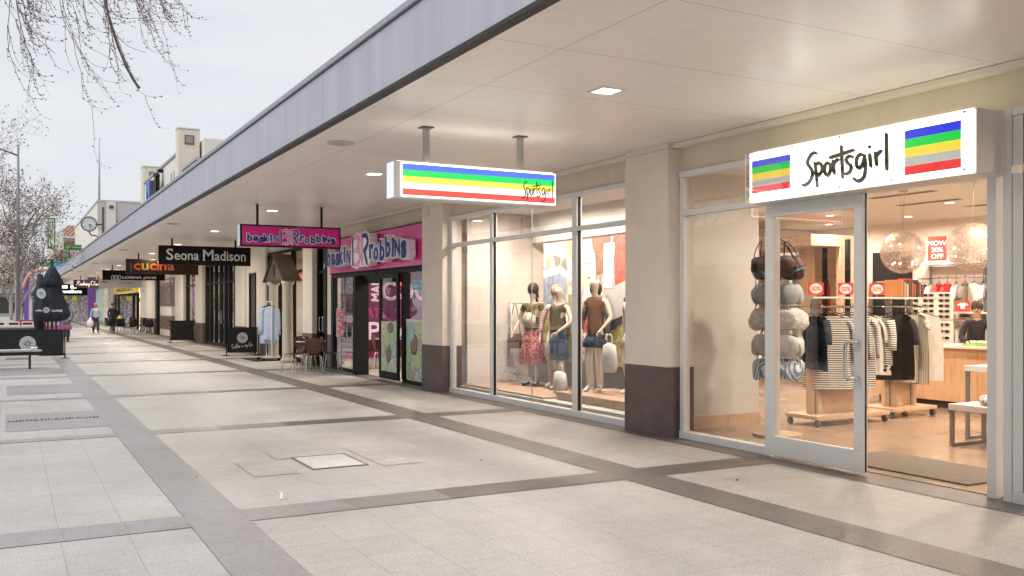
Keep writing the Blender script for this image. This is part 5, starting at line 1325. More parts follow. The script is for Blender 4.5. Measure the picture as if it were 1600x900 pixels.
colm = mat('ivory column', (.60, .55, .46), .5, var=.08)
for y in (27.45, 25.85):
    c = MB().lathe([(.2, 0), (.2, .08), (.165, .12), (.15, .16), (.135, 2.18), (.16, 2.2), (.18, 2.24), (.18, 2.30)], (6.88, y, 0), 22).build('column', colm, po, smooth=True)
brg = mat('grey brown gable', (.12, .095, .08), .6, var=.15); brr = mat('brown roof metal', (.075, .045, .03), .5)
g_ = Vector((6.7, 27.72, 2.34))
MB().prism([(0, 0), (2.12, 0), (1.06, .68)], g_, (0, -1, 0), U_, -.42).build('gable', brg, po)
m = MB()
m.prism([(-.08, -.05), (1.06, .70), (1.06, .76), (-.14, -.03)], g_ + Vector((-.05, 0, 0)), (0, -1, 0), U_, -.52)
m.prism([(2.20, -.05), (2.26, -.03), (1.06, .76), (1.06, .70)], g_ + Vector((-.05, 0, 0)), (0, -1, 0), U_, -.52)
m.build('roof', brr, po)
m = MB()
m.prism([(1.06 + .13 * math.cos(a * PI / 10), .27 + .19 * math.sin(a * PI / 10)) for a in range(20)], (6.698, 27.72, 2.34), (0, -1, 0), U_, .006)
m.build('vent', mat('vent dark', (.02, .018, .016), .6), po)
MB().box(6.72, 25.7, 2.302, 7.1, 27.6, 2.338).build('beam', brg, po)
gr = thing('garment_rail', 'small wheeled white garment rail of pale blue shirts before the portico', 'clothes rail', (6.68, 27.05, 0))
m = MB()
for y in (26.75, 27.4): m.tube([(6.66, y, .1), (6.66, y, 1.72)], .018, 8)
m.tube([(6.66, 26.75, 1.72), (6.66, 27.4, 1.72)], .018, 8); m.box(6.4, 26.72, .09, 6.9, 26.78, .12); m.box(6.4, 27.37, .09, 6.9, 27.43, .12); m.box(6.63, 26.78, .09, 6.69, 27.37, .12)
m.build('frame', white, gr)
for (x, y) in ((6.42, 26.75), (6.88, 26.75), (6.42, 27.4), (6.88, 27.4)):
    MB().cyl((x, y - .015, .045), (x, y + .015, .045), .045, 12).build('castor', black, gr)
blu = mat('pale blue shirting', (.50, .60, .80), .85, var=.15, scale=6)
for i in range(4):
    hanging('blue_shirt', 'pale blue shirt, %s on the small rail before the portico' % ORD[i], 'shirt', (6.66, 26.85 + i * .14, 1.7), rad(-25 + i * 9), blu, .98 + .12 * (i % 2), .75, .2, i + 120, 'pale blue shirts on the outdoor rail')
tag(MB().box(6.15, 26.7, .005, 7.05, 28.5, .02).build('door_mat', mat('black rubber mat', (.02, .02, .022), .9)), 'black rubber mat on the paving at the portico entrance', 'mat')
# narrow side door
nd = thing('narrow_door', 'narrow dark timber door with a long handle between two cream piers', 'door', (7.25, 31.7, 0))
MB().box(7.26, 31.3, 0, 7.3, 32.1, 2.62).build('leaf', mat('dark brown door', (.03, .02, .016), .4), nd)
MB().box(7.22, 31.22, 0, 7.32, 31.299, 2.7).box(7.22, 32.101, 0, 7.32, 32.18, 2.7).box(7.22, 31.299, 2.621, 7.32, 32.101, 2.7).build('frame', black, nd)
MB().tube([(7.2, 31.45, .8), (7.2, 31.45, 1.3)], .014, 8).build('handle', chrome, nd)
MB().box(7.251, 30.36, 0, 7.4, 31.21, 3.2).build('pier', cream, row); MB().box(7.251, 32.19, 0, 7.4, 32.74, 3.2).build('pier', cream, row); MB().box(7.252, 31.22, 2.71, 7.4, 32.18, 3.2).build('pier', cream, row)
# boutique with black doors
bt_ = glazing('boutique_shopfront', 'black framed multi pane boutique front with glass double doors', 34.3, 40.0, (2.45,), (35.3, 36.1, 37.0, 38.0, 39.0), glass, wbar=.16)
m = MB()
for y in (36.4, 37.75): m.tube([(7.12, y, .9), (7.12, y, 1.4)], .02, 8)
m.build('handle', chrome, bt_)
backwall(34.3, 46, 10.6, mat('boutique wall', (.42, .36, .3), .6), label='beige display wall inside the boutique')
for i in range(8):
    n = ['white', 'black', 'olive grey', 'cream', 'purple print', 'white', 'red', 'dark navy'][i]
    hanging('hanging_garment', '%s dress, %s from the left inside the black framed boutique' % (n, ORD[i]), 'dress', (9.3, 39.5 - i * .65, 1.9), rad(70), CL[n], 1.0, .2, .26, i + 140, 'dresses in the boutique')
tag(MB().tube([(9.3, 34.5, 1.9), (9.3, 40, 1.9)], .02, 8).build('clothes_rail', chrome), 'long chrome rail of dresses inside the boutique', 'clothes rail')
roomlamps(34.3, 46, 4, 28, (1, .82, .62), 'the boutique', 8.6)
glazing('boutique_window', 'tall black framed boutique window left of its entrance', 41.6, 44.8, (2.45,), (), glass, wbar=.2)
# menu wall with food posters
mw = thing('menu_wall', 'café menu wall with red lettered header and food photographs between two cream piers', 'menu board', (7.25, 50.8, 0))
MB().box(7.24, 47.2, 0, 7.34, 54.3, 3.2).build('wall_panel', cream, mw)
foodm = pattern_mat('food photograph', [(.03, .012, .01), (.16, .03, .02), (.05, .02, .012), (.5, .32, .2), (.04, .015, .01), (.3, .08, .03)], 3.2, 'noise', .4, const=False, stops=[0, .25, .45, .6, .68, .9])
MB().box(7.21, 48.2, 1.55, 7.238, 53.4, 2.65).build('food_picture', foodm, mw)
MB().box(7.21, 48.2, .35, 7.238, 53.4, 1.05).build('food_picture', foodm, mw)
MB().box(7.205, 48.2, 2.68, 7.238, 53.6, 3.0).build('header', mat('menu header', (.30, .06, .045), .4), mw)
MB().text('CAFE MAMA YEA', (7.203, 53.3, 2.74), R_, U_, w=4.6, h=.2, offset=.02).build('lettering', whl, mw)
MB().box(7.1, 53.7, 0, 7.26, 54.28, 3.1).build('black_post', black, mw)
# yellow headed shop
yl = mat('yellow sign band', (.62, .47, .03), .4, emit=(.8, .6, .04), estr=.25)
ys_ = glazing('yellow_sign_shopfront', 'bright warm shop window under a yellow header with dark lettering', 63.5, 78.0, (), (66, 75.5), glass, head=2.35, wbar=.35)
MB().box(7.19, 64, 2.45, 7.3, 77.8, 2.95).build('header', yl, ys_)
MB().text('BARGAIN BUY', (7.185, 76.5, 2.56), R_, U_, w=10.5, h=.28, offset=.03).build('lettering', black, ys_)
MB().box(7.19, 60.9, 2.96, 7.4, 78, 3.2).build('lintel', black, ys_)
backwall(63.7, 81.9, 9.4, mat('glowing cream shop wall', (.80, .64, .42), .6, emit=(1, .75, .45), estr=.25), label='cream wall with a weak glow of its own inside the yellow headed shop')  # room light put into the wall as a weak glow of its own
for i in range(5):
    hanging('hanging_garment', '%s outfit, %s from the left in the yellow headed shop window' % (['pinstriped cream', 'red', 'cream', 'olive grey', 'purple print'][i], ORD[i]), 'garment', (8.0, 77 - i * 2.4, 2.3), rad(80), CL[['pinstriped cream', 'red', 'cream', 'olive grey', 'purple print'][i]], 1.4, .3, .5, i + 160, 'outfits in the yellow headed shop')
roomlamps(64, 82, 4, 90, (1, .78, .5), 'the yellow headed shop', 8.3)
roomlamps(47, 63, 2, 20, (1, .8, .6), 'the café', 9)
# ---- hanging signs
def hang(label, y, x0, x1, z0, z1, face, posts, post_m=black, th=.12, frame=None):
    t = thing('hanging_sign', label, 'sign', ((x0 + x1) / 2, y, z0), 0, 'signs hanging under the awning')
    MB().box(x0, y - th / 2, z0, x1, y + th / 2, z1).build('board', face, t, bevel=.006)
    for x in posts: MB().box(x - .025, y - .02, z1, x + .025, y + .02, 3.605).build('post', post_m, t)
    return t
silverl = mat('silver grey letters', (.62, .62, .62), .35, var=.05)
t = hang('black hanging sign with silver serif lettering SEONA MADISON', 29, 3.87, 6.55, 2.82, 3.39, mat('black sign board', (.006, .006, .007), .6, spec=.2), (4.25, 6.1))
FT = (1, 0, 0)
def serif(o, s, W, H, par, m):
    q = MB(); q.text(s, o, FT, U_, w=W, h=H, offset=.0)
    q.build('lettering', m, par)
q = MB(); yy = 28.936
q.text('S', (4.08, yy, 2.96), FT, U_, w=.2, h=.34, offset=.012); q.text('eona', (4.31, yy, 2.965), FT, U_, w=.70, h=.20, offset=.012)
q.text('M', (5.13, yy, 2.965), FT, U_, w=.31, h=.33, offset=.012); q.text('adison', (5.47, yy, 2.965), FT, U_, w=.93, h=.30, offset=.012)
for x, z in ((5.13, 2.96), (5.4, 2.96), (4.6, 2.962), (6.3, 2.962)): q.box(x - .015, yy - .001, z, x + .06, yy, z + .012)
q.build('lettering', silverl, t)
t = hang('brown hanging sign with orange and amber lettering CUCINA', 38, 3.9, 6.55, 2.8, 3.38, mat('brown sign board', (.045, .03, .021), .6, spec=.2), (4.35, 6.2))
cols = [mat('letter orange', (.78, .16, .04), .4), mat('letter amber', (.62, .42, .08), .4), mat('letter coral', (.8, .2, .08), .4)]
x = 4.17
for i, (c, w_, h_, k) in enumerate((('c', .25, .26, 0), ('u', .25, .26, 1), ('c', .25, .26, 0), ('i', .05, .36, 2), ('n', .25, .26, 0), ('a', .26, .26, 2))):
    MB().text(c, (x, 37.936, 2.96), FT, U_, w=w_, h=h_, offset=.02).build('lettering', cols[k], t); x += w_ + .035
MB().text('CAFE', (4.12, 37.936, 2.93), (0, 0, 1), (-1, 0, 0), w=.3, h=.08).build('small_lettering', mat('letter grey', (.25, .22, .2)), t)
t = hang('long black hanging sign with white lettering LORNA JANE', 50, 4.05, 6.98, 2.86, 3.35, mat('black sign board', (.01,) * 3), (4.5,))
q = MB(); q.text('LORNA JANE', (4.95, 49.935, 2.9), FT, U_, w=1.62, h=.16, offset=.035)
for k in range(3): q.stroke([[(.0, .0), (.03, .17), (.13, .17), (.1, 0), (0, 0)]], (4.45 + .15 * k, 49.935, 2.9), FT, U_, .03, 1.0, sm=2)
q.build('lettering', whl, t)
t = hang('pale grey hanging sign with red mark half hidden behind the LORNA JANE sign', 60, 4.66, 7.0, 2.64, 3.1, mat('pale grey board', (.5, .5, .5), .5), (5.2,))
MB().prism([(0, 0), (.35, 0), (.3, .08), (.05, .12)], (4.8, 59.935, 2.93), FT, U_, .004).build('emblem', cardred, t)
MB().text('COFFEE', (5.7, 59.935, 2.86), FT, U_, w=.8, h=.12, offset=.02).build('lettering', mat('dim letters', (.3, .25, .25)), t)
t = hang('dark brown hanging sign with white handwriting RODNEY CLARK', 70, 3.85, 5.75, 2.8, 3.35, mat('dark brown sign board', (.025, .012, .008), .6, spec=.2), (4.3, 5.4))
script = [[(.0, .1), (.3, 1.6), (.5, 2.6), (1.2, 2.9), (1.5, 2.3), (.8, 1.7), (.5, 1.6)], [(.8, 1.7), (1.3, .5), (1.9, .3)], [(2.4, 1.5), (1.9, 1.0), (2.2, .3), (2.7, .8), (2.4, 1.5)], [(3.5, 1.2), (3.0, .9), (3.2, .3), (3.6, .9), (3.9, 2.8)], [(3.7, .4), (4.2, 1.3), (4.5, .3), (4.8, 1.2), (5.1, .3), (5.6, 1.0), (5.3, 1.3), (5.2, .4), (5.8, .4)], [(6.0, 1.3), (6.3, .4), (6.8, 1.3), (6.3, -.8)],
          [(9.0, 2.3), (8.2, 2.9), (7.5, 1.7), (8.0, .4), (9.0, .7)], [(9.6, 2.8), (9.3, .4)], [(10.5, 1.2), (10, .9), (10.2, .3), (10.7, 1.2), (10.8, .3)], [(11.2, 1.3), (11.3, .3)], [(11.2, .9), (11.7, 1.4)], [(12.2, 2.9), (12.2, .3)], [(12.9, 1.5), (12.2, .9), (13.0, .3)]]
MB().stroke(script, (4.05, 69.93, 2.93), FT, U_, .028, (.118, .115), sm=4).build('lettering', whl, t)
# ---- barriers
def roundel(o, r, R, par, col):
    r = Vector(r); n = r.cross(Vector(U_)); o = Vector(o); c = lambda q, k=28: [(q * math.cos(2 * PI * i / k), q * math.sin(2 * PI * i / k)) for i in range(k)]
    dk = mat('emblem dark', (.07, .07, .08), .6); 
    m = MB(); m.prism(c(R), o, r, U_, .001); m.build('emblem', col, par)
    m = MB(); m.prism(c(R * .9), o + n * .0015, r, U_, .001); m.build('emblem_ring', dk, par)
    m = MB(); m.prism(c(R * .86), o + n * .003, r, U_, .001); m.build('emblem', col, par)
    m = MB()
    for k in range(16):
        a = 2 * PI * k / 16; m.prism([(R * .74 * math.cos(a) + R * .06 * math.cos(b_), R * .74 * math.sin(a) + R * .06 * math.sin(b_)) for b_ in (0, 2, 4)], o + n * .0045, r, U_, .001)
    m.prism(c(R * .6), o + n * .0045, r, U_, .0005)
    m.build('emblem_ring', dk, par)
    m = MB(); m.prism(c(R * .55), o + n * .006, r, U_, .0005); m.build('emblem', col, par)
    m = MB()
    for k in range(6):
        a = 2 * PI * k / 6 + .3; m.prism([(R * .3 * math.cos(a) + R * .15 * math.cos(b_), R * .3 * math.sin(a) + R * .13 * math.sin(b_)) for b_ in (0, 1, 2, 3, 4, 5)], o + n * .0075, r, U_, .0005)
    m.prism([(-.5 * R, -.03 * R), (.5 * R, -.03 * R), (.5 * R, .03 * R), (-.5 * R, .03 * R)], o + n * .0085, r, U_, .0005)
    m.build('emblem_ring', dk, par)
def barrier(label, x0, x1, y, z0, z1, em=None, txt=None, z_em=.62):
    t = thing('cafe_barrier', label, 'barrier', ((x0 + x1) / 2, y, 0), 0, 'black canvas café barriers')
    MB().box(x0 + .03, y - .006, z0, x1 - .03, y + .006, z1).build('canvas', blackcloth, t)
    for x in (x0, x1):
        MB().cyl((x, y, 0.02), (x, y, z1 + .04), .018, 10).build('post', black, t)
        MB().lathe([(.001, 0), (.13, 0), (.13, .012), (.02, .025), (.001, .025)], (x, y, .001), 18).build('foot', black, t)
    m = MB(); m.cyl((x0, y, z1 + .01), (x1, y, z1 + .01), .012, 8); m.cyl((x0, y, z0 - .01), (x1, y, z0 - .01), .012, 8); m.build('rail', black, t)
    if em: roundel((em[0], y - .0075, em[1]), FT, em[2], t, mat('emblem silver', (.55, .6, .62), .5))
    return t
t = barrier('black canvas barrier with silver roundel and handwriting beside the boutique pier', 6.05, 7.05, 30.1, .12, .88, (6.55, .57, .17))
sc2 = [[(.9, 1.7), (.3, 1.9), (.1, .8), (.6, .2), (1.1, .6)], [(1.6, 1.0), (1.3, .5), (1.7, .3), (1.9, .8), (1.6, 1.0)], [(2.3, .0), (2.6, 1.9), (2.9, 1.8)], [(2.8, 0), (3.1, 1.9), (3.4, 1.8)], [(3.4, .6), (3.9, .8), (3.6, 1.0), (3.5, .4), (4.0, .4), (4.5, .9), (4.2, 1.0), (4.1, .5), (4.6, .4)], [(5.3, 1.0), (5.4, .4)], [(6.0, 1.0), (5.8, .7), (6.0, .4), (5.6, .4)], [(7.0, .4), (7.1, 1.1), (7.4, .5), (7.6, 1.1), (7.9, .5)], [(8.0, 1.1), (8.3, .5), (8.6, 1.1), (8.2, -.5)], [(9.3, 2), (9.2, .4)], [(9.7, 1), (9.7, .4)], [(10.1, -.1), (10.4, 1.9), (10.7, 1.8)], [(10.8, .7), (11.3, .9), (11, 1.1), (10.9, .5), (11.5, .6)]]
MB().stroke(sc2, (6.22, 30.09, .22), (1, 0, .09), (-.09, 0, 1), .012, (.058, .07), sm=4).build('handwriting', whl, t)
barrier('plain black canvas barrier beside the café tables', 6.08, 7.1, 42.0, .12, .92)
# ---- black café chairs and tables
def bistro(label, loc, rz, group):
    t = thing('cafe_chair', label, 'chair', loc, rz, group)
    bk = mat('black moulded shell', (.015, .015, .017), .35)
    m = MB(); vs = []; nx = 7
    prof = [(-.22, .44, .2), (-.1, .43, .22), (.1, .43, .22), (.19, .46, .21), (.24, .6, .21), (.27, .78, .2), (.28, .86, .17)]
    for (y, z, w_) in prof[:4]:
        for i in range(nx): u = i / (nx - 1) * 2 - 1; vs.append((u * w_, y, z + .03 * u * u))
    m.add(vs, [(j * nx + i, j * nx + i + 1, (j + 1) * nx + i + 1, (j + 1) * nx + i) for j in range(3) for i in range(nx - 1)]); m.build('seat', bk, t, smooth=True, world=False, solid=.015)
    m = MB(); vs = []
    for (y, z, w_) in prof[3:]:
        for i in range(nx): u = i / (nx - 1) * 2 - 1; vs.append((u * w_, y - .05 * u * u, z))
    m.add(vs, [(j * nx + i, j * nx + i + 1, (j + 1) * nx + i + 1, (j + 1) * nx + i) for j in range(3) for i in range(nx - 1)]); m.build('backrest', bk, t, smooth=True, world=False, solid=.015)
    for sx in (-1, 1):
        for sy in (-1, 1): MB().tube([(sx * .15, sy * .14, .43), (sx * .22, sy * .24, 0)], .015, 7).build('leg', white, t, smooth=True, world=False)
    return t
GB = 'black café chairs outside the menu wall'
b0 = bistro('black moulded café chair with white legs nearest the plain barrier', (6.55, 52.6, 0), rad(170), GB)
spots = [(5.75, 53.2, 200), (5.4, 54.6, 20), (6.2, 54.9, 60), (4.95, 56.2, 200), (5.7, 57.4, 10), (6.9, 55.0, 260), (5.2, 59.2, 120), (6.0, 60.0, 30), (6.6, 57.8, 100)]
spots += [(7.0, 56.6, 40), (6.6, 61.5, 200), (5.0, 57.9, 300)]
for i, (x, y, a) in enumerate(spots):
    dup(b0, (x, y, 0), rad(a), 'black moulded café chair with white legs, %s going away from the plain barrier' % ORD[i + 1])
k0 = cafe_table('round black topped café table nearest the plain barrier', (6.05, 54.0, 0), mat('black table top', (.02, .02, .02), .3), white, 'black café tables')
dup(k0, (5.4, 57.0, 0), 0, 'round black topped café table second from the plain barrier'); dup(k0, (5.8, 59.2, 0), 0, 'round black topped café table furthest from the plain barrier')
# ================================================================== BUILDINGS ABOVE AND BEYOND THE AWNING
whr = mat('white render', (.72, .69, .63), .75, var=.08, scale=.6, bump=.08, streak=True)
whr2 = mat('warm white render', (.70, .64, .54), .75, var=.06, scale=.6)
grr = mat('grey mauve render', (.52, .48, .48), .75, var=.06)
ub = thing('parapet_building', 'two storey cream art deco building with square vented towers above the awning', 'building', (7.25, 52, 3.7))
MB().box(7.26, 42.6, 3.63, 9.2, 46.4, 8.02).build('wall', whr, ub, bevel=.03)
MB().box(7.2, 42.5, 8.03, 9.2, 46.4, 8.14).build('coping', mat('coping grey', (.4, .38, .37), .6), ub)
MB().box(8.3, 46.42, 3.63, 10.2, 50.0, 9.7).build('wall', whr, ub)
MB().box(7.26, 47.9, 3.63, 8.298, 60.4, 9.02).build('wall', whr, ub)
MB().box(7.2, 47.95, 9.03, 8.297, 60.5, 9.15).build('coping', mat('coping grey', (.4, .38, .37), .6), ub)
def tower(y0, y1, x1, z, vy):
    MB().box(7.18, y0, 3.63, x1, y1, z).build('tower', whr2, ub, bevel=.03)
    MB().box(7.16, y0 - .03, z + .002, x1 + .03, y1 + .03, z + .06).build('coping', whr, ub)
    cx = (7.18 + x1) / 2 + .02
    MB().box(cx - .22, y0 - .03, z - .75, cx + .22, y0 - .003, z - .3).build('vent_frame', mat('vent brown', (.12, .08, .07), .6), ub)
    MB().box(cx - .17, y0 - .04, z - .70, cx + .17, y0 - .031, z - .35).build('vent', mat('vent mesh', (.33, .29, .28), .7, var=.5, scale=60), ub)
tower(47.1, 47.85, 8.2, 10.2, 0); tower(60.45, 61.6, 8.3, 10.1, 0)
for y in (48.7, 49.6, 57.6, 58.6): MB().box(7.245, y, 7.2, 7.27, y + .32, 8.35).build('window', mat('dim window', (.2, .21, .23), .3), ub)
t = thing('roof_letters', 'blue and black raised letters on the art deco parapet wall', 'sign', (7.1, 54, 7.6))
MB().text('N', (7.05, 56.4, 7.62), (0, -1, 0), U_, w=1.5, h=.95, offset=.05, ext=.2).build('lettering', mat('letter blue', (.03, .12, .55), .4), t)
MB().text('ui', (7.05, 54.6, 7.62), (0, -1, 0), U_, w=2.3, h=1.05, offset=.05, ext=.2).build('lettering', black, t)
for y in (54.4, 52.7): MB().box(7.0, y - .2, 8.75, 7.26, y + .2, 8.9).build('floodlight', black, t)
b3 = thing('corner_building', 'tall white rendered corner building with grey side wall past the awning end', 'building', (6, 76, 0))
MB().box(5.85, 76.1, 4.35, 12.0, 104, 9.4).build('wall', whr, b3, bevel=.02)
MB().box(5.8, 76.0, 9.41, 12.05, 104, 9.55).build('coping', grr, b3)
MB().box(5.82, 76.02, 7.4, 6.4, 76.098, 9.4).build('side_panel', grr, b3)
MB().box(6.42, 75.9, 4.3, 7.08, 76.09, 9.4).build('pilaster', whr, b3); MB().box(6.62, 75.86, 8.9, 6.92, 75.898, 9.15).build('vent', mat('vent brown', (.12, .08, .07)), b3)
MB().box(7.12, 76.02, 8.0, 8.8, 76.098, 9.4).build('side_panel', grr, b3); MB().box(7.12, 75.98, 7.92, 8.8, 76.097, 7.99).build('ledge', mat('vent brown', (.12, .08, .07)), b3)
MB().box(7.3, 82.2, 0, 12, 104, 4.34).build('wall', whr2, b3)
# lower front of the corner building: small lit shops beyond the awning
for i, (y0, y1, c) in enumerate(((83, 88, (.75, .62, .45)), (89, 95, (.45, .6, .55)), (96, 103, (.7, .66, .6)))):
    gl_ = MB().box(7.2, y0, .2, 7.29, y1, 3.0); gl_.build('window', mat('lit far window %d' % i, c, .3, var=.5, scale=1.2, emit=c, estr=.35), b3)
MB().box(5.0, 77, 3.4, 7.28, 104, 3.9).build('awning', mat('far awning', (.55, .5, .5), .6), b3)
t = thing('purple_column', 'bright purple painted column under the far end of the awning', 'column', (5.25, 73.5, 0))
MB().box(4.98, 73.2, 0, 5.5, 73.7, 3.6).build('shaft', mat('purple paint', (.19, .09, .50), .5, var=.06), t, bevel=.01)
MB().box(4.94, 73.16, .002, 5.54, 73.74, .2).build('base', mat('purple paint dark', (.1, .05, .25), .5), t)
t = thing('jewellers_shop', 'dark shop front with white lit JEWELLERS sign and yellow boards facing up the mall', 'shop', (4.8, 95.5, 0))
MB().box(3.6, 95.5, 2.5, 7.15, 96.1, 3.55).build('sign_band', black, t)
MB().text('Jewellers', (3.95, 95.48, 2.62), FT, U_, w=2.0, h=.4, offset=.05).build('lettering', emis('white lit letters', (1, 1, .95), 1.4), t)
MB().box(4.3, 95.45, 3.15, 4.75, 95.49, 3.42).box(5.0, 95.45, 3.15, 5.5, 95.49, 3.42).build('lamp', emis('white lit letters', (1, 1, .95), 1.4), t)
MB().box(4.05, 95.44, 2.0, 4.65, 95.49, 2.4).box(5.15, 95.44, 2.0, 5.55, 95.49, 2.4).build('yellow_board', mat('yellow board', (.75, .6, .02), .5), t)
MB().box(3.6, 95.9, 0, 7.1, 96.0, 2.5).build('shop_window', pattern_mat('glowing shop goods', [(.1, .09, .1), (.5, .45, .4), (.2, .12, .2), (.65, .6, .55), (.3, .1, .15)], 2.2, 'noise', .4, emit=.2, stretch=(2.5, 1, .6)), t)  # shop lighting put into the goods print as a faint glow
for x in (3.65, 4.7, 5.6, 6.4): MB().box(x, 95.8, 0, x + .16, 95.89, 2.49).build('mullion', mat('pale mullion', (.5, .48, .46), .4), t)
t = thing('town_clock', 'round white faced town clock on a dark bracket above the awning end', 'clock', (4.95, 72, 7.36))
m = MB()
m.tube([(4.95 + .5 * math.cos(a * PI / 16), 71.9, 7.36 + .5 * math.sin(a * PI / 16)) for a in range(33)], .045, 8); m.build('rim', mat('clock rim', (.06, .065, .06), .4), t)
MB().prism([(.48 * math.cos(a * PI / 16), .48 * math.sin(a * PI / 16)) for a in range(32)], (4.95, 71.98, 7.36), FT, U_, .1).build('dial', mat('clock dial', (.66, .68, .69), .4), t)
m = MB()
for k in range(12):
    a = k * PI / 6; c_, s_ = math.cos(a), math.sin(a); rr0, rr1 = .36, .43
    m.tube([(4.95 + rr0 * c_, 71.87, 7.36 + rr0 * s_), (4.95 + rr1 * c_, 71.87, 7.36 + rr1 * s_)], .014, 4)
m.build('hour_marks', black, t)
m = MB(); m.tube([(4.95, 71.86, 7.36), (5.15, 71.86, 7.2)], .02, 4); m.tube([(4.95, 71.86, 7.36), (5.05, 71.86, 7.0)], .014, 4); m.build('hands', black, t)
MB().tube(smooth_line([(5.45, 72.0, 7.36), (5.8, 72.0, 7.36)]), .06, 8).tube(smooth_line([(4.95, 72.0, 6.85), (5.1, 72, 6.6), (5.5, 72.0, 6.5), (5.8, 72, 6.2)]), .045, 8).build('bracket', mat('clock rim', (.06, .065, .06)), t)
MB().box(5.8, 71.9, 4.24, 5.95, 72.05, 8.6).build('post', mat('clock post brown', (.12, .08, .075), .5), t)
t = thing('flagpole', 'tall thin white flagpole rising from the corner building roof', 'flagpole', (5.98, 76.5, 9.5))
MB().tube([(5.98, 76.5, 9.56), (5.98, 76.5, 14.2)], [.08, .05], 8).build('pole', mat('flagpole paint', (.45, .47, .5), .4), t, smooth=True); MB().ball((5.98, 76.5, 14.24), .08, 8, 6).build('finial', white, t)
# hotel sign, Kenny's sign, red roofed building, green awning
gsn = mat('sign green', (.03, .20, .09), .5); gsl = mat('sign lime', (.3, .62, .12), .5); crm = mat('sign cream', (.75, .68, .55), .5)
t = thing('vertical_sign', 'tall narrow green and cream vertical sign reading HOTEL above the trees', 'sign', (3.55, 100, 7))
MB().box(3.22, 99.9, 7.05, 3.9, 100.1, 10.05).build('board', gsn, t); MB().box(3.33, 99.88, 7.3, 3.79, 99.899, 9.9).build('face', crm, t)
m = MB()
for k, c in enumerate('HOTEL'): m.text(c, (3.56, 99.87, 9.42 - k * .5), FT, U_, h=.38, offset=.03, anchor='c')
m.build('lettering', gsn, t)
rb = thing('red_roofed_building', 'old cream building with terracotta tiled roof and pink brick band at the street end', 'building', (7, 106, 0))
MB().box(3.9, 104.5, 0, 12.5, 116, 8.4).build('wall', whr2, rb)
MB().box(3.85, 104.4, 7.5, 12.5, 104.49, 8.1).build('brick_band', mat('pink brick band', (.42, .2, .16), .7, var=.25, scale=9), rb)
MB().box(3.7, 104.2, 8.41, 12.7, 116, 8.6).build('cornice', whr, rb)
rf = MB()
rf.add([(4.0, 104.5, 8.62), (12.6, 104.5, 8.62), (12.6, 108, 10.0), (5.4, 108, 10.0), (4.0, 112, 8.62)], [(0, 1, 2, 3), (0, 3, 4)])
rf.build('roof', pattern_mat('terracotta tiles', [(.36, .17, .12), (.5, .3, .24), (.25, .12, .1)], 3.5, 'X', .8, const=False), rb)
m = MB()
for k in range(22): m.tube([(4.3 + k * .38, 104.45, 8.68), (5.55 + k * .33, 107.9, 10.02)], .05, 5)
m.build('roof_ribs', mat('tile rib', (.52, .33, .28), .7), rb)
MB().box(3.3, 104.0, 0, 4.7, 104.3, 5.9).box(3.2, 103.8, 7.2, 4.8, 104.1, 9.0).build('gable_front', whr, rb)
for x in (4.5, 5.3): MB().box(x, 104.37, 5.2, x + .3, 104.39, 7.1).build('window', mat('rust window', (.2, .06, .04), .5), rb)
t = thing('green_framed_sign', 'green and lime framed sign reading KENNYS above the awning end', 'sign', (5.6, 94, 5.4))
MB().box(4.35, 94, 5.35, 7.1, 94.2, 7.15).build('board', gsn, t)
m = MB(); m.box(4.62, 93.97, 5.45, 4.70, 93.999, 6.95); m.box(4.70, 93.97, 6.89, 7.0, 93.999, 6.95); m.build('border', gsl, t)
MB().box(4.8, 93.98, 5.5, 7.0, 93.999, 6.8).build('face', mat('sign dark face', (.06, .12, .12), .5), t)
MB().text("KENNYS", (4.9, 93.965, 6.05), FT, U_, w=2.0, h=.6, offset=.05).build('lettering', mat('salmon letters', (.8, .5, .42), .5), t)
MB().text("bakery", (5.0, 93.965, 5.6), FT, U_, w=1.4, h=.3, offset=.02).build('lettering_lower', crm, t)
t = thing('green_awning', 'rounded green canvas awning over the far shops', 'awning', (3.8, 98, 5.4))
m = MB(); m.prism([(0, 0), (2.6, 0), (2.6, .45), (2.2, .68), (.9, .7), (.3, .5)], (2.5, 98, 5.3), FT, U_, -2.0); m.build('canvas', mat('green canvas', (.06, .20, .11), .8, var=.2), t)
t = thing('blue_sign', 'bright blue hanging board with white lettering below the green awning', 'sign', (4.4, 92, 4.7))
MB().box(3.5, 92, 4.55, 5.2, 92.1, 5.35).build('board', mat('bright blue', (.06, .32, .68), .5), t); MB().text('Optom', (3.7, 91.985, 4.72), FT, U_, w=1.2, h=.35, offset=.03).build('lettering', whl, t)
# far end backdrop buildings
for i, (x0, x1, y, z, m_) in enumerate(((-22, 3.0, 150, 5.5, whr), (2.2, 9, 135, 4.6, whr2), (-40, -20, 140, 7, grr))):
    t = thing('far_building', ['low white building across the far end of the mall', 'low cream building behind the far shops', 'grey building at the far left'][i], 'building', (x0, y, 0))
    MB().box(x0, y, 0, x1, y + 8, z).build('wall', m_, t); MB().box(x0, y - .3, z, x1, y + 8, z + .3).build('parapet', grr, t)
    m = MB()
    for k in range(int((x1 - x0) / 2.2)): m.box(x0 + .4 + k * 2.2, y - .05, .4, x0 + 2.1 + k * 2.2, y - .01, 2.7)
    m.build('windows', mat('far dark windows', (.08, .08, .09), .3), t); MB().box(x0, y - 2, 3, x1, y - .06, 3.3).build('awning', mat('far awning dark', (.12, .16, .15)), t)

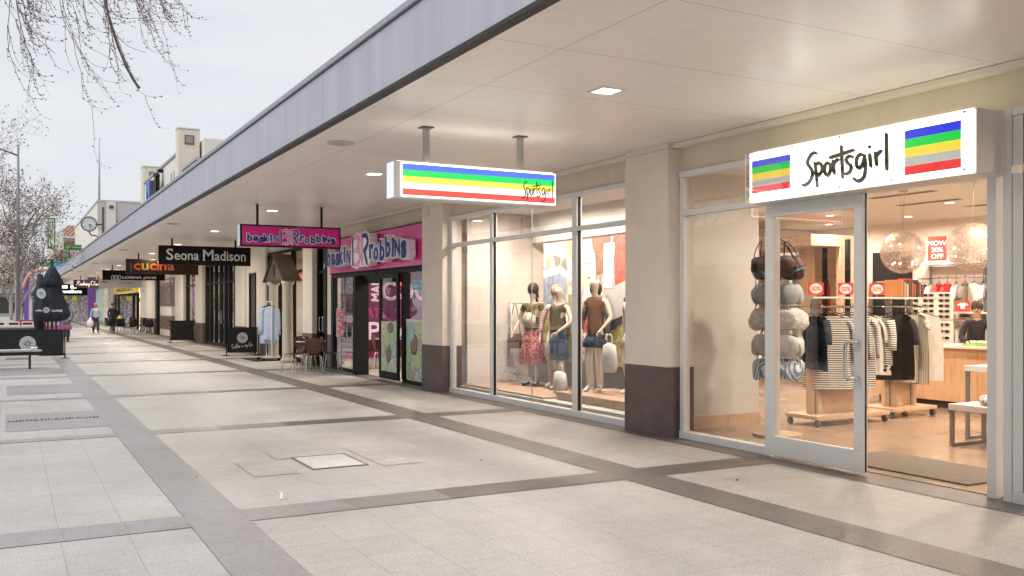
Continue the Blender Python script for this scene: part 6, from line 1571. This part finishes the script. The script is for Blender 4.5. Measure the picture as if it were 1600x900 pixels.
# ================================================================== MALL FURNITURE ON THE LEFT
t = barrier('long dark barrier with silver roundel in front of the closed umbrella', -1.9, 1.47, 31.05, .14, .86, (.47, .47, .22))
for x in (-.8, .2): MB().box(x - .3, 30.9, .002, x + .3, 31.2, .06).build('weight', mat('concrete foot', (.3, .3, .3), .8), t)
bn = thing('park_bench', 'backless bench with pale slatted seat and black legs in front of the barrier', 'bench', (-.3, 26.5, 0))
m = MB()
for k in range(5): m.box(-1.7, 26.2 + k * .125, .44, .72 - .04 * k, 26.31 + k * .125, .49)
m.build('seat', mat('weathered grey slats', (.42, .42, .44), .7, var=.3, scale=8, bump=.2), bn, bevel=.006)
lgm = mat('black bench leg', (.02, .02, .022), .5)
for x in (-1.5, -.35, .45):
    for y in (26.3, 26.72): MB().box(x - .025, y - .025, 0, x + .025, y + .025, .437).build('leg', lgm, bn)
MB().box(-1.6, 26.48, .39, .55, 26.54, .438).build('beam', lgm, bn)
t = thing('paper_wrapper', 'small white crumpled wrapper lying on the bench seat', 'litter', (.55, 26.45, .49))
MB().ball((.52, 26.42, .52), .045, 7, 5, 1.6, 1, .7).ball((.6, 26.5, .53), .03, 6, 4, 1, 1, 1.3).build('paper', white, t)
um = thing('cafe_umbrella', 'tall closed navy canvas umbrella with white lettering behind the barrier', 'umbrella', (1.2, 33.2, 0))
ucl = mat('navy umbrella canvas', (.010, .014, .032), .75, var=.4, scale=2.5, bump=.25, bscale=8)
prof = [(.04, 2.98), (.12, 2.93), (.3, 2.66), (.34, 2.5), (.33, 2.36), (.42, 2.0), (.52, 1.68), (.62, 1.42), (.66, 1.33), (.56, 1.2), (.3, 1.12), (.1, 1.15)]
MB().lathe([(r * .76, z * .965) for r, z in prof[::-1]], (1.2, 33.2, 0), 48, wob=lambda a, i: 1 + (.04 + .14 * (1 - min(1, abs(i - 4) / 8))) * (1 - 2 * abs(math.sin(4 * a + .12 * i)) ** .6) + .05 * math.sin(3 * a + i * .3)).build('canopy', ucl, um, smooth=True)
MB().lathe([(.31, 2.26), (.33, 2.3), (.27, 2.48)], (1.2, 33.2, 0), 32, wob=lambda a, i: 1 + .1 * math.sin(8 * a), cap=False).build('skirt_band', ucl, um, smooth=True)
MB().tube([(1.2, 33.2, .08), (1.2, 33.2, 3.08)], .03, 10).build('pole', black, um, smooth=True)
for (dx, dy) in ((-.14, 0), (.14, .03)): MB().tube([(1.2 + dx, 33.2 + dy, .08), (1.2 + dx * .8, 33.2 + dy, 1.3)], .022, 8).build('strut', black, um)
MB().lathe([(.001, 0), (.4, 0), (.4, .05), (.06, .1), (.001, .1)], (1.2, 33.2, .002), 24).build('base', black, um)
roundel((1.02, 32.62, 1.46), (1, -.15, 0), .09, um, mat('emblem grey white', (.6, .62, .64), .6))
MB().text('COFFEE', (1.16, 32.56, 1.4), (1, .1, 0), (0, .25, .97), w=.32, h=.07, offset=.03).text('coffee', (.72, 32.78, 1.42), (.8, -.5, 0), (0, .2, .98), w=.22, h=.06, offset=.03).build('lettering', mat('emblem grey white', (.6, .62, .64)), um)
roundel((.88, 32.79, 1.98), (.8, -.55, -.1), .16, um, mat('emblem grey white', (.6, .62, .64)))
t = thing('umbrella_case', 'dark folded canvas bundle leaning beside the closed umbrella', 'canvas bundle', (.92, 33.6, 0))
MB().tube([(.9, 33.75, 0), (.82, 33.75, 1.3), (.88, 33.75, 2.62)], [.1, .16, .09], 12).build('canvas', ucl, t, smooth=True)
# planter counter and small crates behind the barrier
t = thing('outdoor_counter', 'long pale stone topped counter behind the left barrier', 'counter', (-.4, 34.6, 0))
MB().box(-2.5, 34.3, 0, .72, 34.9, .86).build('base', mat('mid brown counter', (.25, .2, .17), .6), t); MB().box(-2.6, 34.2, .861, .78, 35.0, .93).build('top', mat('pale pink stone', (.62, .55, .5), .5), t, bevel=.01)
for i, x in enumerate((-.75, -.3, .12, .52)):
    t = thing('menu_box', 'small white framed box on the outdoor counter, %s from the left' % ORD[i], 'box', (x, 34.6, .93), 0, 'small boxes on the outdoor counter')
    m = MB(); m.box(x - .17, 34.45, .931, x + .17, 34.7, .96); m.box(x - .17, 34.45, 1.04, x + .17, 34.7, 1.07); m.box(x - .17, 34.45, .96, x - .14, 34.7, 1.04); m.box(x + .14, 34.45, .96, x + .17, 34.7, 1.04); m.build('frame', white, t)
    MB().box(x - .139, 34.55, .961, x + .139, 34.6, 1.039).build('panel', mat('box red brown', (.3, .08, .06), .5), t)
for i, (x, y) in enumerate(((-.6, 37.2), (.0, 37.4), (.45, 37.0), (.35, 39.5))):
    dup(c0, (x, y, 0), rad(20 + i * 70), 'dark red café chair, %s behind the outdoor counter' % ORD[i], 'dark red café chairs', {'brown plywood': mat('dark red shell', (.12, .015, .03), .4)}, (1.1, 1.1, 1.25))
t = thing('red_crate', 'flat red topped serving table behind the outdoor counter', 'table', (.65, 36, 0))
MB().box(.2, 35.8, 1.0, 1.15, 36.3, 1.1).build('top', mat('faded red', (.45, .06, .08), .5), t)
for x in (.25, 1.05):
    for y in (35.85, 36.2): MB().box(x, y, 0, x + .05, y + .05, .999).build('leg', lgm, t)
t = thing('bench_planter', 'low magenta bench seat beyond the closed umbrella', 'bench', (1.6, 45, 0))
MB().box(-.8, 44.8, .55, 2.4, 45.3, .72).build('seat', mat('dusty magenta', (.36, .10, .20), .6), t)
for x in (-.7, .8, 2.2): MB().box(x, 44.9, 0, x + .1, 45.2, .549).build('leg', lgm, t)
# kiosk with purple post, arch and dark green cover
t = thing('shade_kiosk', 'small kiosk with purple post, pink arch and dark green cover behind the umbrella', 'kiosk', (1.4, 80, 0))
MB().box(.98, 80, 0, 1.3, 80.3, 4.0).build('post', mat('purple paint', (.19, .09, .5)), t); MB().box(3.4, 80, 0, 3.6, 80.3, 3.4).build('post', mat('purple paint', (.19, .09, .5)), t)
MB().tube(smooth_line([(.9, 79.8, 2.9), (1.3, 79.8, 3.9), (2.2, 79.8, 4.3), (3.4, 79.8, 4.2)]), .11, 8).build('arch', mat('salmon arch', (.68, .3, .24), .5), t, smooth=True)
MB().prism([(0, 0), (2.0, 0), (1.6, 1.3), (.7, 1.5)], (1.45, 80.0, 2.3), FT, U_, -1.0).build('cover', mat('dark green cover', (.012, .06, .055), .7), t)
MB().box(1.5, 80.4, 0, 3.3, 80.9, 1.1).build('counter', mat('kiosk counter', (.45, .42, .4)), t)
lp = thing('street_lamp', 'tall grey street lamp with a long arm reaching over the trees', 'street lamp', (.31, 43, 0))
gl2 = mat('galvanised pole', (.22, .21, .22), .5, .3)
MB().tube([(.31, 43, 0), (.31, 43, 5), (.31, 43, 8.2)], [.085, .065, .04], 10).build('pole', gl2, lp, smooth=True)
MB().tube([(.31, 43, 7.75), (-.4, 43, 8.0), (-1.3, 43, 8.3)], [.04, .03, .028], 8).build('arm', gl2, lp, smooth=True)
MB().box(-1.9, 42.88, 8.25, -1.3, 43.12, 8.35).build('lamp_head', gl2, lp, bevel=.03)

# ================================================================== OPPOSITE SIDE OF THE MALL (seen in the glass)
op = thing('opposite_shop_row', 'row of low shops across the mall reflected in the shop windows', 'building', (-15, 20, 0))
MB().box(-22, -12, 0, -15.5, 70, 5.5).build('wall', mat('opposite wall', (.48, .44, .40), .7, var=.15, scale=.5), op)
MB().box(-15.48, -12, 3.9, -12.2, 70, 4.1).build('awning', mat('opposite awning', (.2, .17, .16)), op); MB().box(-12.19, -12, 3.3, -12.1, 70, 4.3).build('awning_fascia', white, op)
for k in range(8): MB().box(-15.49, -10 + k * 10, .3, -15.44, -3 + k * 10, 3.0).build('window', mat('opposite window', (.05, .06, .07), .15), op)
for k in range(9): MB().box(-13.0, -11.5 + k * 9, 0, -12.7, -11.2 + k * 9, 3.89).build('post', mat('opposite post', (.2, .12, .1)), op)
MB().text('Cue & Co', (-12.09, 2, 3.55), (0, 1, 0), U_, w=4, h=.5, offset=.02).build('lettering', mat('grey blue letters', (.2, .25, .35)), op); MB().text('CITY TILES', (-12.09, 22, 3.5), (0, 1, 0), U_, w=6, h=.6, offset=.02).build('lettering', mat('grey blue letters', (.2, .25, .35)), op)
for i, y in enumerate((9, 21)):
    t = thing('parked_car', ['dark blue parked hatchback', 'silver parked saloon'][i] + ' across the mall, reflected in the display window', 'car', (-8.5, y, 0))
    pm = mat('car paint %d' % i, ((.02, .04, .12), (.45, .46, .48))[i], .25, .4)
    MB().prism([(-2.1, .3), (2.1, .3), (2.15, .7), (1.9, .9), (1.0, 1.0), (.45, 1.42), (-1.2, 1.45), (-1.75, 1.0), (-2.15, .85)], (-9.3, y, 0), (0, 1, 0), U_, 1.7).build('body', pm, t, bevel=.05)
    for dy in (-1.3, 1.3):
        for dx in (-9.32, -7.62): MB().cyl((dx, y + dy, .32), (dx + .04, y + dy, .32), .32, 20).build('wheel', black, t)
    MB().prism([(-1.55, 1.0), (.9, 1.0), (.4, 1.36), (-1.15, 1.38)], (-7.595, y, 0), (0, 1, 0), U_, .004).build('side_window', mat('car glass', (.02, .02, .025), .1), t)
hd = thing('clipped_hedge', 'low clipped dark green hedge across the mall', 'hedge', (-6, 20, 0))
m = MB(); rs = random.Random(5)
for k in range(5200):
    p = Vector((-6 + rs.uniform(-.45, .45), rs.uniform(12, 34), rs.uniform(.02, .85))); a = rs.random() * 6.28
    q = Vector((math.cos(a), math.sin(a), rs.uniform(-.6, .6))).normalized() * .07; s_ = q.orthogonal().normalized() * .045
    m.add([p - q, p + s_, p + q, p - s_], [(0, 1, 2, 3)])
m.build('foliage', mat('hedge leaves', (.035, .07, .02), .6, var=.5, scale=3), hd)
# ================================================================== TREES AND PEOPLE
bark = mat('pale bark', (.42, .38, .36), .9, var=.35, scale=6, bump=.3)
barkd = mat('dark twig bark', (.14, .10, .10), .85, var=.3, scale=6)
leafm = [mat('dry brown leaf', (.27, .19, .15), .8, var=.4, scale=2), mat('pale seed husk', (.66, .62, .59), .85, var=.3, scale=2), mat('dark dry leaf', (.07, .05, .045), .85, var=.3, scale=2)]
def grow_tree(label, x, y, h, spread, seed, twig=2600, leaves=5200, lean=0, thick=.16, lowest=.22, lsize=.07):
    rs = random.Random(seed); t = thing('bare_street_tree', label, 'tree', (x, y, 0), 0, 'nearly bare street trees along the mall')
    T = MB(); P0 = Vector((x, y, 0)); tr = [P0]; p = P0.copy()
    for k in range(6):
        p = p + Vector((rs.uniform(-.12, .12) + lean, rs.uniform(-.12, .12), h * .11)); tr.append(p)
    T.tube(tr, [thick * (1 - .09 * k) for k in range(7)], 10); T.build('trunk', bark, t, smooth=True)
    tips = []; L = MB(); W = MB()
    def branch(p, d, ln, r, lv):
        pts = [p]; q = p; dd = d.copy(); n = 5
        for i in range(n):
            dd = (dd + Vector((rs.gauss(0, .16), rs.gauss(0, .16), rs.gauss(.06 if lv < 3 else 0, .12)))).normalized()
            q = q + dd * ln / n; pts.append(q)
        (L if lv < 2 else W).tube(pts, [r * (1 - .6 * i / n) for i in range(n + 1)], 6 if lv < 2 else 3, cap=False)
        if lv >= 2: tips.extend(pts[2:])
        if lv < 4 and len(W.f) < twig * 15:
            for k in range(3 if lv < 3 else 2):
                i = rs.randint(2, n); ax = Vector((rs.gauss(0, 1), rs.gauss(0, 1), rs.gauss(0, .6))).normalized()
                nd = (dd + ax * .75).normalized(); branch(pts[i], nd, ln * rs.uniform(.55, .8), r * .5, lv + 1)
    for k in range(9):
        a = k * 2.4 + rs.random(); i = min(6, 2 + k // 2); z = tr[i]
        branch(z, Vector((math.cos(a) * spread, math.sin(a) * spread, rs.uniform(.7, 1.5))).normalized(), h * rs.uniform(.26, .36), thick * .42, 0)
    L.build('limbs', bark, t, smooth=True); W.build('twigs', mat('pale twig bark', (.30, .25, .24), .85, var=.3), t)
    ms = [MB(), MB(), MB()]
    for k in range(leaves):
        c = rs.choice(tips) + Vector((rs.gauss(0, .14), rs.gauss(0, .14), rs.gauss(0, .14))); a = Vector((rs.gauss(0, 1), rs.gauss(0, 1), rs.gauss(0, 1))).normalized()
        b_ = a.orthogonal().normalized(); s_ = lsize * rs.uniform(.5, 1.2); w = 0 if rs.random() < .42 else (1 if rs.random() < .78 else 2)
        if c.z < h * .3: w = 1
        ms[w].add([c - a * s_, c + b_ * s_ * .6, c + a * s_, c - b_ * s_ * .6], [(0, 1, 2, 3)])
    for mm, q in zip(ms, leafm): mm.build('leaves', q, t)
    return t
grow_tree('nearly bare pale trunked street tree behind the outdoor counter, largest at the left edge', .25, 48, 6.6, .34, 11, twig=1500, thick=.16, leaves=5200, lsize=.06)
grow_tree('nearly bare street tree at the far left edge beyond the street lamp', -1.3, 62, 10.2, .3, 12, twig=1500, leaves=3200, lsize=.08)
grow_tree('small bare street tree between the umbrella and the far shops', .9, 84, 5.2, .6, 13, twig=1000, leaves=2600, lsize=.09, thick=.1)
grow_tree('bare street tree at the far end of the mall', .2, 112, 7, .7, 14, leaves=3000, lsize=.13)
grow_tree('bare street tree across the mall reflected in the windows', -7.5, 14, 8, .9, 15, leaves=2500, lsize=.08)
grow_tree('second bare street tree across the mall reflected in the windows', -7.5, 27, 8, .9, 16, leaves=2500, lsize=.08)
# overhanging branches of the near tree, its trunk just outside the left edge
t = thing('weeping_tree', 'large bare tree whose thin drooping twigs hang into the sky at top left', 'tree', (-3.6, 9.2, 0), 0)
MB().tube([(-3.6, 9.2, 0), (-3.55, 9.25, 2), (-3.4, 9.3, 4), (-3.3, 9.4, 6)], [.24, .2, .17, .13], 12).build('trunk', bark, t, smooth=True)
LB = MB(); rs = random.Random(21); TW = MB(); BD = MB()
mains = []
for (ex, ey, ez) in ((1.5, 10.4, 5.6), (.9, 9.6, 5.5), (.2, 9.8, 5.7), (-.2, 10.6, 5.9), (1.0, 11.4, 6.2), (-.6, 9.4, 5.4)):
    a = Vector((-3.35, 9.35, 5.2)); e = Vector((ex, ey, ez)); mid = (a + e) / 2 + Vector((0, 0, 1.0))
    pts = smooth_line([a, mid, e], 8); LB.tube(pts, [.07 * (1 - .75 * i / (len(pts) - 1)) for i in range(len(pts))], 7); mains.append(pts)
LB.build('limbs', barkd, t, smooth=True)
def droop(p, ln, r, lv, ang):
    pts = [p]; q = p.copy(); n = 9; d = Vector((math.cos(ang) * .35, math.sin(ang) * .35, -1)).normalized()
    for i in range(n):
        f = i / n
        d = (d + Vector((rs.gauss(.03, .13), rs.gauss(0, .13), rs.gauss(0, .07) + (.0 if f < .65 else .34)))).normalized()
        if f > .6: d = (d + Vector((.13, 0, .05))).normalized()
        q = q + d * ln / n; pts.append(q.copy())
        if i > 0 and rs.random() < .5:
            b = Vector((rs.gauss(0, 1), rs.gauss(0, 1), rs.gauss(-.2, .5))).normalized(); BD.tube([q, q + b * .014, q + b * .024], [r * 1.2 + .001, r + .0018, .001], 4)
    TW.tube(pts, [r * (1 - .65 * i / n) for i in range(n + 1)], 4, cap=False)
    if lv < 2:
        for k in range(4 if lv == 0 else 3):
            i = rs.randint(2, n - 2); droop(pts[i], ln * rs.uniform(.35, .6), r * .62, lv + 1, rs.uniform(-1.2, 1.6))
for px, ztip in ((.05, 4.0), (.12, 3.65), (.2, 4.1), (.3, 3.95), (.42, 3.5), (.5, 3.72), (.6, 4.1), (.7, 4.2), (.82, 4.35), (.95, 3.75), (1.05, 4.2), (1.15, 4.05), (1.25, 4.25), (1.35, 4.2), (-.05, 4.1), (.0, 3.8), (.35, 4.3), (.15, 4.3), (.55, 4.35), (.88, 4.5), (1.45, 4.4), (1.2, 4.5)):
    y = rs.uniform(9.0, 10.4); z0 = 5.4; x = px * (y / 10) - .12
    x = px * (y / 10) * .86 - .12; ztip += .12; droop(Vector((x, y, z0)), (z0 - ztip) * 1.02, rs.uniform(.004, .0075), 0, rs.uniform(-.8, .8))
TW.build('twigs', mat('pale twig bark', (.30, .25, .24), .85, var=.3), t); BD.build('buds', mat('twig buds', (.16, .11, .11), .9), t)
MB().tube(smooth_line([(.75, 9.7, 5.4), (.78, 9.7, 4.8), (.86, 9.7, 4.35), (1.0, 9.7, 3.95), (1.12, 9.7, 3.75)]), [.013 + .003 * math.sin(k * 2.2) for k in range(25)], 6).build('thick_branch', barkd, t)

# people walking
def clothes(n, c, **k): return mat(n, c, .85, var=.25, scale=4, **k)
P = pose(1.7, arms=((.05, .05, 0), (.05, -.05, 0)), legs=((.12, .1), (-.02, -.12)), bend=((.25, 0), (.1, 0)))
figure('person', 'walker in pale blue jacket and dark trousers carrying a white plastic bag', 'person', (4.3, 57.5, 0), rad(20), P, skinm, [top(clothes('pale blue jacket', (.38, .45, .55)), 'long', .85, 1.25), trousers(clothes('dark green trousers', (.05, .055, .045)), None, 1.1)], black, mat('ginger hat', (.5, .16, .06), .8))
P = pose(1.74, arms=((.06, .0, 0), (.06, .05, 0)), legs=((.05, -.05), (.1, .12)), bend=((.1, 0), (.15, 0)))
figure('person', 'walker in black coat and blue jeans carrying a yellow bag', 'person', (5.15, 57.0, 0), rad(10), P, skinm, [top(clothes('black coat', (.012, .01, .02)), 'long', .78, 1.3), trousers(clothes('blue jeans', (.02, .05, .16)), None, 1.15)], black, darkhair, face=True)
P = pose(1.68, arms=((.05, .05, 0), (.05, .05, 0)), bend=((.4, .1), (.5, .1)))
figure('person', 'person in lilac shirt and grey skirt standing beyond the closed umbrella', 'person', (2.35, 48, 0), rad(-30), P, skinm, [top(clothes('lilac shirt', (.35, .32, .55)), 'long', .9, 1.15), trousers(clothes('grey skirt cloth', (.2, .18, .2)), None, 1.2)], black, mat('brown hair', (.09, .04, .02)))
for (n, lab, x, y, c, z) in (('plastic_bag', 'white plastic carrier bag held by the walker in pale blue', 4.02, 57.4, (.75, .74, .76), .38), ('plastic_bag', 'bright yellow carrier bag held by the walker in black', 5.5, 56.95, (.72, .62, .03), .5)):
    t = thing(n, lab, 'bag', (x, y, z))
    MB().lathe([(.12, 0), (.17, .05), (.17, .28), (.08, .42), (.03, .5)], (x, y, z), 14, 1, .5, lambda a, i: 1 + .08 * math.sin(4 * a + i)).build('bag_body', mat('bag ' + lab[:6], c, .5), t, smooth=True)
    MB().tube(smooth_line([(x - .05, y, z + .4), (x - .03, y, z + .52), (x + .03, y, z + .52), (x + .05, y, z + .4)]), .01, 5).build('handle', mat('bag ' + lab[:6], c), t)
